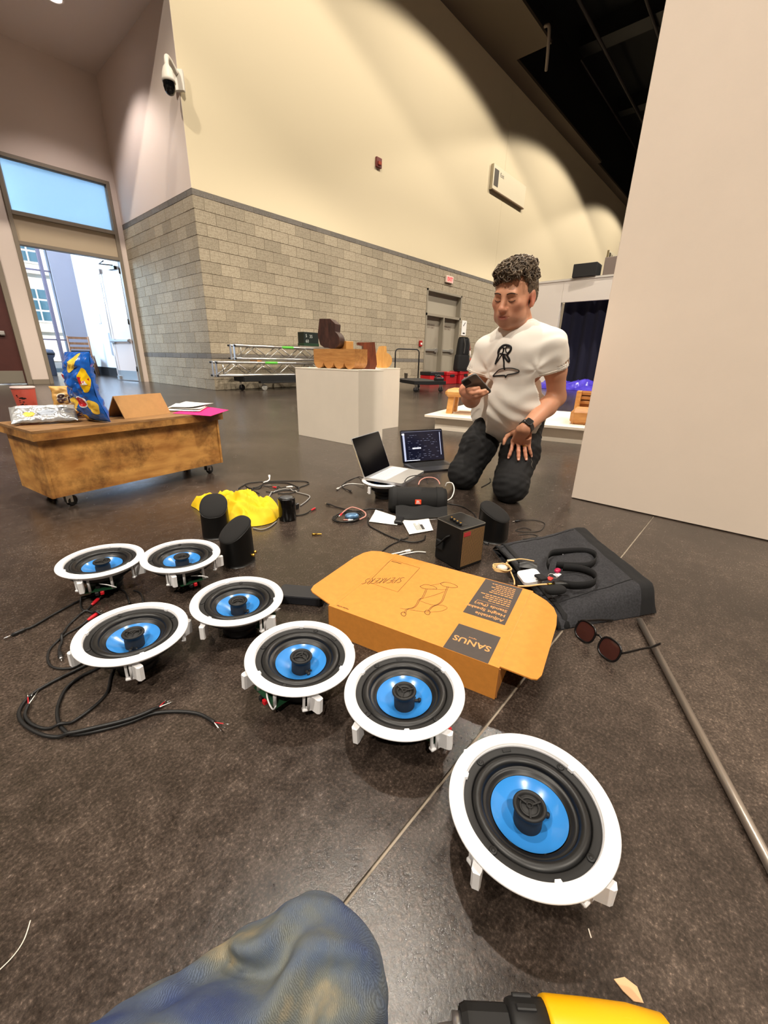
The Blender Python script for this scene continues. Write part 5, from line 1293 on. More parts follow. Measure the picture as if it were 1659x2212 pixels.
MB().lathe([(0,0),(0.0095,0),(0.010,0.002),(0.010,0.040),(0.0085,0.043),(0,0.043)],20,Ry(90)).build('barrel', M_gloss, t)
MB().lathe([(0,-0.018),(0.003,-0.018),(0.003,0.0),(0,0.0)],14,Ry(90)).build('gold_tip', M_gold, t)
t = thing('key_ring', 'steel key ring with red and white tags on the tote bag', 'keys', G(1194,1247,0.069))
MB().tube([(0.013*math.cos(a), 0.013*math.sin(a), 0.004) for a in np.linspace(0,2*pi,30,endpoint=False)],0.0012,6,closed=True).build('ring', M_silver, t)
MB().box((-0.030,-0.006,0.001),(-0.012,0.008,0.006),bev=0.001).build('red_tag', mat('red_tag',(200,60,54),0.5), t)
MB().prism([(0.004,-0.012),(0.030,-0.014),(0.032,-0.003),(0.012,0.004)],0.002,0.004).build('white_tag', mat('matte_white_plastic',(236,236,238),0.4), t)
capsule_box(0.026,0.017,0.011,2.4).build('crimson_fob', mat('crimson',(170,20,70),0.25), t).location = (0.034,0.0,0.004)
MB().box((-0.052,-0.012,0),(-0.026,0.02,0.008),Rz(-30),bev=0.002).build('leather_fob', M_felt2, t)
tag(MB().grid(lambda u,v: ((u-0.5)*0.034, (v-0.5)*0.055, 0.016*math.sin(pi*u)*(0.6+0.4*math.sin(pi*v))), 8, 8).grid(lambda u,v: ((0.5-u)*0.034, (v-0.5)*0.055, 0.0), 2, 2).build('leather_pouch', M_gloss, mw=T(*G(1140,1222,0.047)) @ Rz(30)), 'small black leather pouch behind the white charger', 'pouch')
o = capsule_box(0.062,0.032,0.024,2.6).build('black_pouch', M_felt2, mw=T(*G(1198,1282,0.060)) @ Rz(-40)); tag(o, 'rounded black pouch at the near edge of the bag items', 'pouch')
# ------------------------------------------------------------------ sunglasses
ga = Vector((1.000,0.222,0)); gb = Vector((0.940,0.100,0)); wd = (gb-ga); gl = wd.length; wd.normalize(); nd = Vector((-wd.y,wd.x,0)) # away from the temples?
td = Vector((wd.y*-1, wd.x, 0)); 
if td.dot(Vector((0.9,-0.4,0))) < 0: td = -td
GM = frame(Vector((ga.x,ga.y,0.001)), wd, (0,0,1))
t = thing('sunglasses', 'black framed sunglasses with brown lenses on the floor', 'sunglasses', mw=GM)
lz = td.dot(GM.to_3x3() @ Vector((0,1,0)))    # temples go to local y * sign
sg = 1 if lz > 0 else -1
tilt = Rx(-22*sg)
def lens_out(cx, k=1.0, flip=1):
    pts = []
    for i in range(36):
        a = 2*pi*i/36; ca, sa = math.cos(a), math.sin(a); e = 0.72
        pts.append((cx+0.027*k*math.copysign(abs(ca)**e, ca), 0.0, 0.026+0.024*k*math.copysign(abs(sa)**0.8, sa)))
    return pts
M_lens = mat('brown_lens', (64,36,32), 0.08, coat=0.5); M_lfr = mat('black_acetate', (14,13,14), 0.25)
for cx in (0.034, gl-0.030):
    MB().tube(lens_out(cx), 0.0026, 8, tilt, closed=True).build('rim', M_lfr, t)
    lo_ = lens_out(cx, 0.96); m = MB(); m.add(lo_+[(cx,-0.002*sg,0.026)], [(i,(i+1) % 36,36) for i in range(36)], tilt); m.build('lens', M_lens, t)
MB().tube([(0.061,0,0.036),(gl/2+0.002,0.001,0.039),(gl-0.057,0,0.036)],0.0026,8,tilt).build('bridge', M_lfr, t)
for x in (0.005, gl-0.001):
    y0 = -0.006*sg*-1
    P = [tilt @ Vector((x,0.0,0.036)), Vector((x+0.001,sg*0.03,0.032)), Vector((x,sg*0.09,0.026 if x > 0.05 else 0.020)), Vector((x,sg*0.115,0.022 if x > 0.05 else 0.013)), Vector((x,sg*0.145,0.024 if x > 0.05 else 0.004))]
    MB().tube(spline(P,6), [0.0030]*20+[0.0036]*5, 8, flat=(1.2,0.55)).build('temple', M_lfr, t)
# ------------------------------------------------------------------ metal rod
ra = G(1372,1330,0.0); rb = G(1700,1955,0.0); rd = (rb-ra).normalized(); ra = ra+rd*0.035
rod = MB().tube([ra+Vector((0,0,0.0085)), ra+rd*0.95+Vector((0,0,0.0085))], 0.008, 16).build('metal_rod', mat('dull_steel_rod',(168,158,148),0.35,0.8)); tag(rod, 'long dull steel rod on the floor at the right', 'rod')
# ------------------------------------------------------------------ small litter
tag(MB().prism([(0,0),(0.012,0.004),(0.016,0.016),(0.010,0.028),(0.003,0.020),(-0.002,0.010)],0,0.0012).build('wood_chip', mat('pale_chip',(210,170,128),0.8), loc=G(1390,2168,0.0004), rz=0.4), 'pale wood chip on the floor near the drill', 'wood chip')
tag(MB().tube(spline([G(66,1988,0.001),G(52,2030,0.001),G(28,2066,0.001),G(-6,2100,0.001)],6),0.0007,5).build('white_thread', mat('white_thread',(226,214,200),0.8)), 'white thread lying at the bottom left edge', 'thread')
tag(MB().tube(spline([G(790,2095,0.001),G(784,2110,0.001),G(782,2128,0.001)],4),0.0007,5).build('white_thread', mat('white_thread',(226,214,200),0.8)), 'tiny pale thread right of the denim knee', 'thread')
tag(MB().tube(spline([G(1271,2006,0.001),G(1274,2016,0.001),G(1277,2026,0.001)],4),0.0009,5).build('white_thread', mat('white_thread',(226,214,200),0.8)), 'tiny pale thread under the nearest speaker', 'thread')
# ------------------------------------------------------------------ cordless drill
da = G(952,2236,0.036); db = G(1430,2268,0.036)
DM = frame(da, db-da)
t = thing('cordless_drill', 'yellow and black cordless drill lying at the bottom edge', 'drill', mw=DM)
M_dy = mat('drill_yellow',(250,182,10),0.4); M_dk = mat('drill_black',(24,24,25),0.6)
RY = Ry(90)
MB().lathe([(0,-0.006),(0.006,-0.006),(0.008,0.0),(0.0095,0.012),(0.0165,0.012),(0.0165,0.022),(0,0.022)],24,RY).build('chuck_nose', M_chr, t)
MB().lathe([(0,0.02),(0.021,0.02),(0.0235,0.026),(0.024,0.066),(0.022,0.068),(0,0.068)],14,RY,smooth=False).build('chuck', M_dk, t)
MB().lathe([(0,0.068),(0.027,0.068),(0.0285,0.072),(0.029,0.104),(0,0.104)],24,RY).build('clutch_ring', M_dk, t)
for k in range(10): MB().box((0.074,-0.003,0.0275),(0.094,0.003,0.031),Rx(36*k+10),bev=0.001).build('grip_rib', M_dk, t)
vs, fs = text_mb('15', 0.012, 0.0003, 0.0002)
MB().add(vs, fs, Rx(8) @ T(0.0985,0.0,0.0298) @ Rz(90)).build('lettering', M_dy, t)
MB().lathe([(0,0.104),(0.031,0.104),(0.032,0.108),(0.031,0.15),(0.029,0.19),(0.024,0.222),(0.012,0.232),(0,0.233)],40,RY).build('motor_housing', M_dy, t)
MB().box((0.125,-0.012,0.0275),(0.185,0.012,0.0325),Ry(1.5),bev=0.002).build('top_ridge', M_dy, t)
MB().box((0.200,-0.010,0.016),(0.224,0.010,0.027),Ry(22),bev=0.003).build('rear_cap', M_dk, t)
MB().prism(rrect(0.045,0.034,0.012,4),0,0.11,T(0.165,-0.02,0) @ Rx(90) @ Ry(-8)).build('handle', M_dk, t)
MB().prism(rrect(0.10,0.062,0.012,4),0,0.05,T(0.155,-0.13,-0.002) @ Rx(90)).build('battery', M_dk, t)
# ------------------------------------------------------------------ lobby chair and bin
t = thing('wooden_chair', 'wooden chair seen through the open doorway', 'chair', (3.92, 16.2, 0), math.radians(160)); t.scale = (1.3,1.3,1.3)
M_chw = wood('beech_wood',(176,128,92),(140,96,66),(8,8,2))
MB().box((-0.22,-0.22,0.43),(0.22,0.22,0.46),bev=0.01).build('seat', M_chw, t)
for (x,y,h_) in ((-0.2,-0.2,0.43),(0.2,-0.2,0.43),(-0.2,0.2,0.88),(0.2,0.2,0.88)): MB().tube([(x*1.15,y*1.15,0),(x,y,0.43),(x,y*1.1,h_)],0.018,8).build('leg', M_chw, t)
for z in (0.62,0.72,0.84): MB().box((-0.2,0.2,z-0.025),(0.2,0.225,z+0.025)).build('back_slat', M_chw, t)
MB().tube(spline([(-0.2,-0.2,0.2),(-0.12,-0.2,0.38),(0.12,-0.2,0.38),(0.2,-0.2,0.2)],6),0.014,8).build('stretcher', M_chw, t)
t = thing('litter_bin', 'dark round bin outlined against the bright lobby', 'bin', (3.05, 16.4, 0))
MB().lathe([(0,0),(0.13,0),(0.14,0.02),(0.14,0.5),(0.19,0.56),(0.2,0.66),(0.17,0.74),(0,0.76)],28).build('body', mat('slate_bin',(90,96,112),0.5), t)
MB().lathe([(0.201,0.6),(0.205,0.6),(0.205,0.66),(0.201,0.66)],28).build('band', M_blkp, t)
# ------------------------------------------------------------------ snack bags and papers on the crate
def pillow(w, hh, d, seed, bend=0.0, wr=0.006, nx=2.4):
    """returns surface fn side(u,v,s): u,v in [-1,1], s=+1 front/-1 back; local x across, z up, y thickness (front = -y)"""
    def fn(u, v, s):
        k = max(0.0, (1-abs(u)**nx))**0.55*max(0.0, (1-abs(v)**4.0))**0.6
        n = fbm((u*1.8+seed, v*2.6*hh/w, 0.7*s), 1.0, 5)
        rg = abs(mnoise.noise(Vector((u*3+seed, v*3.5, s*2.0))))
        y = -s*(d/2*k*(1+0.25*n))-s*wr*(rg-0.3)*k*2-0.0006*s
        squeeze = 1-0.08*math.cos(v*pi/2)*abs(u)
        X = u*w/2*(1-0.10*(1-v*v)*0.6)+0.004*n
        Z = (v+1)/2*hh
        y += bend*math.sin((v+1)/2*pi)
        X += 0.010*mnoise.noise(Vector((v*2.2+seed, 3.1, 0)))
        return Vector((X, y, Z))
    return fn
def pillow_mesh(fn, nu=40, nv=60):
    m = MB()
    m.grid(lambda a, b: fn(2*a-1, 2*b-1, 1), nu, nv); m.grid(lambda a, b: fn(1-2*a, 2*b-1, -1), nu, nv)
    return m
def decal(fn, pts, s=1, off=0.0012, n=6):
    """closed outline in (u,v) filled as a fan of rings following the surface"""
    cu = sum(p[0] for p in pts)/len(pts); cv = sum(p[1] for p in pts)/len(pts); k = len(pts); m = MB()
    def f2(a, b):
        p = pts[int(round(b*k)) % k]; u = cu+(p[0]-cu)*a; v = cv+(p[1]-cv)*a
        return fn(u, v, s)+Vector((0, -s*off, 0))
    m.grid(f2, n, k, closed_v=True); return m
def decal_text(fn, body, u0, v0, size, s=1, rot=0.0, bold=0.0, off=0.002, su=1.0, sv=1.0):
    vs, fs = text_mb(body, size, 0.0, bold); m = MB(); R_ = Matrix.Rotation(rot, 3, 'Z')
    out = []
    for x, y, z in vs:
        q = R_ @ Vector((x*su, y*sv, 0)); out.append(fn(u0+q.x*s, v0+q.y, s)+Vector((0,-s*off,0)))
    m.add([tuple(p) for p in out], fs); return m
def oval(cu, cv, ru, rv, n=28, rot=0.0, wob=0.0):
    pts = []
    for i in range(n):
        a = 2*pi*i/n; x, y = ru*math.cos(a)*(1+wob*math.sin(3*a)), rv*math.sin(a)
        pts.append((cu+x*math.cos(rot)-y*math.sin(rot), cv+x*math.sin(rot)+y*math.cos(rot)))
    return pts
M_cb = mat('blue_foil', (24,92,186), 0.22, coat=0.4, noise_amt=0.15, noise_scale=12); M_cy = mat('crisp_yellow', (236,196,70), 0.35); M_cr = mat('logo_red', (196,28,40), 0.35); M_cw2 = mat('foil_white', (238,238,240), 0.3); M_gy = mat('logo_yellow', (246,200,20), 0.3)
fn = pillow(0.18, 0.305, 0.090, 2.0, bend=-0.025, wr=0.012)
cb = G(203,913,ZL)
toC = Vector((-cb.x, -cb.y, 0)).normalized()
CM_ = frame(Vector((cb.x+0.032, cb.y+0.040, ZL+0.0005)), Vector((-toC.y, toC.x, 0))) @ Rx(2) @ Ry(-5) @ Rz(-60)
CM_ = CM_ @ T(0,0,0.012)
t = thing('chip_bag', 'tall blue crisp bag with yellow and red print standing on the crate', 'snack bag', mw=CM_)
pillow_mesh(fn).build('bag', M_cb, t)
for (u, v, ru, rv, rot, mm) in ((-0.45,-0.42,0.40,0.15,0.3,M_cy),(0.2,0.70,0.42,0.17,0.5,M_cy),(0.75,-0.52,0.22,0.22,0.1,M_cy),(-0.3,-0.86,0.3,0.10,0.2,M_cy)):
    decal(fn, oval(u,v,ru,rv,28,rot,0.12)).build('print_spot', mm, t)
d_ = decal(fn, oval(0.30,-0.35,0.34,0.17), off=0.0016).build('logo', M_cw2, t); decal(fn, oval(0.30,-0.35,0.28,0.14), off=0.0024).build('logo_red', M_cr, d_)
d_ = decal(fn, oval(-0.72,0.36,0.20,0.11), off=0.0016).build('logo', M_cw2, t); decal(fn, oval(-0.70,0.36,0.15,0.085), off=0.0024).build('logo_red', M_cr, d_)
d_ = decal(fn, oval(0.80,0.25,0.20,0.34), off=0.0014).build('logo', M_gy, t)
decal(fn, [(0.62,0.10),(0.97,0.06),(0.98,0.30),(0.62,0.36)], off=0.0020).build('logo_band', M_cr, d_)
decal_text(fn, "La", 0.80, 0.2, 0.36, bold=0.01, off=0.003, su=0.75, sv=0.62).build('lettering', M_cw2, d_)
decal_text(fn, "LTY", -0.55, 0.13, 0.30, off=0.003, sv=0.45).build('lettering', M_cw2, t)
# silver foil bag lying down
fn = pillow(0.125, 0.235, 0.045, 7.0, wr=0.007)
sb = G(122,912,ZL)
SB = frame(Vector((sb.x+0.028, sb.y+0.010, ZL+0.042)), Vector((-toC.y, toC.x, 0))) @ Rz(4) @ Rx(-62) @ Ry(90) @ T(0,0,-0.118)
t = thing('foil_bag', 'silver foil crisp bag lying open on the crate front', 'snack bag', mw=SB)
pillow_mesh(fn).build('bag', mat('silver_foil', (190,192,194), 0.3, 0.6, noise_amt=0.12, noise_scale=20), t)
decal(fn, [(-0.9,-0.8),(-0.35,-0.8),(-0.35,0.75),(-0.9,0.75)], s=1, off=0.001).build('facts_panel', M_cw2, t)
decal(fn, oval(0.45,-0.45,0.25,0.18), s=1).build('print_spot', M_cy, t)
decal(fn, oval(0.3,0.1,0.3,0.3), s=1).build('print_spot', mat('pale_blue_print',(168,178,192),0.4), t)
# brown pouch with letters
fn = pillow(0.19, 0.15, 0.05, 11.0, wr=0.008)
pb = G(152,884,ZL)
PB = frame(Vector((pb.x-0.075, pb.y-0.52, ZL+0.003)), Vector((-toC.y, toC.x, 0))) @ Rx(-4) @ Rz(6)
t = thing('candy_pouch', 'tan sweets pouch with dark brown lettering behind the foil bag', 'snack bag', mw=PB)
pillow_mesh(fn).build('pouch', mat('tan_pouch', (206,158,86), 0.45, noise_amt=0.08, noise_scale=9), t)
decal_text(fn, "&m", -0.34, 0.22, 0.80, bold=0.05, off=0.0016, su=0.9, sv=1.0).build('lettering_outline', mat('cream_print',(240,226,196),0.5), t)
decal_text(fn, "&m", -0.34, 0.22, 0.78, bold=0.02, off=0.0030, su=0.9, sv=1.0).build('lettering', mat('dark_brown_print',(66,30,30),0.5), t)
decal_text(fn, "'s", 0.52, 0.36, 0.42, bold=0.015, off=0.0030).build('lettering', mat('dark_brown_print',(66,30,30),0.5), t)
decal(fn, [(-0.3,-0.9),(0.5,-0.9),(0.25,-0.15),(-0.05,0.02)], off=0.0016).build('print_patch', mat('navy_print',(40,42,84),0.5), t)
# cardboard tent, papers, pink sheet
ta, tb2 = G(270,905,ZL), G(369,893,ZL)
TM = frame(Vector((ta.x,ta.y,ZL+0.0005)), tb2-ta); Lt = (tb2-ta).length
t = thing('cardboard_tent', 'folded brown cardboard standing like a tent on the crate', 'cardboard', mw=TM)
M_cardt = mat('tan_cardboard', (168,124,72), 0.8, noise_amt=0.05, noise_scale=30)
for (y0, y1, nm) in ((0.0,0.055,'front_panel'),(0.135,0.060,'rear_panel')):
    e = 0.004 if y0 < 0.06 else -0.004
    MB().add([(0,y0,0),(Lt,y0,0),(Lt,y1,0.105),(0,y1,0.105),(0,y0+e,0),(Lt,y0+e,0),(Lt,y1+e,0.102),(0,y1+e,0.102)],[(0,1,2,3),(7,6,5,4),(0,4,5,1),(2,6,7,3),(1,5,6,2),(3,7,4,0)]).build(nm, M_cardt, t)
def csheet(cpx, z0, label, m, th=0.0008, name='paper_sheet', curl=0.004, cat='paper'):
    return sheet(cpx, z0, label, name, m, curl, th, cat)
csheet([(372,893),(455,899),(494,886),(430,876)], ZL+0.0006, 'bright pink paper sheet hanging over the crate edge', mat('hot_pink_paper',(240,32,122),0.7), curl=0.0)
csheet([(362,887),(432,890),(448,880),(372,876)], ZL+0.003, 'lower white paper in the stack beside the cardboard tent', M_pap, curl=0.004)
csheet([(362,882),(434,886),(452,875),(380,872)], ZL+0.008, 'middle white paper in the stack beside the cardboard tent', M_pap, curl=0.006)
csheet([(364,880),(420,882),(462,874),(402,868)], ZL+0.014, 'top white paper with a curled corner beside the cardboard tent', M_pap, curl=0.008)

# settle the three bags on the lid: clear of each other, resting on the plywood
def low_z(o):
    return min((o.matrix_world @ ch.matrix_local @ v.co).z for ch in o.children for v in ch.data.vertices)
_by = {o.name: o for o in bpy.data.objects if o.name in ('chip_bag', 'foil_bag', 'candy_pouch')}
_lf = Vector((toC.y, -toC.x, 0))
for nm, a, l in (('chip_bag', 0.0, 0.0), ('foil_bag', -0.02, 0.06), ('candy_pouch', 0.09, 0.0)):
    o = _by[nm]; m = T(*(-toC*a+_lf*l)) @ o.matrix_basis
    o.matrix_world = m; bpy.context.view_layer.update()
    o.matrix_world = T(0, 0, ZL+0.0008-low_z(o)) @ m
bpy.context.view_layer.update()
# ------------------------------------------------------------------ signed-distance modelling for bodies and cloth
class SDF:
    def __init__(s): s.ops = []
    def cone(s, a, b, ra, rb, k=0.02, sub=False, sc=None):
        s.ops.append(('c', np.array(a, float), np.array(b, float), ra, rb, k, sub)); return s
    def chain(s, pts, rad, k=0.02):
        for i in range(len(pts)-1): s.cone(pts[i], pts[i+1], rad[i], rad[i+1], k)
        return s
    def ell(s, c, r, axes=None, k=0.02, sub=False):
        A = np.eye(3) if axes is None else np.array(axes, float)
        s.ops.append(('e', np.array(c, float), np.array(r, float), A, None, k, sub)); return s
    def near(s, c, rad):
        out = []
        for o in s.ops:
            if o[0] == 'c':
                ba = o[2]-o[1]; t = min(1, max(0, np.dot(c-o[1], ba)/max(1e-12, ba@ba)))
                d = np.linalg.norm(c-o[1]-t*ba)-max(o[3], o[4])
            else: d = np.linalg.norm(c-o[1])-o[2].max()
            if d < rad+o[5]*1.5+0.02: out.append(o)
        return out
    @staticmethod
    def ev(ops, P):
        d = np.full(len(P), 1.0)
        for o in ops:
            if o[0] == 'c':
                pa = P-o[1]; ba = o[2]-o[1]; t = np.clip(pa@ba/max(1e-12, ba@ba), 0, 1)
                q = np.linalg.norm(pa-t[:, None]*ba, axis=1)-(o[3]+(o[4]-o[3])*t)
            else:
                p = (P-o[1])@o[3].T; k0 = np.linalg.norm(p/o[2], axis=1); k1 = np.linalg.norm(p/o[2]**2, axis=1)
                q = k0*(k0-1)/np.maximum(k1, 1e-9)
            k = o[5]
            if o[6]:
                hh = np.clip(0.5-0.5*(d+q)/k, 0, 1); d = d*(1-hh)-q*hh+k*hh*(1-hh)
            else:
                hh = np.clip(0.5+0.5*(q-d)/k, 0, 1); d = q*(1-hh)+d*hh-k*hh*(1-hh)
        return d
    def mesh(s, lo, hi, vox, post=None, nb=24):
        """sparse surface nets; post(P, d) may modify the distance"""
        lo = np.array(lo, float); hi = np.array(hi, float)
        n = np.ceil((hi-lo)/vox).astype(int); nbk = np.ceil(n/nb).astype(int)
        D1, D2 = int(n[1]+nb+4), int(n[2]+nb+4)
        key = lambda g: (g[:, 0]*D1+g[:, 1])*D2+g[:, 2]
        cells = []; cpos = []; quads = []
        g1 = np.arange(nb+1); GG = np.stack(np.meshgrid(g1, g1, g1, indexing='ij'), -1).reshape(-1, 3)
        rad = nb*vox*0.87
        for bi in range(nbk[0]):
            for bj in range(nbk[1]):
                for bk in range(nbk[2]):
                    o = np.array([bi, bj, bk])*nb; c = lo+(o+nb/2)*vox
                    ops = s.near(c, rad)
                    if not ops: continue
                    dc = SDF.ev(ops, c[None])[0]
                    if abs(dc) > rad*1.25+0.02: continue
                    P = lo+(GG+o)*vox; d = SDF.ev(ops, P)
                    if post: d = post(P, d)
                    if d.min() > 0 or d.max() < 0: continue
                    V = d.reshape(nb+1, nb+1, nb+1); sg = V < 0
                    acc = np.zeros((nb, nb, nb, 3)); cnt = np.zeros((nb, nb, nb))
                    for ax in range(3):
                        for e1 in (0, 1):
                            for e2 in (0, 1):
                                off = [0, 0, 0]; oth = [a for a in range(3) if a != ax]; off[oth[0]] = e1; off[oth[1]] = e2
                                s0 = tuple(slice(off[a], off[a]+nb) for a in range(3)); of1 = list(off); of1[ax] += 1
                                s1 = tuple(slice(of1[a], of1[a]+nb) for a in range(3))
                                a0, a1 = V[s0], V[s1]; m = (a0 < 0) != (a1 < 0)
                                t = np.where(m, a0/np.where(m, a0-a1, 1), 0)
                                for a in range(3): acc[..., a] += np.where(m, off[a]+(t if a == ax else 0), 0)
                                cnt += m
                    idx = np.argwhere(cnt > 0)
                    if len(idx) == 0: continue
                    pv = acc[cnt > 0]/cnt[cnt > 0][:, None]
                    cells.append(key(idx+o+1)); cpos.append(lo+(idx+o+pv)*vox)
                    for ax in range(3):
                        oth = [(ax+1) % 3, (ax+2) % 3]
                        s0 = tuple(slice(0, nb) for a in range(3)); s1 = tuple(slice(1, nb+1) if a == ax else slice(0, nb) for a in range(3))
                        A0, A1 = sg[s0], sg[s1]
                        for val in (True, False):
                            e = np.argwhere((A0 == val) & (A1 != val))
                            if len(e) == 0: continue
                            g = e+o+1; u = np.zeros(3, int); v = np.zeros(3, int); u[oth[0]] = 1; v[oth[1]] = 1
                            q = np.stack([key(g), key(g-u), key(g-u-v), key(g-v)], 1)
                            quads.append(q if val else q[:, ::-1])
        ck = np.concatenate(cells); cp = np.concatenate(cpos); q = np.concatenate(quads)
        ck, ui = np.unique(ck, return_index=True); cp = cp[ui]
        ii = np.searchsorted(ck, q); ii = np.minimum(ii, len(ck)-1)
        ok = (ck[ii] == q).all(1)
        return cp, ii[ok]
def np_mesh(name, V, F):
    me = bpy.data.meshes.new(name)
    me.vertices.add(len(V)); me.vertices.foreach_set('co', np.asarray(V, np.float32).ravel())
    me.loops.add(len(F)*4); me.loops.foreach_set('vertex_index', np.asarray(F, np.int32).ravel())
    me.polygons.add(len(F)); me.polygons.foreach_set('loop_start', np.arange(0, len(F)*4, 4, dtype=np.int32))
    me.polygons.foreach_set('use_smooth', np.ones(len(F), bool))
    me.update(); me.validate(); return me
def relax(V, F, it=2, lam=0.5):
    n = len(V); e = np.concatenate([F[:, [0,1]], F[:, [1,2]], F[:, [2,3]], F[:, [3,0]]]); e = np.unique(np.sort(e, 1), axis=0)
    for _ in range(it):
        acc = np.zeros_like(V); cnt = np.zeros(n)
        for a, b in ((0,1),(1,0)):
            for k in range(3): acc[:, k] += np.bincount(e[:, a], V[e[:, b], k], n)
            cnt += np.bincount(e[:, a], minlength=n)
        V = V+lam*(acc/np.maximum(cnt, 1)[:, None]-V)
    return V
def Q(px, py, dist):
    d = ray(px, py); h_ = math.hypot(d.x, d.y); t = dist/h_
    return np.array([d.x*t, d.y*t, CAM_H+d.z*t])
# ------------------------------------------------------------------ the kneeling man: landmarks
K1 = Q(1004,1012,2.235); K2 = Q(1106,1032,2.07)
H1_ = Q(1064,905,2.43); H2_ = Q(1140,912,2.36)
PV = (H1_+H2_)/2
K1[2] = 0.082; K2[2] = 0.082
SHl = Q(1198,738,2.10)     # his left shoulder, on the viewer's right
SHr = Q(1050,752,2.19)
NB = Q(1122,712,2.17)      # neck base
CHs = Q(1122,775,2.16); BEL = Q(1107,862,2.24)
EL = Q(1202,858,2.22); WL = Q(1134,925,2.035)
ER = Q(1018,862,2.24); WR = Q(1012,842,2.03)
fb = np.array([math.cos(math.radians(190)), math.sin(math.radians(190)), 0.0]); lb = np.array([-fb[1]*-1, -fb[0], 0.0]); lb = np.array([-fb[1], fb[0], 0.0])
if np.dot(lb, SHl-SHr) < 0: lb = -lb
up = np.array([0, 0, 1.0])
tz = NB-PV; tz = tz/np.linalg.norm(tz); tl = lb-tz*np.dot(lb, tz); tl /= np.linalg.norm(tl); tf = np.cross(tz, tl)
if np.dot(tf, fb) < 0: tf = -tf
TA = np.array([tl, tf, tz])    # torso axes rows: left, front, up
# ---- jeans
J = SDF()
J.ell(PV-tz*0.01-tf*0.02, (0.160,0.110,0.130), TA, 0.05)
for Hh, K, s_ in ((H1_, K1, -1), (H2_, K2, 1)):
    mid = (Hh+K)/2
    J.cone(Hh, mid, 0.080, 0.096, 0.05); J.cone(mid, K, 0.098, 0.080, 0.03)
    away = np.array([K[0], K[1], 0.0]); away /= np.linalg.norm(away); away = away+0.12*(-lb)*(1 if s_ > 0 else -0.3)
    foot = K+away*0.42; foot[2] = 0.062
    J.cone(K, K+away*0.2, 0.078, 0.066, 0.025); J.cone(K+away*0.2, foot, 0.066, 0.050, 0.03)
    J.ell(K+fb*0.012+np.array([0,0,0.01]), (0.080,0.064,0.080), np.array([lb, fb, up]), 0.03)
def folds(P, f1, w, ph): return np.sin(P@np.array(f1)+w*np.sin(P@np.array([31.0,17.0,23.0])+ph)+ph)
def jpost(P, d):
    dk = np.minimum(np.linalg.norm(P-(K1*0.7+H1_*0.3), axis=1), np.linalg.norm(P-(K2*0.7+H2_*0.3), axis=1))
    amp = 0.0022+0.0030*np.exp(-(dk/0.10)**2)
    n1 = folds(P, (25,40,120), 1.6, 0.3)*folds(P, (60,-40,30), 1.0, 2.0)
    n2 = folds(P, (-90,60,170), 1.2, 1.3)
    d = d-amp*n1-0.0012*n2
    return np.maximum(d, 0.002-P[:, 2])
vox = 0.0055
allp = np.array([K1, K2, H1_, H2_, K1-fb*0.45, K2-fb*0.45])
V, F = J.mesh(allp.min(0)-0.2, allp.max(0)+0.2, vox, jpost); V = relax(V, F, 2)
root = thing('person', 'kneeling man in white T-shirt and black jeans looking at his phone', 'person', (PV[0], PV[1], 0))
RO = np.array([PV[0], PV[1], 0.0])
M_jean = mat('black_denim', (22,22,24), 0.85, rgb2=(12,12,14), noise_scale=30, bump=0.15, bump_scale=700, dist=0.001)
jm = np_mesh('jeans', V-RO, F); jm.materials.append(M_jean)
from mathutils.bvhtree import BVHTree
def bvh_of(V, F): return BVHTree.FromPolygons([tuple(v) for v in V], [tuple(f) for f in F])
jb = bvh_of(V, F)
CAMP = Vector((0, 0, CAM_H))
def hit(bv, px, py):
    d = ray(px, py).normalized(); r = bv.ray_cast(CAMP, d); return (np.array(r[0]), np.array(r[1])) if r[0] is not None else (None, None)
# ---- body (skin): head, neck, torso core, arms and hands as one continuous surface
HC = Q(1110,640,2.085)
yaw_h = math.radians(180); pit = math.radians(-15)
hf = np.array([math.cos(yaw_h)*math.cos(pit), math.sin(yaw_h)*math.cos(pit), math.sin(pit)])
hl = np.cross(up, hf); hl /= np.linalg.norm(hl)
if np.dot(hl, lb) < 0: hl = -hl
hl = hl+0.07*up*(-1); hl -= hf*np.dot(hl, hf); hl /= np.linalg.norm(hl)
hu = np.cross(hl, hf); hu = hu if hu[2] > 0 else -hu
HA = np.array([hl, hf, hu]); hs = 1.02
def hp(x, y, z): return HC+hs*(x*hl+y*hf+z*hu)
B = SDF()
def he(c, r, k=0.02, sub=False): B.ell(hp(*c), np.array(r)*hs, HA, k, sub)
he((0,-0.012,0.035), (0.076,0.096,0.084), 0.02)
he((0,0.026,-0.030), (0.063,0.062,0.082), 0.035)
he((0,0.034,-0.072), (0.056,0.050,0.040), 0.03)
he((0,0.073,-0.098), (0.021,0.015,0.016), 0.025)
for s_ in (-1, 1):
    he((s_*0.046,0.052,-0.020), (0.022,0.022,0.020), 0.025)
    he((s_*0.045,0.018,-0.078), (0.018,0.032,0.024), 0.03)
B.cone(hp(-0.036,0.078,0.021), hp(0.036,0.078,0.021), 0.0105*hs, 0.0105*hs, 0.018)
for s_ in (-1, 1): he((s_*0.031,0.098,0.001), (0.019,0.016,0.0125), 0.014, True)
for s_ in (-1, 1): he((s_*0.031,0.0735,-0.001), (0.0150,0.0135,0.0125), 0.006)
B.cone(hp(0,0.085,0.010), hp(0,0.106,-0.030), 0.0090*hs, 0.0118*hs, 0.012)
for s_ in (-1, 1): he((s_*0.0125,0.096,-0.036), (0.0085,0.0105,0.0085), 0.008)
he((0,0.1085,-0.033), (0.0105,0.0095,0.0095), 0.008)
he((0,0.078,-0.066), (0.026,0.018,0.020), 0.018)
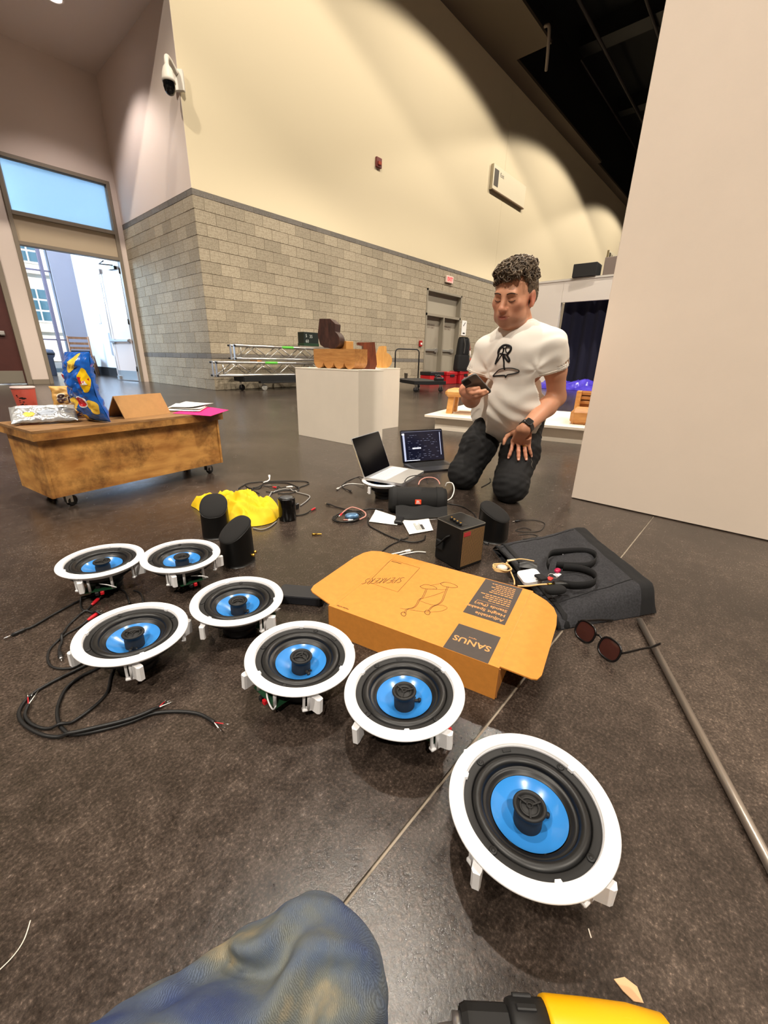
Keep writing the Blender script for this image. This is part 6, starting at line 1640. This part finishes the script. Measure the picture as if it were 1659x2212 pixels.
for s_ in (-1, 1):
    B.cone(hp(0,0.0935,-0.0605), hp(s_*0.022,0.0825,-0.0635), 0.0052*hs, 0.0030*hs, 0.005)
    B.cone(hp(0,0.0915,-0.0735), hp(s_*0.019,0.0825,-0.0690), 0.0060*hs, 0.0035*hs, 0.005)
    B.cone(hp(0,0.0985,-0.0672), hp(s_*0.025,0.0865,-0.0655), 0.0026*hs, 0.0016*hs, 0.003, True)
    B.cone(hp(s_*0.006,0.104,-0.0455), hp(s_*0.009,0.100,-0.0435), 0.0030, 0.0030, 0.004, True)
for s_ in (-1, 1):
    A = np.array([hl*math.cos(s_*0.35)+hf*math.sin(-0.35)*1.0, hf*math.cos(0.35)+hl*s_*math.sin(0.35), hu]); A = np.array([hl, hf, hu])
    B.ell(hp(s_*0.080,-0.014,-0.008), np.array((0.0085,0.019,0.032))*hs, A, 0.008)
    B.ell(hp(s_*0.089,-0.008,-0.004), np.array((0.006,0.0105,0.019))*hs, A, 0.006, True)
    B.ell(hp(s_*0.079,-0.006,-0.034), np.array((0.0075,0.010,0.010))*hs, A, 0.008)
B.cone(hp(0,-0.030,-0.060), NB+np.array([0,0,-0.01])-tf*0.01, 0.058, 0.064, 0.03)
B.cone(hp(0,0.02,-0.095), NB+tf*0.028+np.array([0,0,0.0]), 0.034, 0.046, 0.03)
B.ell(CHs-tf*0.012, (0.130,0.088,0.150), TA, 0.04); B.ell(PV+tz*0.10, (0.125,0.09,0.16), TA, 0.04); B.ell(PV, (0.13,0.10,0.10), TA, 0.04)
B.cone(SHr*0.8+CHs*0.2, SHl*0.8+CHs*0.2, 0.045, 0.045, 0.04)
def arm(S_, E_, W_): 
    B.cone(S_*0.92+E_*0.08, (S_*0.5+E_*0.5), 0.041, 0.047, 0.02); B.cone((S_*0.5+E_*0.5), E_, 0.047, 0.041, 0.02)
    m = E_*0.68+W_*0.32
    B.cone(E_, m, 0.042, 0.044, 0.02); B.cone(m, W_, 0.044, 0.029, 0.02)
arm(SHl, EL, WL); arm(SHr, ER, WR)
# left hand on the knee: wrist to knuckles to tips, laid on the denim
def lay(px, py, r, extra=0.0):
    p, n = hit(jb, px, py)
    d = np.array(ray(px, py).normalized())
    if p is None: return Q(px, py, 2.03)
    return p-d*(r*0.9+extra)
dW = np.linalg.norm(WL-np.array(CAMP))
FT = {'index': [(1109,953),(1104,973),(1101,982),(1098.6,988)], 'middle': [(1120.5,956),(1120,974.5),(1120,985),(1120,993)], 'ring': [(1132.5,957),(1134,974),(1135.5,984),(1137,992.5)], 'pinky': [(1141,957),(1144.5,971.5),(1146.5,979),(1148,984.5)]}
KN = []; TIPS = {}
for nm, pts in FT.items():
    r0 = {'index':0.0088,'middle':0.0092,'ring':0.0088,'pinky':0.0076}[nm]
    ex = [0.020, 0.016, 0.008, 0.001]
    P = [lay(x, y, r0, e) for (x, y), e in zip(pts, ex)]
    KN.append(P[0]); TIPS[nm] = (P, r0)
    B.chain(P, [r0*1.12, r0*1.0, r0*0.94, r0*0.82], 0.004)
WLp = WL+(KN[1]-WL)*0.10
for k, p in enumerate(KN):
    base = WLp+(KN[3]-KN[0])*(-0.30+0.2*k)
    B.cone(base, p, 0.0175, 0.0118, 0.012)
tb_ = [lay(1108,935,0.012,0.02), lay(1096,942,0.010,0.012), lay(1090.5,950,0.009,0.008), lay(1088,959,0.008,0.003)]
B.cone(WLp+(KN[0]-WLp)*0.25, tb_[0], 0.018, 0.0135, 0.012); B.chain(tb_, [0.0130,0.0108,0.0096,0.0078], 0.005)
# right hand round the phone
PH = Q(1029,835,1.955)      # phone centre
R_ = np.array(CM[0]); U_ = -np.array(CM[1]); Fw = np.array(CM[2])    # camera right / up / forward
pl_ = 0.60*R_-0.30*U_+0.62*Fw; pl_ /= np.linalg.norm(pl_)        # phone long axis
pn = 0.05*R_-0.90*U_-0.38*Fw; pn -= pl_*np.dot(pn, pl_); pn /= np.linalg.norm(pn)   # back of the phone faces camera and down
pw = np.cross(pn, pl_)
palm = Q(1008,843,1.985)
B.cone(WR, palm, 0.029, 0.030, 0.015); B.cone(palm, Q(1015,852,1.975), 0.030, 0.024, 0.015); B.cone(palm, Q(1012,832,1.985), 0.028, 0.020, 0.015)
fr3 = [[(1006,838,1.962),(1013,841,1.940),(1024,840,1.932),(1034,838,1.934)], [(1008,845,1.960),(1020,849,1.934),(1036,847,1.930),(1048,843.5,1.936)], [(1013,852,1.962),(1028,855,1.938),(1043,851,1.936),(1052.5,847,1.946)], [(1016,857,1.968),(1024,860,1.950),(1034,858,1.948),(1041,855,1.952)]]
for k, f_ in enumerate(fr3):
    r0 = (0.0092,0.0096,0.0090,0.0080)[k]; B.chain([Q(*q) for q in f_], [r0*1.25, r0*1.05, r0, r0*0.85], 0.005)
B.cone(palm, Q(1020,817,1.985), 0.024, 0.019, 0.015); B.chain([Q(1020,816,1.985), Q(1028,818,1.978), Q(1038,824,1.972)], [0.019,0.014,0.0095], 0.008)
allp = np.array([HC, SHl, SHr, PV, EL, ER, WL, PH])
wa = (WL-EL)/np.linalg.norm(WL-EL); wc = WL-wa*0.012
def bpost(P, d):
    q = P-PH; b = np.stack([np.abs(q@pw)-0.0395, np.abs(q@pl_)-0.0770, np.abs(q@pn)-0.0075], 1)     # room for the phone
    bx = np.linalg.norm(np.maximum(b, 0), axis=1)+np.minimum(b.max(1), 0)
    d = np.maximum(d, -bx)
    v = P-wc; t = v@wa; ra = np.linalg.norm(v-t[:, None]*wa, axis=1)                                  # wrist inside the watch band
    return np.where((np.abs(t) < 0.0135) & (ra < 0.07), np.maximum(d, ra-0.0300), d)
V, F = B.mesh(allp.min(0)-0.17, allp.max(0)+0.16, 0.0032, bpost); V = relax(V, F, 1, 0.4)
bme = np_mesh('body', V-RO, F)
# skin colour: natural reddening of lips, nose, cheeks, ears, stubble on the jaw
L_ = (V-HC)/hs; lx, ly, lz = L_@hl, L_@hf, L_@hu
base = np.tile(np.array(lin((208,150,118))), (len(V), 1))
def blend(w, c):
    global base
    base = base*(1-w[:, None])+np.array(lin(c))*w[:, None]
g_ = lambda x, y, z, r: np.exp(-(((lx-x)**2+(ly-y)**2+(lz-z)**2)/r**2))
inh = (np.abs(lx) < 0.11) & (np.abs(ly) < 0.13) & (np.abs(lz) < 0.15)
st = np.clip((-0.038-lz)/0.03, 0, 1)*np.clip((ly+0.005)/0.02, 0, 1)*np.clip((lz+0.125)/0.02, 0, 1)*inh
blend(0.26*st, (128,98,88))
blend(0.3*np.clip(g_(0,0.108,-0.034,0.022), 0, 1), (204,112,96)); blend(0.35*(g_(0.045,0.06,-0.03,0.028)+g_(-0.045,0.06,-0.03,0.028)), (206,120,100))
blend(0.6*(g_(0.083,-0.012,-0.01,0.03)+g_(-0.083,-0.012,-0.01,0.03)), (202,104,92))
lip = np.exp(-((lz+0.0672)/0.0085)**2)*np.clip(1-(np.abs(lx)/0.025)**4, 0, 1)*(ly > 0.078)
blend(0.8*lip, (158,76,74))
hand = np.minimum(np.linalg.norm(V-TIPS['middle'][0][1], axis=1), np.linalg.norm(V-palm, axis=1)); blend(0.45*np.exp(-(hand/0.06)**2), (206,128,106))
ca = bme.color_attributes.new('tint', 'FLOAT_COLOR', 'POINT'); ca.data.foreach_set('color', np.concatenate([base, np.ones((len(V), 1))], 1).astype(np.float32).ravel())
M_skin = bpy.data.materials.new('skin'); M_skin.use_nodes = True
_N = M_skin.node_tree.nodes; _L = M_skin.node_tree.links; _b = _N['Principled BSDF']
_a = _N.new('ShaderNodeAttribute'); _a.attribute_name = 'tint'; _L.new(_a.outputs['Color'], _b.inputs['Base Color'])
_b.inputs['Roughness'].default_value = 0.5; _b.inputs['Subsurface Weight'].default_value = 0.12; _b.inputs['Subsurface Radius'].default_value = (0.012,0.005,0.003); _b.inputs['Subsurface Scale'].default_value = 0.6
bme.materials.append(M_skin)
obj('body', bme, root); bb = bvh_of(V, F)
obj('jeans', jm, root)
# ---- shirt
T_ = SDF()
T_.ell(CHs-tf*0.004, (0.170,0.116,0.165), TA, 0.05); T_.ell(BEL+tf*0.008, (0.200,0.130,0.180), TA, 0.06); T_.ell(PV+tz*0.05+tf*0.01, (0.212,0.148,0.165), TA, 0.06)
T_.cone(BEL-tz*0.10-tl*0.138+tf*0.02, BEL+tz*0.03-tl*0.125, 0.085, 0.07, 0.05); T_.cone(BEL-tz*0.06-tl*0.112, CHs-tz*0.02-tl*0.10, 0.09, 0.07, 0.05); T_.cone(BEL-tz*0.06+tl*0.112, CHs-tz*0.02+tl*0.10, 0.09, 0.07, 0.05)
T_.cone(SHr*0.80+CHs*0.20+up*0.01, NB-up*0.012, 0.064, 0.060, 0.04); T_.cone(SHl*0.80+CHs*0.20+up*0.01, NB-up*0.012, 0.064, 0.060, 0.04)
slv = []
for S_, E_, ln in ((SHl, EL, 0.43), (SHr, ER, 0.47)):
    e = S_+(E_-S_)*ln; T_.cone(S_-up*0.006, e+(E_-S_)*0.08, 0.055, 0.063, 0.030); slv.append((S_, E_, e))
hemc = PV+tf*0.13-tz*0.075          # low point of the front hem
hn = tz+0.42*tf; hn /= np.linalg.norm(hn)
hem0 = PV-tf*0.02+tz*0.02
def tpost(P, d):
    # creases: radiate from the armpits, sag across the belly
    a = 0.0
    for (S_, E_, e), sgn in zip(slv, (1, -1)):
        ap = S_*0.72+CHs*0.28-tz*0.06; v = P-ap; r = np.linalg.norm(v, axis=1); ang = np.arctan2(v@tz, v@tl*sgn)
        a = a+0.0022*np.exp(-((r-0.09)/0.05)**2)*np.sin(ang*5+sgn+r*35)*np.clip(r/0.06,0,1)
    q = (P-BEL); h_ = q@tz; l_ = q@tl
    w = np.exp(-((h_+0.02)/0.10)**2)
    a = a+0.0040*w*np.sin(h_*75+2.2*np.sin(l_*13+1)+l_*34)+0.0030*np.exp(-((h_+0.13)/0.08)**2)*np.sin(l_*62+1.2*np.sin(h_*30))+0.0016*np.sin((q@np.array([40.0,25,70]))+2*np.sin(q@np.array([21.0,33,12])))
    d = d-a
    # hem cut, wavy
    hd = -(P-hem0)@hn-0.098+0.006*np.sin((P@tl)*38)
    d = np.maximum(d, hd)
    # sleeve ends and sleeve hollows
    for S_, E_, e in slv:
        ax = (E_-S_)/np.linalg.norm(E_-S_); t = (P-e)@ax
        ra = np.linalg.norm((P-S_)-((P-S_)@ax)[:, None]*ax, axis=1)
        m = (ra < 0.12) & (t > -0.06)
        d = np.where(m, np.maximum(d, t), d)
        d = np.where(m & (t > -0.03), np.maximum(d, 0.0560-ra), d)
    nk = NB+up*0.0; ax = (HC-nk)/np.linalg.norm(HC-nk); v = P-nk; t = v@ax; ra = np.linalg.norm(v-t[:, None]*ax, axis=1)
    return np.where(t > -0.025, np.maximum(d, 0.0665-ra), d)
allp = np.array([SHl, SHr, PV, NB, slv[0][2], slv[1][2]])
V2, F2 = T_.mesh(allp.min(0)-0.22, allp.max(0)+0.14, 0.0048, tpost); V2 = relax(V2, F2, 2)
M_tee = mat('white_jersey', (238,232,222), 0.85, bump=0.06, bump_scale=500, dist=0.001)
tm = np_mesh('shirt', V2-RO, F2); tm.materials.append(M_tee); so = obj('shirt', tm, root); tbv = bvh_of(V2, F2)
# neckline rib
nk = NB; ax = (HC-nk)/np.linalg.norm(HC-nk); e1 = np.cross(ax, tl); e1 /= np.linalg.norm(e1); e2 = np.cross(ax, e1)
ring = []
for k in range(48):
    a = 2*pi*k/48; dr = (e1*math.cos(a)+e2*math.sin(a))
    o_ = Vector(nk+dr*0.068+ax*0.09); r = tbv.ray_cast(o_, Vector(-ax))
    ring.append(np.array(r[0]) if r[0] is not None else nk+dr*0.069)
ring = [sum(ring[(k+j) % 48] for j in range(-3, 4))/7 for k in range(48)]
MB().tube([Vector(p-RO)+Vector(ax)*0.0005 for p in ring], 0.0075, 10, closed=True, flat=(0.75,1)).build('collar', M_tee, so)
for S_, E_, e in slv:
    axx = (E_-S_)/np.linalg.norm(E_-S_); e1 = np.cross(axx, tf); e1 /= np.linalg.norm(e1); e2 = np.cross(axx, e1); rg = []
    for k in range(40):
        a = 2*pi*k/40; dr = e1*math.cos(a)+e2*math.sin(a); c0 = e-axx*0.012
        r = tbv.ray_cast(Vector(c0+dr*0.13), Vector(-dr)); rg.append(Vector((np.array(r[0]) if r[0] is not None else c0+dr*0.067)-RO))
    MB().tube(rg, 0.0016, 5, closed=True).build('sleeve_seam', M_tee, so)
# drawing on the chest, laid on the cloth
def chest(pts, w, sc=5.53, ox=960, oy=540):
    P = []
    for x, y in [tuple(p)[:2] for p in spline([(a, b, 0) for a, b in pts], 5)]:
        p, n = hit(tbv, ox+x/sc, oy+y/sc)
        if p is not None: P.append(Vector(p-RO)+Vector(n)*0.0006)
    if len(P) > 1: MB().tube(P, w, 6, flat=(0.45,1)).build('print_stroke', M_inkt, so)
M_inkt = mat('black_shirt_ink', (14,13,16), 0.7)
for st_, w in (([(610,1365),(622,1325),(645,1262),(643,1222),(658,1182),(690,1150),(725,1135),(770,1142),(797,1165),(788,1205),(760,1240),(752,1262),(776,1308),(770,1334),(742,1308),(715,1268),(697,1243)],0.0040),
               ([(652,1222),(665,1185),(700,1160),(706,1200),(690,1236),(660,1238)],0.0032), ([(738,1162),(782,1160),(784,1195),(752,1228),(734,1200),(738,1162)],0.0034), ([(700,1158),(722,1172),(748,1150)],0.0030),
               ([(612,1364),(642,1322),(678,1266),(702,1244),(742,1252)],0.0036), ([(704,1290),(712,1340),(712,1390),(720,1432)],0.0034), ([(700,1262),(706,1296)],0.0036),
               ([(580,1505),(620,1460),(662,1425),(730,1412),(800,1411),(862,1424),(892,1442),(880,1460),(820,1476),(762,1486),(742,1500),(732,1520),(720,1500),(650,1502),(580,1507)],0.0034)):
    chest(st_, w*1.25)
# ---- hair: cap plus curls
hr = SDF()
hr.ell(hp(0,-0.016,0.046), np.array((0.083,0.103,0.086))*hs, HA, 0.02)
hr.ell(hp(0,-0.045,0.0), np.array((0.080,0.075,0.075))*hs, HA, 0.02)
hr.ell(hp(0.0,0.045,0.096), np.array((0.062,0.046,0.028))*hs, HA, 0.02)
hr.ell(hp(0.01,-0.01,0.112), np.array((0.062,0.070,0.026))*hs, HA, 0.02)
def hpost(P, d):
    Lc = (P-HC)/hs; x, y, z = Lc@hl, Lc@hf, Lc@hu
    line = np.where(y > 0.03, 0.074+0.016*np.clip(x/0.05,-0.8,1.2)*0.8+0.005*np.sin(x*150)+0.004*np.sin(x*310+1)-0.25*np.maximum(0, np.abs(x)-0.05), np.where(y > -0.0, 0.062-2.7*(0.03-y), -0.02-1.2*np.maximum(0, -y)))
    side = np.where((y < 0.022) & (y > -0.004), -0.012, 1.0)
    low = np.minimum(line, np.where((y <= 0.025) & (y > 0.0), -0.005+1.0*(y), line))
    d = d-0.0035*np.sin(P@np.array([190.0,60,80])+2.5*np.sin(P@np.array([70.0,150,40])))*np.sin(P@np.array([50.0,170,-120])+1.5*np.sin(P@np.array([30,60,160.0])))
    return np.maximum(d, (low-z)*0.7)
V3, F3 = hr.mesh(HC-0.2, HC+0.22, 0.0034, hpost); V3 = relax(V3, F3, 1)
M_hair = mat('grey_brown_hair', (124,106,84), 0.45, rgb2=(58,46,37), noise_scale=60, detail=5, bump=0.6, bump_scale=260, dist=0.003)
hm = np_mesh('hair', V3-RO, F3); hm.materials.append(M_hair); ho = obj('hair', hm, root)
hbv = bvh_of(V3, F3); rnd = random.Random(12); cm_ = MB()
for k in range(620):
    a = rnd.uniform(0, 2*pi); b2 = math.acos(rnd.uniform(0.05, 1.0))
    dr = (hl*math.sin(b2)*math.cos(a)+hf*math.sin(b2)*math.sin(a)+hu*math.cos(b2)); o_ = HC+hu*0.055*hs
    r = hbv.ray_cast(Vector(o_+dr*0.3), Vector(-dr))
    if r[0] is None: continue
    p = np.array(r[0]); n = np.array(r[1]); Lc = (p-HC)/hs
    front = np.dot(Lc, hf) > 0.03
    if np.dot(Lc, hu) < 0.05 and not front: 
        if rnd.random() < 0.55: continue
    t1 = np.cross(n, hu+0.3*np.array([rnd.uniform(-1,1), rnd.uniform(-1,1), rnd.uniform(-1,1)])); t1 /= np.linalg.norm(t1)+1e-9; t2 = np.cross(n, t1)
    ln = rnd.uniform(0.6, 1.5)*pi; rr = rnd.uniform(0.007, 0.015); ph = rnd.uniform(0, 2*pi); P = []
    for i in range(9):
        q = ln*i/8+ph; P.append(Vector(p-RO+t1*rr*math.cos(q)+t2*rr*math.sin(q)+n*(0.000+0.009*math.sin(pi*i/8)*rnd.uniform(0.7,1.1))))
    wv = rnd.uniform(0.0014, 0.0034); cm_.tube(P, [wv*(0.4+0.6*math.sin(pi*(i+0.6)/9.2)) for i in range(9)], 5)
for k in range(26):
    x = -0.058+0.116*k/25; p0 = hp(x, 0.076-0.35*abs(x)*abs(x)*8, 0.094+0.2*x-rnd.uniform(0,0.012)); P = [Vector(p0-RO+hf*0.010*math.sin(i*0.8)*1.4-hu*0.0062*i+hl*0.006*math.sin(i*1.1+k)) for i in range(6)]
    cm_.tube(P, [0.0030,0.0032,0.0028,0.0022,0.0016,0.0008], 5)
co = cm_.build('curls', M_hair, ho); co['kind'] = 'stuff'
# brows and lashes follow the face surface
def face_pt(x, z, off=0.0004):
    o_ = Vector(hp(x, 0.2, z)); r = bb.ray_cast(o_, Vector(-hf)); return Vector(np.array(r[0])-RO)+Vector(hf)*off if r[0] is not None else None
M_brow = mat('dark_brow', (58,44,36), 0.8); M_lash = mat('lash', (36,26,24), 0.7)
for s_ in (-1, 1):
    P = [face_pt(s_*x, z) for x, z in ((0.014,0.0205),(0.022,0.0235),(0.032,0.025),(0.041,0.0235),(0.050,0.0185))]; P = [p for p in P if p is not None]
    MB().tube(spline(P,4), [0.0042]*(len(P)*4-6)+[0.0020]*3, 6, flat=(0.5,1)).build('eyebrow', M_brow, root)
    P = [face_pt(s_*x, z) for x, z in ((0.018,-0.004),(0.025,-0.0075),(0.032,-0.0082),(0.039,-0.0066),(0.046,-0.0025))]; P = [p for p in P if p is not None]
    MB().tube(spline(P,4), 0.0013, 6).build('eyelashes', M_lash, root)
# nails
M_nail = mat('nail', (226,168,148), 0.3)
for nm, (P, r0) in TIPS.items():
    tip, pre = P[3], P[2]; d_ = (tip-pre)/np.linalg.norm(tip-pre); v = np.array(CAMP)-tip; v /= np.linalg.norm(v); n = v-d_*np.dot(v, d_)+0.15*up; n /= np.linalg.norm(n)
    c_ = tip+n*r0*0.62+d_*0.001
    M4 = frame(Vector(c_-RO), Vector(d_), Vector(n))
    capsule_box(0.010, r0*1.15, 0.0035, 2.4, 6, 20).build('nail', M_nail, root).matrix_local = M4
# ---- phone, watch, ring (things he holds or wears)
PM = Matrix.Identity(4)
for i in range(3): PM[i][0] = pw[i]; PM[i][1] = pl_[i]; PM[i][2] = pn[i]; PM[i][3] = PH[i]
t = thing('smartphone', 'dark grey smartphone held in the man\'s hand', 'phone', mw=PM)
MB().prism(rrect(0.072,0.147,0.012,5),-0.004,0.004).build('body', mat('graphite_phone',(112,110,106),0.35,0.4), t)
MB().prism(rrect(0.075,0.150,0.013,5),-0.0045,0.003).build('case', mat('phone_case',(96,96,94),0.5), t)
MB().prism(rrect(0.030,0.030,0.007,4),0.004,0.0058,T(-0.016,-0.054,0)).build('camera_bump', M_gloss, t)
MB().prism(rrect(0.068,0.143,0.011,5),-0.0049,-0.0045).build('screen', mat('phone_screen',(30,34,44),0.1,emit=(120,130,150),estr=0.6), t)
wa = (KN[1]-EL); wa = (WL-EL)/np.linalg.norm(WL-EL); wc = WL-wa*0.012
vv = np.array(CAMP)-wc; vv /= np.linalg.norm(vv); wn = vv*0.75+up*0.6+R_*0.25; wn -= wa*np.dot(wn, wa); wn /= np.linalg.norm(wn)
WM = frame(Vector(wc), Vector(wa), Vector(wn))
t = thing('smartwatch', 'black square smartwatch on the man\'s left wrist', 'watch', mw=WM)
MB().prism(rrect(0.034,0.034,0.008,5),0.0335,0.0410).build('case', mat('watch_case',(30,30,32),0.3,0.4), t)
MB().prism(rrect(0.030,0.030,0.007,5),0.0410,0.0417).build('screen', M_scr, t)
MB().grid(lambda u, v: (0.011*(2*u-1), 0.0338*math.sin(2*pi*v), 0.0338*math.cos(2*pi*v)), 3, 40, closed_v=True).grid(lambda u, v: (0.011*(1-2*u), 0.0316*math.sin(2*pi*v), 0.0316*math.cos(2*pi*v)), 3, 40, closed_v=True).build('band', M_blkp, t)
MB().cyl(0.003,0,0.003,12,T(0.006,-0.017,0.033) @ Rx(90)).build('crown', M_chr, t)
P, r0 = TIPS['ring']; d_ = (P[1]-P[0]); d_ /= np.linalg.norm(d_)
tag(MB().lathe([(r0*1.10,-0.002),(r0*1.22,-0.002),(r0*1.22,0.002),(r0*1.10,0.002)],28).build('finger_ring', M_gold, mw=frame(Vector(P[0]*0.58+P[1]*0.42), Vector((1,0,0)), Vector(d_))), 'gold ring on the man\'s left ring finger', 'ring')
tag(MB().tube(spline([Vector(lay(1149,986,0.002)), Vector(lay(1147,992,0.002)), Vector(lay(1150,997,0.002)), Vector(lay(1148,1004,0.002)), Vector(lay(1151,1010,0.002))],5),0.0009,5).build('loose_thread', mat('pale_thread',(150,140,128),0.8)), 'pale loose thread hanging at the side seam of the man\'s jeans', 'thread')
# ------------------------------------------------------------------ photographer's denim knee at the bottom edge
N_ = SDF()
kc = np.array(G(652,2208,0.195)); th1 = np.array(G(440,2440,0.20)); th2 = np.array(G(150,2760,0.24)); sh = np.array(G(720,2500,0.08))
N_.cone(kc, th1, 0.057, 0.070, 0.03); N_.cone(th1, th2, 0.070, 0.085, 0.03)
N_.cone(kc, sh, 0.055, 0.050, 0.03); N_.cone(sh, sh+np.array([-0.12,-0.14,-0.01]), 0.050, 0.045, 0.03)
N_.ell(kc+np.array([0.006,0.008,0.004]), (0.058,0.056,0.054), None, 0.02)
def npost(P, d):
    v = P-(kc*0.6+th1*0.4+np.array([0,0,0.05])); r = np.linalg.norm(v, axis=1)
    a = 0.011*np.exp(-(r/0.06)**2)*np.sin(v@np.array([60.0,150,40])+1.5*np.sin(v@np.array([90.0,-30,60])))
    return np.maximum(d-a-0.0012*np.sin(P@np.array([120.0,80,60])+2*np.sin(P@np.array([50.0,90,-70]))), 0.002-P[:, 2])
V4, F4 = N_.mesh((-0.40,-0.40,-0.02), (0.25,0.35,0.42), 0.0032, npost); V4 = relax(V4, F4, 1)
kr = thing('person', 'bent knee of the photographer in faded blue jeans at the bottom edge', 'person', (kc[0], kc[1], 0))
M_den = bpy.data.materials.new('faded_denim'); M_den.use_nodes = True
_N = M_den.node_tree.nodes; _L = M_den.node_tree.links; _b = _N['Principled BSDF']; _tc = _N.new('ShaderNodeTexCoord')
_n1 = _N.new('ShaderNodeTexNoise'); _n1.inputs['Scale'].default_value = 14; _n1.inputs['Detail'].default_value = 5; _L.new(_tc.outputs['Object'], _n1.inputs['Vector'])
_r = _N.new('ShaderNodeValToRGB'); e = _r.color_ramp.elements; e.new(0.5); e.new(0.6)
for k, (p, c_) in enumerate(((0.34,(46,62,106)),(0.50,(78,90,108)),(0.60,(98,102,98)),(0.72,(160,142,104)))): e[k].position = p; e[k].color = (*lin(c_),1)
_L.new(_n1.outputs['Fac'], _r.inputs[0])
_mp = _N.new('ShaderNodeMapping'); _mp.inputs['Rotation'].default_value = (0.5,0.3,0.7); _L.new(_tc.outputs['Object'], _mp.inputs[0])
_w = _N.new('ShaderNodeTexWave'); _w.inputs['Scale'].default_value = 420; _w.inputs['Distortion'].default_value = 5.0; _w.inputs['Detail'].default_value = 2; _L.new(_mp.outputs[0], _w.inputs['Vector'])
_r2 = _N.new('ShaderNodeValToRGB'); _r2.color_ramp.elements[0].color = (0.75,0.75,0.75,1); _r2.color_ramp.elements[1].color = (1.2,1.2,1.2,1); _L.new(_w.outputs['Fac'], _r2.inputs[0])
_mx = _N.new('ShaderNodeVectorMath'); _mx.operation = 'MULTIPLY'; _L.new(_r.outputs[0], _mx.inputs[0]); _L.new(_r2.outputs[0], _mx.inputs[1]); _L.new(_mx.outputs[0], _b.inputs['Base Color']); _b.inputs['Roughness'].default_value = 0.9
_bp = _N.new('ShaderNodeBump'); _bp.inputs['Strength'].default_value = 0.4; _bp.inputs['Distance'].default_value = 0.001; _L.new(_w.outputs['Fac'], _bp.inputs['Height']); _L.new(_bp.outputs[0], _b.inputs['Normal'])
nm = np_mesh('jeans', V4-np.array([kc[0],kc[1],0]), F4); nm.materials.append(M_den); ko = obj('jeans', nm, kr)
